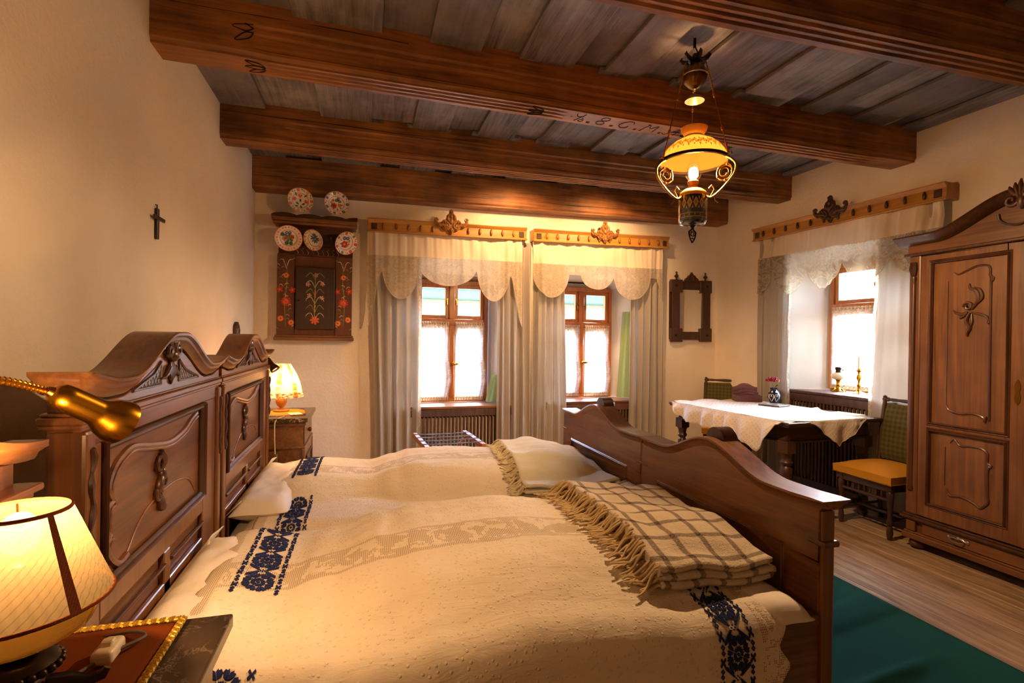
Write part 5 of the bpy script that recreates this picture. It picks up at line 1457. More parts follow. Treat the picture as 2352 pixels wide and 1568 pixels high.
def lamp_far():
    px, py, z = -.575, 3.96, .863
    root = thing('table_lamp', 'lit table lamp with ruffled floral shade on the far nightstand', 'lamp', (px, py, z))
    b = MB(); b.lathe([(0, 0), (.052, 0), (.054, .008), (.040, .014), (.018, .020), (.014, .026), (.030, .045), (.038, .065), (.036, .09), (.026, .105), (.014, .112), (.012, .13), (0, .132)], 24); b.build('base', M['honey'], root, 45)
    r0, r1, z0, z1 = .135, .056, .105, .338
    def P(u, v):
        a = 2 * pi * u; r = lerp(r0, r1, v) + .030 * sin(pi * v) * .6 + (.007 * (1 - .6 * v) + .006 * (v < .1)) * cos(20 * a + .5 * sin(3 * a)); return (r * cos(a), r * sin(a), lerp(z0, z1, v) + .004 * sin(20 * a) * (v < .1))
    b = MB(); b.grid(180, 16, P, lambda u, v: (u, v)); b.build('lamp_shade', M['floral'], root, 60)
    b = MB(); b.ball((0, 0, .20), (.028, .028, .036), 14, 8); b.build('bulb', M['bulb'], root, 60)
    b = MB(); b.lathe([(.012, .13), (.012, .165), (.0, .166)], 12); b.build('lamp_holder', M['brass_d'], root, 45)
    point_light('far_lamp_bulb', (0, 0, .21), LAMP2, .03, parent=root)
    t = thing('doily', 'yellow cloth with dark corners under the floral lamp', 'doily', (-.52, 3.90, .8605), (0, 0, radians(8)))
    b = MB(); b.box(-.13, .11, -.16, .17, 0, .002); b.build('cloth', M['yellow_cl'], t, 0)
    b = MB()
    for sx, sy in ((-.13, -.16), (.11, -.16), (.11, .17), (-.13, .17)):
        b.prism([(sx, sy), (sx - .05 * (1 if sx > 0 else -1), sy), (sx, sy - .09 * (1 if sy > 0 else -1))], 'z', .0021, .0032)
    b.build('corner_patch', M['dark_x'], t, 0)
    t = thing('note_card', 'small white printed card lying in front of the floral lamp', 'card', (-.462, 3.80, .8645), (radians(0), radians(0), radians(20)))
    b = MB(); b.box(-.038, .038, -.055, .055, 0, .0016); b.build('card', M['card'], t, 0)
    b = MB()
    for k in range(5): b.box(-.026 + .011 * k, -.0235 + .011 * k, -.03, .04 - .012 * (k % 3), .00165, .0019)
    b.box(-.026, -.012, -.048, -.036, .00165, .0019)
    b.build('print', M['print'], t, 0)
    t = thing('lamp_cord', 'pale cord with inline switch hanging beside the far headboard', 'cord', (-.545, 3.575, .0))
    b = MB(); b.tube(smooth2([(.03, .10, .867), (-.01, .03, .85), (-.012, .0, .78), (-.006, -.005, .62), (.0, .0, .40), (.0, .03, .05), (0.02, .05, .006)], 6), .0035, 7); b.build('cable', M['ivory'], t, 50)
    b = MB(); b.box(-.014, .008, -.014, .010, .56, .64); b.build('switch', M['cable'], t, 0, .005, seg=2)
lamp_far()
def gooseneck(label, neck, head, aim, mat, watts, base, hl=.115, k=1.0, ang=88):
    # neck: path ending at the head; head start point; aim target; base drawing
    root = thing('gooseneck_lamp', label, 'lamp', neck[0])
    o = Vector(neck[0]); P = [tuple(Vector(p) - o) for p in neck]; P = smooth2(P, 10)
    b = MB(); rr = [.0058 + .0009 * ((i % 2) * 2 - 1) for i in range(len(P) * 3)]
    P2 = smooth2(P[::3] + ([P[-1]] if (len(P) - 1) % 3 else []), 8)
    b.tube(P2, [.0074 + .0011 * ((i % 2) * 2 - 1) for i in range(len(P2))], 10); b.build('neck', mat, root, 60)
    h0 = Vector(P[-1]); d = (Vector(aim) - Vector(neck[-1])).normalized()
    b = MB(); L = hl
    prof = [(.006, -.006), (.008, 0), (.012, .002), (.0185, .010), (.020, .022), (.0205, .066), (.022, .074), (.030, .088), (.0345, .102), (.0355, L), (.0335, L), (.0325, .103), (.028, .090), (.018, .078), (.0, .076)]
    b.lathe([(r * k, z * k) for r, z in prof], 32, tuple(h0), tuple(d)); b.build('lamp_head', mat, root, 40)
    b = MB(); c = h0 + d * (.098 * k); q = Vector((0, 0, 1)).rotation_difference(d)
    b.lathe([(0, .078 * k), (.012 * k, .080 * k), (.024 * k, .092 * k), (.026 * k, .099 * k), (.018 * k, .106 * k), (0, .108 * k)], 20, tuple(h0), tuple(d)); b.build('bulb', M['bulb'], root, 60)
    base(root)
    p = o + h0 + d * (L * k + .012)
    s = spot_light('reading_spot', tuple(p), tuple(p + d), watts, ang, .75, .02); return root
def base1(root):
    b = MB(); b.lathe([(.045, 0), (.045, .010), (.030, .018), (.010, .024), (.008, .035)], 24, (-.03, 0, 0), (1, 0, 0)); b.build('wall_plate', M['brass'], root, 45)
gooseneck('brass gooseneck reading lamp on the wall, reaching over the near nightstand', [(-.965, .98, 1.20), (-.85, .99, 1.285), (-.70, 1.02, 1.335), (-.595, 1.055, 1.320), (-.528, 1.08, 1.296)],
          None, (.06, 1.90, .68), M['brass'], SPOT1, base1, k=1.2, ang=100)
def base2(root):
    b = MB(); b.box(-.03, .012, -.015, .015, -.05, .01); b.build('clamp', M['iron'], root, 0, .004)
gooseneck('dark gooseneck reading lamp clamped behind the far headboard, lit', [(-.672, 3.475, 1.22), (-.672, 3.49, 1.265), (-.640, 3.50, 1.285), (-.600, 3.505, 1.262)],
          None, (-.10, 3.30, .62), M['brass_d'], SPOT2, base2, k=.85)

# ------------------------------------------------------------------ pendant oil lamp
def pendant():
    cx, cy = 1.728, 2.441
    root = thing('hanging_oil_lamp', 'ornate brass hanging oil lamp with opal shade and navy glass font', 'pendant lamp', (cx, cy, 1.95), (0, 0, radians(16)))
    Z = lambda z: z - 1.95
    zc = ZC(cx) - 1.95
    b = MB()
    b.tube([(0, 0, zc + .02), (0, 0, zc - .03), (.018, 0, zc - .05), (.02, 0, zc - .075), (0, 0, zc - .088)], .004, 7)
    b.tube([(-.012, 0, zc + .015), (-.012, 0, zc - .04)], .0045, 6)
    for k in range(3):
        z = zc - .085 - .022 * k; ring = [(.009 * cos(a), 0, z + .014 * sin(a)) if k % 2 else (0, .009 * cos(a), z + .014 * sin(a)) for a in [2 * pi * i / 12 for i in range(12)]]; b.tube(ring, .003, 5, True)
    b.build('hook_chain', M['iron'], root, 45)
    b = MB()   # crown and counterweight
    z = Z(2.965)
    for k in range(6):
        a = 2 * pi * k / 6; b.tube([(r * cos(a), r * sin(a), z + h) for r, h in ((.012, .0), (.04, -.012), (.062, -.005), (.078, .010), (.070, .022))], [.010, .014, .013, .008, .003], 7)
    b.lathe([(.0, .03), (.012, .028), (.020, .012), (.03, .0), (.04, -.018), (.02, -.025)], 20, (0, 0, z)); b.build('crown', M['bronze'], root, 45)
    b = MB(); n = 36; zt, zb = Z(2.945), Z(2.795)
    def WP(u, v):
        a = 2 * pi * u; r = interp([(0, .02), (.12, .043), (.3, .056), (.5, .064), (.7, .058), (.88, .035), (1, .006)], v); r *= 1 + .05 * abs(cos(6 * a)) * sin(pi * v); return (r * cos(a), r * sin(a), lerp(zt, zb, v))
    b.grid(72, 18, WP); b.build('counterweight', M['brass_d'], root, 50)
    b = MB(); b.tube([(.0655 * cos(2 * pi * i / 36), .0655 * sin(2 * pi * i / 36), Z(2.872)) for i in range(36)], .004, 6, True); b.lathe([(0, 0), (.006, .008), (.004, .02)], 10, (0, 0, Z(2.782))); b.tube([(0, 0, Z(2.79)), (0, 0, Z(2.765))], .003, 6); b.build('weight_band', M['silver'], root, 50)
    b = MB(); b.lathe([(.008, .0), (.020, -.004), (.038, -.014), (.050, -.030), (.052, -.036), (.048, -.034), (.034, -.017), (.008, -.006)], 28, (0, 0, Z(2.769)), cap=False); b.build('smoke_bell', plain('smoked_enamel', lin('#9a7a56'), .35), root, 50)
    # opal shade: dome with flared neck
    sp = [(.178, 2.398), (.176, 2.412), (.163, 2.443), (.140, 2.474), (.110, 2.500), (.078, 2.517), (.054, 2.527), (.049, 2.537)]
    b = MB(); n = 64; m = len(sp)
    b.grid(n, 40, lambda u, v: (interp([(i / (m - 1), p[0]) for i, p in enumerate(sp)], v) * cos(2 * pi * u), interp([(i / (m - 1), p[0]) for i, p in enumerate(sp)], v) * sin(2 * pi * u), Z(interp([(i / (m - 1), p[1]) for i, p in enumerate(sp)], v))), lambda u, v: (u, v))
    
    nk = MB(); nk.lathe([(.0492, 2.5372), (.056, 2.552), (.068, 2.568), (.072, 2.583), (.069, 2.583), (.065, 2.570), (.053, 2.553), (.0465, 2.538)], 48, (0, 0, -1.95), cap=False)
    so = b.build('opal_shade', M['opal'], root, 60); nk.build('shade_neck', M['opal_painted_lit'], so, 60)
    p = MB(); tab = sorted([(z_, r_) for r_, z_ in sp])
    def f(a, z_): r_ = interp(tab, z_) + .0012; return (r_ * cos(a), r_ * sin(a), Z(z_))
    random.seed(4); C1, C2 = lin('#b9762a'), lin('#d59a3a')
    for i in range(72):
        a = 2 * pi * i / 72; zc_ = 2.463 + .010 * sin(i * 1.9) + .004 * random.random()
        for k in range(4):
            aa = k * pi / 2 + i; pl = []
            for (r_, w) in ((.001, 0), (.007, .005), (.013, 0), (.007, -.005)):
                da = (r_ * cos(aa) - w * sin(aa)) / .145; dz = (r_ * sin(aa) + w * cos(aa)) * .85; pl.append(f(a + da, zc_ + dz))
            p.poly(pl, C1 if (i + k) % 2 else C2)
    for i in range(36):
        a = 2 * pi * i / 36; p.poly([f(a - .03, 2.447), f(a + .03, 2.447), f(a, 2.434 - .006 * (i % 2))], C1); p.poly([f(a - .03, 2.476), f(a, 2.488 + .004 * (i % 3)), f(a + .03, 2.476)], C2)
    pb_ = p.build('painted_blossom', M['spaint'], so, 0); pb_['kind'] = 'stuff'
    b = MB(); b.lathe([(.176, 2.386), (.186, 2.388), (.188, 2.396), (.186, 2.404), (.178, 2.406), (.176, 2.386)], 64, (0, 0, -1.95), cap=False); b.build('shade_ring', M['bronze'], root, 50)
    b = MB(); b.lathe([(.051, 2.528), (.054, 2.533), (.051, 2.539)], 32, (0, 0, -1.95), cap=False); b.build('neck_ring', plain('green_band', lin('#7c8a3a'), .4), so, 50)
    # chimney, burner, font
    b = MB(); b.lathe([(.022, 2.292), (.040, 2.315), (.044, 2.335), (.036, 2.365), (.024, 2.40), (.020, 2.52)], 24, (0, 0, -1.95), cap=False); b.build('chimney', M['glass'], root, 60)
    b = MB(); b.lathe([(.028, 2.245), (.030, 2.252), (.024, 2.258), (.024, 2.272), (.030, 2.278), (.031, 2.288), (.025, 2.293), (.0, 2.294)], 24, (0, 0, -1.95)); b.build('burner', M['gilt'], root, 45)
    b = MB(); b.lathe([(.0, 2.252), (.028, 2.250), (.05, 2.243), (.068, 2.228), (.074, 2.212), (.072, 2.205), (.0, 2.203)], 36, (0, 0, -1.95)); b.build('font_collar', plain('ochre_ceramic', lin('#d79a3c'), .3), root, 45)
    b = MB(); b.lathe([(.0, 2.204), (.070, 2.204), (.072, 2.16), (.072, 2.075), (.060, 2.055), (.0, 2.050)], 40, (0, 0, -1.95)); b.build('navy_font', M['enamel'], root, 45)
    b = MB(); b.lathe([(.0755, 2.206), (.0755, 2.072), (.066, 2.050), (.04, 2.044)], 40, (0, 0, -1.95), cap=False); b.build('glass_sleeve', M['glass'], root, 60)
    p = MB(); YL, YD = lin('#d6a62c'), lin('#8e6a18')
    def fw(a, z_): return (.0735 * cos(a), .0735 * sin(a), Z(z_))
    for i in range(14):
        a = 2 * pi * i / 14; da = pi / 14
        p.poly([fw(a - da * .9, 2.160), fw(a, 2.128), fw(a + da * .9, 2.160), fw(a, 2.190)], YL); p.poly([fw(a - da * .45, 2.160), fw(a, 2.146), fw(a + da * .45, 2.160), fw(a, 2.174)], YD)
        p.poly([fw(a + da - .05, 2.192), fw(a + da + .05, 2.192), fw(a + da, 2.17)], YL); p.poly([fw(a + da - .06, 2.128), fw(a + da, 2.146), fw(a + da + .06, 2.128)], YL)
    for i in range(48):
        a = 2 * pi * i / 48; c = 2 * pi * (i + 1) / 48
        for (z0, z1) in ((2.102, 2.105), (2.082, 2.085)): p.poly([fw(a, z0), fw(c, z0), fw(c, z1), fw(a, z1)], YL)
        if i % 3 == 0: p.poly([fw(a, 2.0935), fw(a + .045, 2.099), fw(a + .09, 2.0935), fw(a + .045, 2.088)], YL)
    gp = p.build('gilt_pattern', M['paint'], root, 0); gp['kind'] = 'stuff'
    # bottom drop: openwork shield
    b = MB(); zf = lambda z_: Z(z_)
    b.lathe([(.0, 2.05), (.022, 2.046), (.010, 2.036), (.007, 2.022)], 14, (0, 0, -1.95))
    out = [(.0, 2.03), (.014, 2.02), (.030, 2.010), (.026, 1.99), (.016, 1.97), (.0, 1.952)]
    for s in (-1, 1): b.tube([(s * x, 0, zf(z_)) for x, z_ in out], .0042, 6)
    b.tube([(-.026, 0, zf(1.995)), (0, 0, zf(1.988)), (.026, 0, zf(1.995))], .0035, 6); b.tube([(-.014, 0, zf(2.02)), (0, 0, zf(2.008)), (.014, 0, zf(2.02))], .003, 6)
    for s in (-1, 1): b.tube([(s * .016 + .007 * cos(a), 0, zf(2.002) + .007 * sin(a)) for a in [2 * pi * i / 10 for i in range(10)]], .0026, 5, True)
    b.tube([(-.012, 0, zf(1.972)), (0, 0, zf(1.978)), (.012, 0, zf(1.972))], .003, 6)
    b.build('bottom_drop', M['bronze'], root, 45)
    # three scrolled arms with rods up to the crown
    for k in range(3):
        a0 = radians(44) + 2 * pi * k / 3; ca, sa = cos(a0), sin(a0); R = lambda r, z_: (r * ca, r * sa, Z(z_))
        b = MB()
        b.tube([R(r, z_) for r, z_ in smooth2([(.070, 2.20), (.10, 2.185), (.14, 2.205), (.185, 2.245), (.222, 2.29), (.230, 2.335), (.205, 2.37), (.178, 2.388)], 6)], [.007] * 43, 8)
        c0 = (.172, 2.305)
        for (rad, th) in ((.040, .005), (.022, .004)):
            b.tube([R(c0[0] + rad * cos(t), c0[1] + rad * 1.05 * sin(t)) for t in [2 * pi * i / 20 for i in range(20)]], th, 6, True)
        b.tube([R(c0[0] + .04 * cos(t) * (1 - t / 9), c0[1] + .042 * sin(t) * (1 - t / 9)) for t in [.6 + i * .35 for i in range(16)]], .0045, 6)
        b.tube([R(r, z_) for r, z_ in ((.10, 2.19), (.12, 2.225), (.105, 2.25), (.09, 2.235))], .005, 6); b.tube([R(r, z_) for r, z_ in ((.12, 2.19), (.125, 2.165), (.14, 2.15))], [.006, .006, .003], 6)
        b.tube([R(r, z_) for r, z_ in ((.18, 2.385), (.192, 2.40), (.205, 2.405), (.21, 2.392))], .005, 6)
        for t in (0, 1.2, 2.4, 3.6, 4.8): b.ball(R(c0[0] + .04 * cos(t), c0[1] + .042 * sin(t)), .008, 8, 6)
        b.build('scroll_arm', M['gilt'], root, 45)
        b = MB(); p0 = Vector(R(.192, 2.39)); p1 = Vector(R(.060, 2.935)); n = 26
        b.tube([tuple(p0.lerp(p1, t)) for t in (0, .25, .5, .75, 1)], .0032, 6)
        for t in (.27, .29, .62, .64): b.ball(tuple(p0.lerp(p1, t)), (.008, .008, .010), 8, 6)
        for i in range(n):
            t = .02 + .24 * i / n if i < n / 2 else .66 + .3 * (i - n / 2) / (n / 2); b.ball(tuple(p0.lerp(p1, t)), (.0052, .0052, .007), 6, 5)
        b.build('suspension_rod', M['gilt'], root, 45)
    b = MB(); b.ball((0, 0, Z(2.335)), (.022, .022, .030), 16, 10); b.build('bulb', M['bulb'], root, 60)
    point_light('oil_lamp_bulb', (0, 0, Z(2.35)), PENDANT_GLOW, .03, parent=root)
    spot_light('oil_lamp_downlight', (0, 0, Z(2.35)), (0, 0, -5), PENDANT, 178, .35, .03, WARM_PENDANT, parent=root)
pendant()

# small spotlights fixed to the far face of the second beam, washing the window wall
def ceiling_spot(x, label):
    c = Vector((x, 4.38, 2.92))
    root = thing('ceiling_spotlight', label, 'spotlight', tuple(c))
    b = MB(); b.lathe([(.03, 0), (.03, .012), (.008, .016), (.008, .12)], 16, (0, 0, .13), (0, 0, -1)); b.build('mount', M['iron'], root, 45)
    d = (0, .50, -.62)
    b = MB(); b.lathe([(.012, -.03), (.028, -.026), (.034, .0), (.038, .04), (.036, .04), (.030, .0), (.0, -.01)], 24, (0, 0, 0), d); b.build('housing', M['iron'], root, 45)
    b = MB(); b.ball((0, .006, -.004), (.020, .020, .020), 12, 8); b.build('bulb', M['bulb'], root, 60)
    p = c + Vector(d).normalized() * .05
    spot_light('window_wall_spot', tuple(p), tuple(p + Vector(d)), CEILSPOT, 124, .85, .03)
ceiling_spot(1.45, 'small spotlight behind the second ceiling beam over the left back window')
ceiling_spot(2.45, 'small spotlight behind the second ceiling beam over the second back window')
# ------------------------------------------------------------------ dining table and what stands on it
TX, TY, TA = 3.02, 3.06, radians(5)
TL, TWd, TZ = 1.38, 1.04, .81
def tpt(a, c, z): return (TX + a * cos(TA) - c * sin(TA), TY + a * sin(TA) + c * cos(TA), z)
def turned_leg(b, x, y, z1, s=1.0, seg=18):
    prof = [(.020, 0), (.030, .012), (.036, .035), (.030, .055), (.022, .065), (.030, .075), (.034, .09), (.026, .11), (.022, .16), (.030, .30), (.038, .40), (.036, .44), (.024, .46), (.034, .475), (.040, .49), (.030, .51), (.034, .54), (.044, .56)]
    k = z1 / .56; b.lathe([(r * s, z * k) for r, z in prof], seg, (x, y, 0))
def table():
    root = thing('dining_table', 'dark wooden dining table under the lace cloth by the side window', 'table', (TX, TY, 0), (0, 0, TA))
    b = MB(); b.box(0, TWd, 0, TL, TZ - .022, TZ); b.box(.006, TWd - .006, .006, TL - .006, TZ - .034, TZ - .022); b.build('tabletop', M['dark_x'], root, 0, .005, seg=2)
    b = MB(); b.box(.07, TWd - .07, .07, .095, TZ - .15, TZ - .034); b.box(.07, TWd - .07, TL - .095, TL - .07, TZ - .15, TZ - .034); b.box(.07, .095, .07, TL - .07, TZ - .15, TZ - .034); b.box(TWd - .095, TWd - .07, .07, TL - .07, TZ - .15, TZ - .034)
    b.build('apron', M['dark_x'], root, 0, .003)
    b = MB()
    for x0, x1, y0, y1 in ((.052, .112, .055, TL - .055), (TWd - .112, TWd - .052, .055, TL - .055), (.055, TWd - .055, .052, .112), (.055, TWd - .055, TL - .112, TL - .052)): b.box(x0, x1, y0, y1, TZ - .166, TZ - .148)
    b.build('apron_moulding', M['dark_x'], root, 0, .005, seg=2)
    for x in (.095, TWd - .095):
        for y in (.095, TL - .095):
            b = MB(); turned_leg(b, x, y, TZ - .24, 1.15); b.box(x - .045, x + .045, y - .045, y + .045, TZ - .24, TZ - .149); b.lathe([(.05, .10), (.05, .16)], 4, (x, y, 0)); b.build('leg', M['dark_z'], root, 40)
    b = MB()
    for y in (.095, TL - .095): b.box(.1, TWd - .1, y - .02, y + .02, .11, .145)
    b.box(TWd / 2 - .02, TWd / 2 + .02, .1, TL - .1, .11, .145); b.build('stretcher', M['dark_x'], root, 0, .004)
table()
def tablecloth():
    # crocheted square cloth lying askew: flat on the top, hanging in folds over the long side and with a point over the end
    b = MB(); z = TZ + .004
    def dl(c):   # drop over the long (left) side; c along the table
        return interp([(.03, .0), (.10, .03), (.20, .20), (.27, .27), (.36, .21), (.55, .175), (.80, .165), (1.05, .15), (1.22, .10), (1.30, .0)], c)
    def de(a):   # drop over the near end
        return interp([(.20, .0), (.30, .045), (.44, .15), (.52, .20), (.60, .16), (.76, .06), (.84, .0)], a)
    sc = lambda s: .014 * abs(sin(s * 42))
    def top(u, v):
        a = lerp(.0, .88 + .10 * S(.15, .5, v), u); c0 = interp([(0, .10), (.10, .07), (.20, .02), (.30, .0), (.84, .0), (.87, .05)], a); c1 = 1.30 + .03 * sin(a * 5)
        c = lerp(c0, c1, v); w = .004 * noise.noise((a * 6, c * 6, 1)) + .012 * S(.35, 0, abs(c - .55 - .3 * a)) * 0
        w += .010 * exp(-((c - .30 - .22 * a) / .03) ** 2) * S(.3, .6, a) + .008 * exp(-((c - .42 - .1 * a) / .02) ** 2) * S(.45, .8, a)
        w += .016 * S(.96, 1.0, v) * abs(sin(a * 9 + 1)) 
        return (a, c, z + max(w, 0))
    b.grid(40, 50, top, lambda u, v: (u * .9, v * 1.3))
    def left(u, v):
        c = lerp(.03, 1.30, u); d = (dl(c) - sc(c) * .6) * v
        f = (.020 * sin(c * 38 + 1.5 * sin(c * 9)) + .012) * S(0, .6, v) * min(1, dl(c) / .1)
        r = .010 * S(0, .05, d)
        return (-.002 - r - f - .02 * v, c, z - d)
    b.grid(150, 14, left, lambda u, v: (u * 1.3, 1.4 + dl(lerp(.03, 1.30, u)) * v))
    def end(u, v):
        a = lerp(.20, .84, u); d = (de(a) - sc(a) * .5) * v
        return (a, -.002 - .010 * S(0, .05, d) - .012 * sin(a * 30) * S(0, .5, v) * min(1, de(a) / .1), z - d)
    b.grid(80, 12, end, lambda u, v: (u * .7, 3.0 + de(lerp(.2, .84, u)) * v))
    g = G('crochet_cloth'); uv = g.uv(); s_ = g.sep(uv)
    k = 26.0
    d1 = g.ma('ABSOLUTE', g.ma('SINE', g.ma('MULTIPLY', g.ma('ADD', s_[0], s_[1]), k * 3))); d2 = g.ma('ABSOLUTE', g.ma('SINE', g.ma('MULTIPLY', g.ma('SUBTRACT', s_[0], s_[1]), k * 3)))
    dm = g.ma('MINIMUM', d1, d2); vo = g.voro(uv, 150)
    c = g.mix(g.ma('MULTIPLY', g.ss(vo, .1, .5), .35), lin('#eadfd2'), lin('#b7a793')); c = g.mix(g.ma('MULTIPLY', g.ss(dm, .5, .95), .25), c, lin('#a8977f'))
    m = g.fin(g.pb(c, .9, 0, g.bump(g.ma('ADD', g.ma('MULTIPLY', g.ma('SUBTRACT', 1, g.ss(dm, 0, .35)), .8), g.ma('MULTIPLY', vo, .6)), .7, .004), spec=.1))
    for i in range(len(b.v)): p = b.v[i]; b.v[i] = tpt(p[0], p[1], p[2])
    o = b.build('tablecloth', m, None, 60, solid=.0025, off=1); tag(o, 'white crocheted cloth with scalloped points draped over the dining table', 'tablecloth')
    # corded, scalloped rims
    e = MB()
    e.tube([tpt(*left(i / 150, 1)) for i in range(151)], .004, 5); e.tube([tpt(*end(i / 80, 1)) for i in range(81)], .004, 5)
    e.build('scalloped_rim', M['crochet'], o, 60)
tablecloth()
def on_table():
    zc = TZ + .010
    p = tpt(.905, .945, zc)
    r = thing('vase', 'small blue and white vase holding the red flower on the table', 'vase', p, (0, 0, 0))
    b = MB(); prof = [(.0, .0), (.034, 0), (.036, .004), (.034, .008), (.050, .035), (.058, .065), (.055, .092), (.040, .115), (.030, .128), (.030, .140), (.038, .150), (.034, .150), (.026, .139), (.026, .128)]
    b.lathe(prof, 32, cap=False); b.build('body', plain('cobalt_glaze', lin('#141f42'), .15), r, 60)
    tab = [(.008, .034), (.035, .050), (.065, .058), (.092, .055), (.115, .040), (.128, .030), (.140, .030)]
    d = MB(); NB, NB2 = lin('#e3ddcf'), lin('#d2cdc4')
    def f(a, z, l=0): q = interp(tab, z) + .0012 + l * .0003; return (q * cos(a), q * sin(a), z)
    for k in range(7):
        a0 = 2 * pi * k / 7
        for (s, col) in ((1, NB), (-1, NB2)):
            pts = smooth2([(a0, .02), (a0 + s * .22, .04), (a0 + s * .38, .068), (a0 + s * .22, .092), (a0 + s * .03, .084), (a0 + s * .12, .066)], 5); n = len(pts)
            for i in range(n - 1):
                w = .060 * (1 - .6 * i / n); (a, z), (c, z2) = pts[i], pts[i + 1]; d.poly([f(a - w, z), f(a + w, z), f(c + w, z2), f(c - w, z2)], col)
        d.poly([f(a0 - .2, .108), f(a0 + .2, .108), f(a0 + .1, .122), f(a0 - .1, .122)], NB)
    d.build('white_scrolls', M['paint'], r, 0)['kind'] = 'stuff'
    t = thing('flower', 'red flower with a leaf standing in the blue vase', 'flower', (p[0], p[1], p[2] + .10))
    b = MB(); b.tube([(0, 0, -.06), (-.006, -.004, .05), (-.035, -.02, .10)], .0028, 6); b.build('stem', M['leaf'], t, 60)
    c = (-.037, -.022, .118)
    for ring, (n, rr, tilt) in enumerate(((6, .064, .15), (6, .050, .7), (4, .034, 1.15))):
        for k in range(n):
            a = 2 * pi * k / n + ring * .5; b = MB()
            def P(u, v):
                q = rr * v; w = rr * .62 * sin(pi * min(1, v * .8 + .12)) * (u - .5) * 2; up = q * sin(tilt) + .010 * v * v * cos((u - .5) * 5) + .004 * sin(u * 9 + k)
                x = q * cos(tilt); return (c[0] + x * cos(a) - w * sin(a), c[1] + x * sin(a) + w * cos(a), c[2] + up)
            b.grid(6, 6, P); b.build('petal', M['petal'], t, 60, solid=.0012)
    for (a, l) in ((.1, .06), (-.7, .045)):
        b = MB()
        def P(u, v): q = l * v; w = .012 * sin(pi * v) * (u - .5) * 2; return (.01 + q * cos(a) - w * sin(a), q * sin(a) + w * cos(a), .055 + q * .75 - .15 * q * v)
        b.grid(4, 8, P); b.build('leaf', M['leaf'], t, 60, solid=.001)
    # letter box
    q = tpt(.78, 1.16, zc)
    r = thing('letter_rack', 'reddish wooden letter rack with scalloped steps on the table', 'letter rack', q, (0, 0, radians(-22)))
    W = .245
    b = MB(); b.box(-W / 2, W / 2, -.06, .075, 0, .012); b.build('bottom', M['box'], r, 0, .003)
    def board(y, h, name):
        pts = [(-W / 2, .012), (W / 2, .012), (W / 2, h * .78)] + [(W / 2 - W * t, h * .78 + h * .22 * sin(pi * t) ** 1.3 - .006 * abs(sin(3 * pi * t)) * (0 if .3 < t < .7 else 1)) for t in [i / 24 for i in range(1, 24)]] + [(-W / 2, h * .78)]
        b = MB(); b.prism(pts, 'y', y, y + .010); b.build(name, M['box'], r, 0, .002)
    board(.055, .175, 'back_board'); board(.02, .115, 'divider'); board(-.025, .085, 'divider')
    b = MB(); b.box(-W / 2 - .004, W / 2 + .004, -.07, -.058, 0, .062); b.build('front_board', M['box'], r, 0, .002)
    b = MB(); b.box(-W / 2, -W / 2 + .008, -.058, .055, .012, .06); b.box(W / 2 - .008, W / 2, -.058, .055, .012, .06); b.build('side_board', M['box'], r, 0, .001)
    q = tpt(.76, .81, zc)
    r = thing('tile_trivet', 'square patterned tile trivet lying in front of the vase', 'trivet', q, (0, 0, radians(20)))
    b = MB(); b.box(-.10, .10, -.10, .10, 0, .009); b.build('frame', M['dark_x'], r, 0, .002)
    b = MB(); b.box(-.092, .092, -.092, .092, .006, .0105); b.build('tile', M['porcelain'], r, 0, .001)
    d = MB(); f = lambda x, y, l=0: (x, y, .0112 + l * .0004)
    for sx in (-1, 1):
        for sy in (-1, 1): fl_petals(d, f, sx * .055, sy * .055, .0, .03, .010, 5, GR, .4); fl_stroke(d, f, [(sx * .02, sy * .02), (sx * .05, sy * .01), (sx * .085, sy * .03)], .004, BL)
    fl_petals(d, f, 0, 0, .004, .034, .012, 8, BL, 0); fl_disc(d, lambda x, y: f(x, y, 1), 0, 0, .010, YE)
    for a, c in (((-.085, -.085), (.085, -.085)), ((.085, -.085), (.085, .085)), ((.085, .085), (-.085, .085)), ((-.085, .085), (-.085, -.085))):
        fl_stroke(d, f, [a, ((a[0] + c[0]) / 2, (a[1] + c[1]) / 2), c], .003, GR)
    d.build('tile_pattern', M['paint'], r, 0)['kind'] = 'stuff'
    # magazines at the end of the table
    for k, (a, c, rz, lab) in enumerate(((.915, .20, -8, 'grey printed leaflet lying lowest at the window end of the table'), (.92, .22, 6, 'white printed leaflet lying on top at the window end of the table'))):
        q = tpt(a, c, TZ + .0005 + .006 * k); r = thing('leaflet', lab, 'leaflet', q, (0, 0, TA + radians(rz)), 'leaflets at the table end')
        b = MB(); b.box(-.075, .075, -.11, .11, 0, .005); b.build('pages', M['card'], r, 0, .001)
        b = MB()
        for j in range(7): b.box(-.055, .055 - .01 * (j % 3), -.09 + .025 * j, -.082 + .025 * j, .0052, .0056)
        b.build('print', M['print'], r, 0)
    q = tpt(.055, .045, TZ + .0005)
    r = thing('leaflet', 'leaflet at the bare table corner nearest the bed', 'leaflet', q, (0, 0, TA + .3)); b = MB(); b.box(-.03, .06, -.02, .05, 0, .002); b.build('pages', M['card'], r, 0)
on_table()

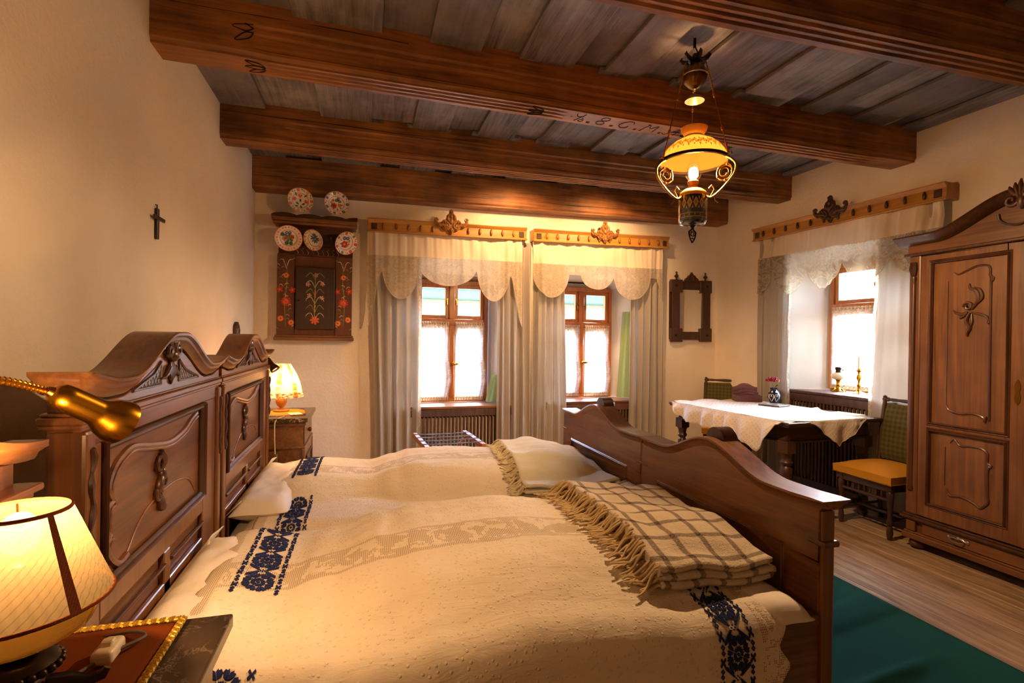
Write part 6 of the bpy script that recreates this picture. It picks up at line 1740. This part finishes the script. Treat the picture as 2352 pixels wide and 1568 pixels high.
# ------------------------------------------------------------------ chairs (local: seat faces -y, origin on the floor)
def make_chair(label, group='upholstered side chairs'):
    r = thing('dining_chair', label, 'chair', (0, 0, 0), (0, 0, 0), group)
    for s in (-1, 1):
        b = MB(); k = .40 / .56
        prof = [(.014, 0), (.017, .01), (.022, .05), (.017, .09), (.014, .10), (.021, .11), (.024, .13), (.017, .15), (.016, .20), (.022, .29), (.026, .335), (.018, .35), (.024, .36), (.024, .37)]
        b.lathe(prof, 14, (s * .195, -.195, 0)); b.box(s * .195 - .024, s * .195 + .024, -.219, -.171, .355, .415); b.build('leg', M['dark_z'], r, 40)
        b = MB(); b.tube([(s * .205, .235, 0), (s * .205, .205, .2), (s * .205, .200, .42)], [.016, .019, .020], 10); b.box(s * .205 - .02, s * .205 + .02, .18, .22, .36, .43); b.build('leg', M['dark_z'], r, 40)
        b = MB(); b.tube([(s * .205, .200, .42), (s * .205, .215, .65), (s * .205, .255, .95)], [.018, .016, .015], 10); b.lathe([(.012, 0), (.018, .008), (.020, .02), (.013, .032), (.016, .04), (.004, .05)], 12, (s * .205, .256, .945)); b.build('back_post', M['dark_z'], r, 45)
    b = MB(); b.box(-.20, .20, -.215, -.185, .345, .40); b.box(-.19, .19, .185, .21, .345, .40); b.box(-.215, -.18, -.19, .19, .345, .40); b.box(.18, .215, -.19, .19, .345, .40); b.build('seat_rail', M['dark_x'], r, 0, .003)
    for i in range(7):
        x = -.135 + .045 * i; b = MB(); b.lathe([(.005, 0), (.008, .010), (.010, .024), (.006, .034), (.009, .042), (.005, .055)], 8, (x, -.20, .292)); b.build('spindle', M['dark_z'], r, 50)
    b = MB(); b.tube([(-.19, -.20, .285), (-.06, -.20, .285), (0, -.20, .285), (.06, -.20, .285), (.19, -.20, .285)], [.010, .012, .014, .012, .010], 10)
    for s in (-1, 1): b.tube([(s * .19, -.19, .13), (s * .188, 0, .13), (s * .205, .21, .13)], [.010, .014, .010], 10)
    b.tube([(-.19, 0, .13), (0, 0, .13), (.19, 0, .13)], [.010, .015, .010], 10); b.build('stretcher', M['dark_x'], r, 45)
    b = MB()
    def P(u, v):
        x = lerp(-.235, .235, u) * (1 - .08 * v); y = lerp(-.245, .225, v); a = min(u, 1 - u) * 2; c = min(v, 1 - v) * 2
        return (x, y, .460 + .040 * (1 - (1 - a) ** 4) * (1 - (1 - c) ** 4) + .012 * sin(pi * u) * sin(pi * v))
    n = 20; b.grid(n, n, P); idx = [i * (n + 1) for i in range(n + 1)] + [n * (n + 1) + j for j in range(1, n + 1)] + [i * (n + 1) + n for i in range(n - 1, -1, -1)] + [j for j in range(n - 1, 0, -1)]
    base = len(b.v)
    for k in idx: p = b.v[k]; b.v.append((p[0] * .985, p[1] * .985, .400))
    for k in range(len(idx)): b.face((idx[k], idx[(k + 1) % len(idx)], base + (k + 1) % len(idx), base + k))
    b.face([base + k for k in range(len(idx))]); s_ = b.build('seat', M['mustard'], r, 55)
    b = MB(); b.tube([b_ for b_ in [(x * .99, y * .99, .404) for x, y in ((-.235, -.245), (.235, -.245), (.216, .225), (-.216, .225))]], .004, 6, True); b.build('gimp', M['gold_braid'], s_, 50)
    # padded back with a checked cover, turned rail above
    b = MB()
    def Q(side):
        def f(u, v):
            x = lerp(-.235, .235, u) * (1 - .03 * v); z = lerp(.49, .93, v); a = min(u, 1 - u) * 2; c = min(v, 1 - v) * 2
            y = .210 + .055 * ((z - .49) / .44) ** 1.4; t = .026 * (1 - (1 - a) ** 5) * (1 - (1 - c) ** 5) + .002
            return (x, y - t if side else y + .006, z)
        return f
    b.grid(16, 16, Q(1)); b.grid(16, 16, Q(0)); b.build('back_cover', M['check'], r, 55)
    b = MB(); b.lathe([(.004, -.20), (.014, -.195), (.018, -.18), (.010, -.165), (.014, -.15), (.011, -.10), (.015, -.03), (.017, 0), (.015, .03), (.011, .10), (.014, .15), (.010, .165), (.018, .18), (.014, .195), (.004, .20)], 12, (0, .262, .962), (1, 0, 0)); b.build('top_rail', M['dark_x'], r, 50)
    return r
CH = make_chair('chair with mustard seat and green checked back cover between table and wardrobe')
CH.location = (3.838, 2.962, 0); CH.rotation_euler = (0, 0, radians(-90))
dup(CH, (3.90, 4.86, 0), (0, 0, radians(-38)), 'mostly hidden chair with green checked back behind the dining table, in the room corner')

# ------------------------------------------------------------------ wardrobe
def wardrobe():
    X0, Y1, Wd, D = 3.66, 2.70, 1.42, .52
    r = thing('wardrobe', 'tall carved oak wardrobe with double doors and a drawer against the side wall', 'wardrobe', (X0, Y1, 0))
    # local: x depth (0 front), y from 0 (far end) to -Wd
    W = Wd
    b = MB(); b.box(.02, D, -W + .05, -.05, .075, 2.03); b.build('carcass', M['ward_z'], r, 0, .003)
    b = MB(); b.box(-.012, D, -W + .01, -.01, .065, .105); b.box(-.004, D, -W + .018, -.018, .105, .118); b.build('plinth_moulding', M['ward_y'], r, 0, .006, seg=2)
    b = MB(); b.box(-.020, D, -W + .0, -.0, .205, .222); b.box(-.010, D, -W + .012, -.012, .195, .206); b.box(-.008, D, -W + .014, -.014, .222, .235); b.build('waist_moulding', M['ward_d'], r, 0, .004, seg=2)
    b = MB(); b.box(.0, .02, -W + .14, -.14, .122, .192); dr = b.build('drawer', M['ward_y'], r, 0, .003)
    for yy in (-.36, -W + .36):
        b = MB()
        for s in (-1, 1): b.tube([(-.004, yy + s * t, .168 + .006 * sin(t * 80)) for t in (.0, .02, .04, .055)], [.008, .010, .008, .004], 7); b.ball((-.004, yy + s * .055, .165), (.005, .012, .012), 8, 6)
        b.tube([(-.012, yy - .04, .158), (-.022, yy - .02, .148), (-.022, yy + .02, .148), (-.012, yy + .04, .158)], .004, 7); b.ball((-.003, yy, .172), (.005, .014, .012), 8, 6); b.build('pull', M['silver'], dr, 50)
    for yy in (-.02, -W + .02):
        for xx in (.05, D - .06):
            y2 = yy - .06 if yy > -.5 else yy + .06
            b = MB(); b.lathe([(.02, 0), (.045, .012), (.052, .032), (.045, .052), (.03, .066)], 18, (xx, y2, 0)); b.build('bun_foot', M['ward_d'], r, 50)
    for y0 in (-.105, -W + .025):     # engaged corner columns
        b = MB(); b.box(-.002, .03, y0, y0 + .08, .235, 2.03); b.build('pilaster', M['ward_z'], r, 0, .012, seg=2)
        b = MB(); b.lathe([(.016, 0), (.020, .02), (.014, .04), (.0155, .2), (.0155, 1.42), (.014, 1.44), (.02, 1.46), (.018, 1.48)], 14, (.0, y0 + .045, .40))
        for k in range(5): b.tube([(-.012, y0 + .045 + (k - 2) * .009, 1.98), (-.016, y0 + .045 + (k - 2) * .010, 1.93), (-.010, y0 + .045 + (k - 2) * .006, 1.885)], [.003, .006, .003], 6)
        b.build('column', M['ward_d'], r, 45)
        b = MB(); b.box(-.006, .02, y0 + .01, y0 + .07, .122, .192); b.build('drawer_pilaster', M['ward_z'], r, 0, .004)
    # doors
    yc = -W / 2
    for s, (ya, yb) in ((1, (yc + .004, -.108)), (-1, (-W + .108, yc - .004))):
        b = MB(); z0, z1 = .245, 2.015; px0, px1 = ya + (.105 if s > 0 else .075), yb - (.075 if s > 0 else .105); zm0, zm1 = .835, .885
        b.box(-.006, .018, ya, px0, z0, z1); b.box(-.006, .018, px1, yb, z0, z1); b.box(-.006, .018, px0, px1, z0, .345); b.box(-.006, .018, px0, px1, zm0 - .005, zm1 + .005); b.box(-.006, .018, px0, px1, 1.955, z1)
        d = b.build('door', M['ward_z'], r, 0, .003)
        for (pz0, pz1) in ((.345, zm0 - .005), (zm1 + .005, 1.955)):
            b = MB(); b.box(.006, .012, px0 + .001, px1 - .001, pz0 + .001, pz1 - .001); b.build('panel', M['ward_z'], d, 0)
            b = MB(); b.sweep([(-.005, y, z) for y, z in rect_loop(px0, px1, pz0, pz1)], [(q * 1.15, c * 1.0 - .003) for q, c in MOULD], (-1, 0, 0), True); b.build('panel_moulding', M['ward_d'], d, 30)
            w, h = px1 - px0, pz1 - pz0; cy = (px0 + px1) / 2
            L = lambda a, c: (.005, cy - s * (a - .5) * w, pz0 + c * h)
            if h > .6: path = [(.30, .93), (.36, .915), (.48, .935), (.62, .955), (.74, .95), (.775, .925), (.775, .89), (.815, .875), (.80, .855), (.785, .83), (.79, .12), (.79, .085), (.755, .075), (.74, .045), (.72, .07), (.58, .085), (.42, .075), (.26, .09), (.22, .12)]
            else: path = [(.28, .88), (.34, .94), (.42, .87), (.56, .885), (.70, .88), (.78, .83), (.78, .72), (.83, .68), (.79, .62), (.79, .32), (.80, .22), (.76, .17), (.70, .12), (.62, .16), (.45, .20), (.30, .18), (.24, .26)]
            b = MB(); P = smooth2([L(*p) for p in path], 5); n = len(P)
            b.tube(P, [.0075 * (.45 + .55 * S(0, .12, i / n) * (1 - S(.92, 1, i / n))) for i in range(n)], 7)
            P = smooth2([L(.215, c) for c in ((.88, .12) if h > .6 else (.82, .30))], 3); b.tube(P, .0022, 5); b.build('panel_cartouche', M['ward_d'], d, 45)
            if h > .6:       # carved spray
                b = MB(); c0 = (cy, pz0 + .70 * h)
                def sp(dy, dz, rr, a0, tn, th, sg): 
                    pts = []; R_ = []
                    for i in range(20):
                        t = i / 19; a = a0 + sg * tn * 2 * pi * t; q = rr * (1 - .8 * t); pts.append((.002 - .008 * t, c0[0] - s * (dy + q * cos(a)), c0[1] + dz + q * sin(a))); R_.append(th * (1 - .4 * t))
                    b.tube(pts, R_, 7)
                T = lambda pts, rr: b.tube(smooth2([(.001, c0[0] - s * p, c0[1] + q) for p, q in pts], 4), rr if not isinstance(rr, list) else [interp([(i / (len(rr) - 1), v) for i, v in enumerate(rr)], k / (4 * (len(pts) - 1))) for k in range(4 * (len(pts) - 1) + 1)], 7)
                sp(.0, .02, .030, pi, 1.2, .010, -1)
                T([(.02, .0), (.055, .06), (.045, .11), (.01, .135), (.005, .165)], [.006, .012, .013, .010, .003]); T([(.04, .03), (.075, .07), (.062, .12), (.03, .14)], [.004, .010, .010, .003])
                T([(.0, -.02), (-.04, -.028), (-.075, -.012), (-.085, .0)], [.010, .010, .007, .003]); T([(.0, -.02), (-.04, -.05), (-.05, -.045)], [.008, .007, .003])
                T([(.02, -.02), (.06, -.03), (.10, -.05), (.115, -.08)], [.006, .009, .008, .004]); b.ball((.0, c0[0] - s * .113, c0[1] - .085), (.008, .010, .010), 8, 6)
                T([(.01, -.02), (-.01, -.07), (.012, -.11), (-.004, -.15), (.0, -.17)], [.006, .012, .010, .010, .004]); T([(.02, -.03), (.022, -.08), (.01, -.12)], [.004, .008, .003])
                b.build('carved_spray', M['ward_d'], d, 50)
    b = MB(); b.box(-.014, .0, yc - .016, yc + .016, .245, 2.015); b.build('astragal', M['ward_z'], r, 0, .005, seg=2)
    b = MB(); e0 = yc + .05
    b.prism([(e0 - .012, 1.08), (e0, 1.065), (e0 + .012, 1.08), (e0 + .016, 1.11), (e0 + .010, 1.14), (e0 + .016, 1.17), (e0 + .010, 1.20), (e0, 1.215), (e0 - .010, 1.20), (e0 - .016, 1.17), (e0 - .010, 1.14), (e0 - .016, 1.11)], 'x', -.009, -.005); b.build('escutcheon', M['brass_d'], r, 0)
    # cornice with swelling pediment
    def top(y):
        u = abs(y - yc) / (W / 2); return 2.135 + .165 * (1 - S(.05, .72, u))
    n = 72; ys = [.03 - (W + .06) * i / n for i in range(n + 1)]
    b = MB(); b.prism([(-.02, 2.025), (-W + .02, 2.025)] + [(max(-W + .02, min(-.02, y)), top(y) - .02) for y in reversed(ys)], 'x', -.004, .025); b.box(.025, D, -W + .04, -.04, 2.025, 2.12); b.build('frieze', M['ward_y'], r, 0)
    b = MB(); b.box(-.03, D, -W + .005, -.005, 2.022, 2.042); b.build('cornice_bead', M['ward_d'], r, 0, .006, seg=2)
    b = MB(); vs = []; fs = []; prof = [(D - .05, .0), (-.085, .0), (-.090, -.010), (-.078, -.016), (-.070, -.030), (-.045, -.045), (-.03, -.055), (-.012, -.060), (.02, -.06), (D - .05, -.03)]; m = len(prof)
    for y in ys:
        for (x, dz) in prof: vs.append((x if x < .1 else .12, y, top(max(-W, min(0, y))) + .02 + dz))
    for i in range(n):
        for k in range(m): k2 = (k + 1) % m; fs.append((i * m + k, (i + 1) * m + k, (i + 1) * m + k2, i * m + k2))
    fs += [tuple(range(m)), tuple(n * m + k for k in range(m - 1, -1, -1))]
    b.add(vs, fs); b.box(.10, D, -W - .02, .02, 2.12, 2.155); b.build('cornice', M['ward_d'], r, 40)
    b = MB()
    for s in (-1, 1):
        pts = []; R_ = []
        for i in range(24):
            t = i / 23; a = pi / 2 + s * t * 1.35 * 2 * pi; q = .042 * (1 - .82 * t); pts.append((-.095 - .01 * t, yc + s * .045 - 0 + q * cos(a) * 1, 2.245 + q * sin(a))); R_.append(.014 * (1 - .4 * t))
        b.tube(pts, R_, 8)
        b.tube(smooth2([(-.012, yc + s * p, 2.13 + q) for p, q in ((.16, .07), (.15, .03), (.11, .0), (.05, -.01), (.0, .01))], 4), .007, 7)
    b.ball((-.095, yc, 2.235), (.02, .025, .05), 10, 8)
    for k in range(-2, 3): b.tube([(-.10, yc + k * .012, 2.27), (-.105, yc + k * .024, 2.33 - .01 * abs(k)), (-.10, yc + k * .028, 2.36 - .016 * abs(k))], [.010, .012, .004], 7)
    b.build('crest_carving', M['ward_d'], r, 50)
wardrobe()

# ------------------------------------------------------------------ sill pieces
def sill_things():
    zs = WR[3][3] - .006
    def at(lx, y): o, rz = FR; return (o[0] + lx * cos(rz) - y * sin(rz), o[1] + lx * sin(rz) + y * cos(rz), zs)
    r = thing('oil_lamp', 'glass oil lamp with tall chimney on the side window sill', 'oil lamp', at(1.435, .245))
    b = MB(); b.lathe([(.062, 0), (.064, .006), (.052, .014), (.040, .020), (.020, .034), (.016, .050), (.022, .060), (.015, .072), (.018, .10), (.026, .115)], 24)
    for k in range(8): a = 2 * pi * k / 8; b.tube([(r_ * cos(a), r_ * sin(a), z) for r_, z in ((.034, .028), (.050, .020), (.060, .008))], [.006, .008, .004], 6)
    b.build('base', M['brass'], r, 45)
    b = MB(); b.lathe([(.02, .112), (.055, .125), (.066, .145), (.062, .165), (.035, .180), (.02, .184)], 28); b.build('oil_font', M['porcelain'], r, 50)
    b = MB(); b.lathe([(.022, .182), (.026, .19), (.022, .20), (.028, .215), (.030, .228), (.024, .235)], 20); b.lathe([(.003, 0), (.003, .03), (.008, .032), (.008, .036)], 8, (.02, 0, .205), (1, 0, 0)); b.build('burner', M['bronze'], r, 45)
    b = MB(); b.lathe([(.023, .232), (.034, .26), (.037, .285), (.030, .315), (.022, .36), (.020, .46)], 24, cap=False); b.build('chimney', M['glass'], r, 60, solid=.0015)
    r = thing('candlestick', 'brass candlestick with white candle on the side window sill', 'candlestick', at(1.65, .235))
    b = MB(); b.lathe([(.062, 0), (.064, .005), (.050, .012), (.025, .020), (.012, .032), (.010, .06), (.018, .075), (.010, .09), (.010, .12), (.022, .145), (.018, .165), (.010, .178), (.012, .20), (.028, .212), (.030, .216), (.014, .220), (.014, .232), (.0, .232)], 28); b.build('stick', M['brass'], r, 45)
    b = MB(); b.lathe([(.0115, .225), (.011, .33), (.006, .352), (.0, .353)], 14); b.tube([(0, 0, .35), (.001, 0, .362)], .001, 5); b.build('candle', M['wax'], r, 50)
sill_things()

# ------------------------------------------------------------------ luggage rack
def luggage():
    r = thing('luggage_rack', 'folding wooden luggage rack with grey straps by the left back window', 'luggage rack', (.70, 4.40, 0), (0, 0, radians(4)))
    T = .535
    for s in (-1, 1):
        b = MB(); b.box(s * .235 - .02, s * .235 + .02, -.30, .34, T - .045, T - .0); b.build('top_bar', M['rack'], r, 0, .003)
        for (y, sg) in ((-.20, s), (.24, s)):
            b = MB(); b.hexa([(-s * .22 - .016, y + s * .014 - .012, 0), (-s * .22 + .016, y + s * .014 - .012, 0), (-s * .22 + .016, y + s * .014 + .012, 0), (-s * .22 - .016, y + s * .014 + .012, 0),
                              (s * .225 - .016, y + s * .014 - .012, T - .04), (s * .225 + .016, y + s * .014 - .012, T - .04), (s * .225 + .016, y + s * .014 + .012, T - .04), (s * .225 - .016, y + s * .014 + .012, T - .04)]); b.build('leg', M['rack'], r, 0, .002)
        b = MB(); b.box(-s * .20 - .012, -s * .20 + .012, -.18, .22, .05, .075); b.build('foot_bar', M['rack'], r, 0, .002)
    for y in (-.20, -.05, .10, .25):
        b = MB(); n = 24
        b.grid(n, 1, lambda u, v: (lerp(-.258, .258, u), y - .02 + .04 * v, T + .002 - .006 * sin(pi * u)), None); b.build('strap', M['strap'], r, 0, solid=.002)
luggage()

# ------------------------------------------------------------------ carpet
def rug():
    b = MB()
    def P(u, v):
        x = lerp(1.62, 2.735, u) + .012 * noise.noise((v * 4, 0, 3)) * u; y = lerp(-1.2, 2.56, v)
        q = y - .13 * (x - 1.6)
        k = .016 * S(.2, .6, noise.noise((q * 3.4, x * .5, 2))) + .022 * exp(-((((q * 1.0) % .62) - .3) / .03) ** 2) * S(.1, .5, 1 - u) 
        return (x, y, .006 + k * S(0, .03, u) * (1 - S(.95, 1, u)))
    b.grid(50, 260, P); o = b.build('rug', M['rug'], None, 60, solid=.005, off=0); tag(o, 'dark green rumpled carpet on the floor boards past the bed end', 'rug')
rug()

# ------------------------------------------------------------------ outside
def outside():
    g = MB().box(-30, 40, -20, 40, -.75, -.55).build('ground', M['ground'], None, 0); g['kind'] = 'structure'
    r = thing('house', 'neighbouring house with tiled roof and green fascia beyond the back windows', 'house', (2.0, 12.2, -.55))
    b = MB(); b.box(-8, 9, 0, 6, 0, 2.95); b.build('wall', M['o_wall'], r, 0)
    b = MB(); b.box(-8.4, 9.4, -.42, -.36, 2.90, 3.10); b.build('fascia', M['o_green'], r, 0)
    b = MB(); b.box(-8.4, 9.4, -.40, 0, 2.88, 2.92); b.build('soffit', M['o_green'], r, 0)
    b = MB(); n = 15
    for k in range(n):
        y0, y1 = -.46 + .23 * k, -.46 + .23 * (k + 1) + .05; z0, z1 = 3.10 + .15 * k, 3.10 + .15 * (k + 1) - .0
        nt = 84
        for i in range(nt):
            x0 = -8.45 + 17.9 * i / nt + (.1 if k % 2 else 0); x1 = x0 + 17.9 / nt - .012
            b.hexa([(x0, y0, z0), (x1, y0, z0 + .0), (x1, y1, z1), (x0, y1, z1), (x0, y0, z0 + .03), (x1, y0, z0 + .045), (x1, y1, z1 + .02), (x0, y1, z1 + .01)])
    t = b.build('roof_tile', M['o_tile'], r, 0); t['kind'] = 'stuff'
    b = MB(); b.hexa([(-8.4, -.4, 3.05), (9.4, -.4, 3.05), (9.4, 3, 5.28), (-8.4, 3, 5.28), (-8.4, -.4, 3.07), (9.4, -.4, 3.07), (9.4, 3, 5.30), (-8.4, 3, 5.30)]); b.build('roof_deck', M['o_slate'], r, 0)
    r = thing('shed', 'grey-roofed outbuilding beyond the side window', 'shed', (11.6, 8.4, -.55), (0, 0, radians(-35)))
    b = MB(); b.box(0, 4, -5, 5, 0, 2.5); b.build('wall', M['o_wall'], r, 0)
    b = MB()
    for k in range(10):
        b.hexa([(-.5 + .32 * k, -5.4, 2.45 + .22 * k), (-.5 + .32 * (k + 1) + .05, -5.4, 2.45 + .22 * (k + 1)), (-.5 + .32 * (k + 1) + .05, 5.4, 2.45 + .22 * (k + 1)), (-.5 + .32 * k, 5.4, 2.45 + .22 * k),
                (-.5 + .32 * k, -5.4, 2.50 + .22 * k), (-.5 + .32 * (k + 1) + .05, -5.4, 2.47 + .22 * (k + 1)), (-.5 + .32 * (k + 1) + .05, 5.4, 2.47 + .22 * (k + 1)), (-.5 + .32 * k, 5.4, 2.50 + .22 * k)])
    b.build('roof', M['o_slate'], r, 0)
    random.seed(11)
    for k, (x, y, hgt, rad, lab) in enumerate(((7.4, 6.9, 1.7, .75, 'leafy green shrub outside the side window, behind the candlestick'), (8.9, 4.4, 2.2, 1.0, 'taller green shrub outside the side window, beside the shed'), (8.4, 8.7, 1.5, .8, 'low green shrub outside the side window, behind the oil lamp'))):
        r = thing('shrub', lab, 'shrub', (x, y, -.55), (0, 0, 0), 'garden shrubs')
        b = MB()
        for i in range(5): a = 2 * pi * i / 5; b.tube([(0, 0, 0), (.1 * cos(a), .1 * sin(a), hgt * .4), (rad * .5 * cos(a), rad * .5 * sin(a), hgt * .85)], [.03, .022, .01], 6)
        b.build('stem', M['o_bark'], r, 60)
        b = MB()
        for i in range(1500):
            a = random.uniform(0, 2 * pi); q = rad * sqrt(random.random()); h_ = hgt * (.25 + .8 * random.random() * sqrt(max(0.02, 1 - (q / rad) ** 2)))
            c = Vector((q * cos(a), q * sin(a), h_)); u = Vector((random.gauss(0, 1), random.gauss(0, 1), random.gauss(0, .6))).normalized(); w = u.orthogonal().normalized(); l = random.uniform(.05, .09)
            n0 = u.cross(w) * (l * .12); b.poly([c, c + u * l * .4 + w * l * .32 + n0, c + u * l, c + u * l * .4 - w * l * .32 + n0])
        o = b.build('foliage', M['o_leaf'], r, 0); o['kind'] = 'stuff'
outside()
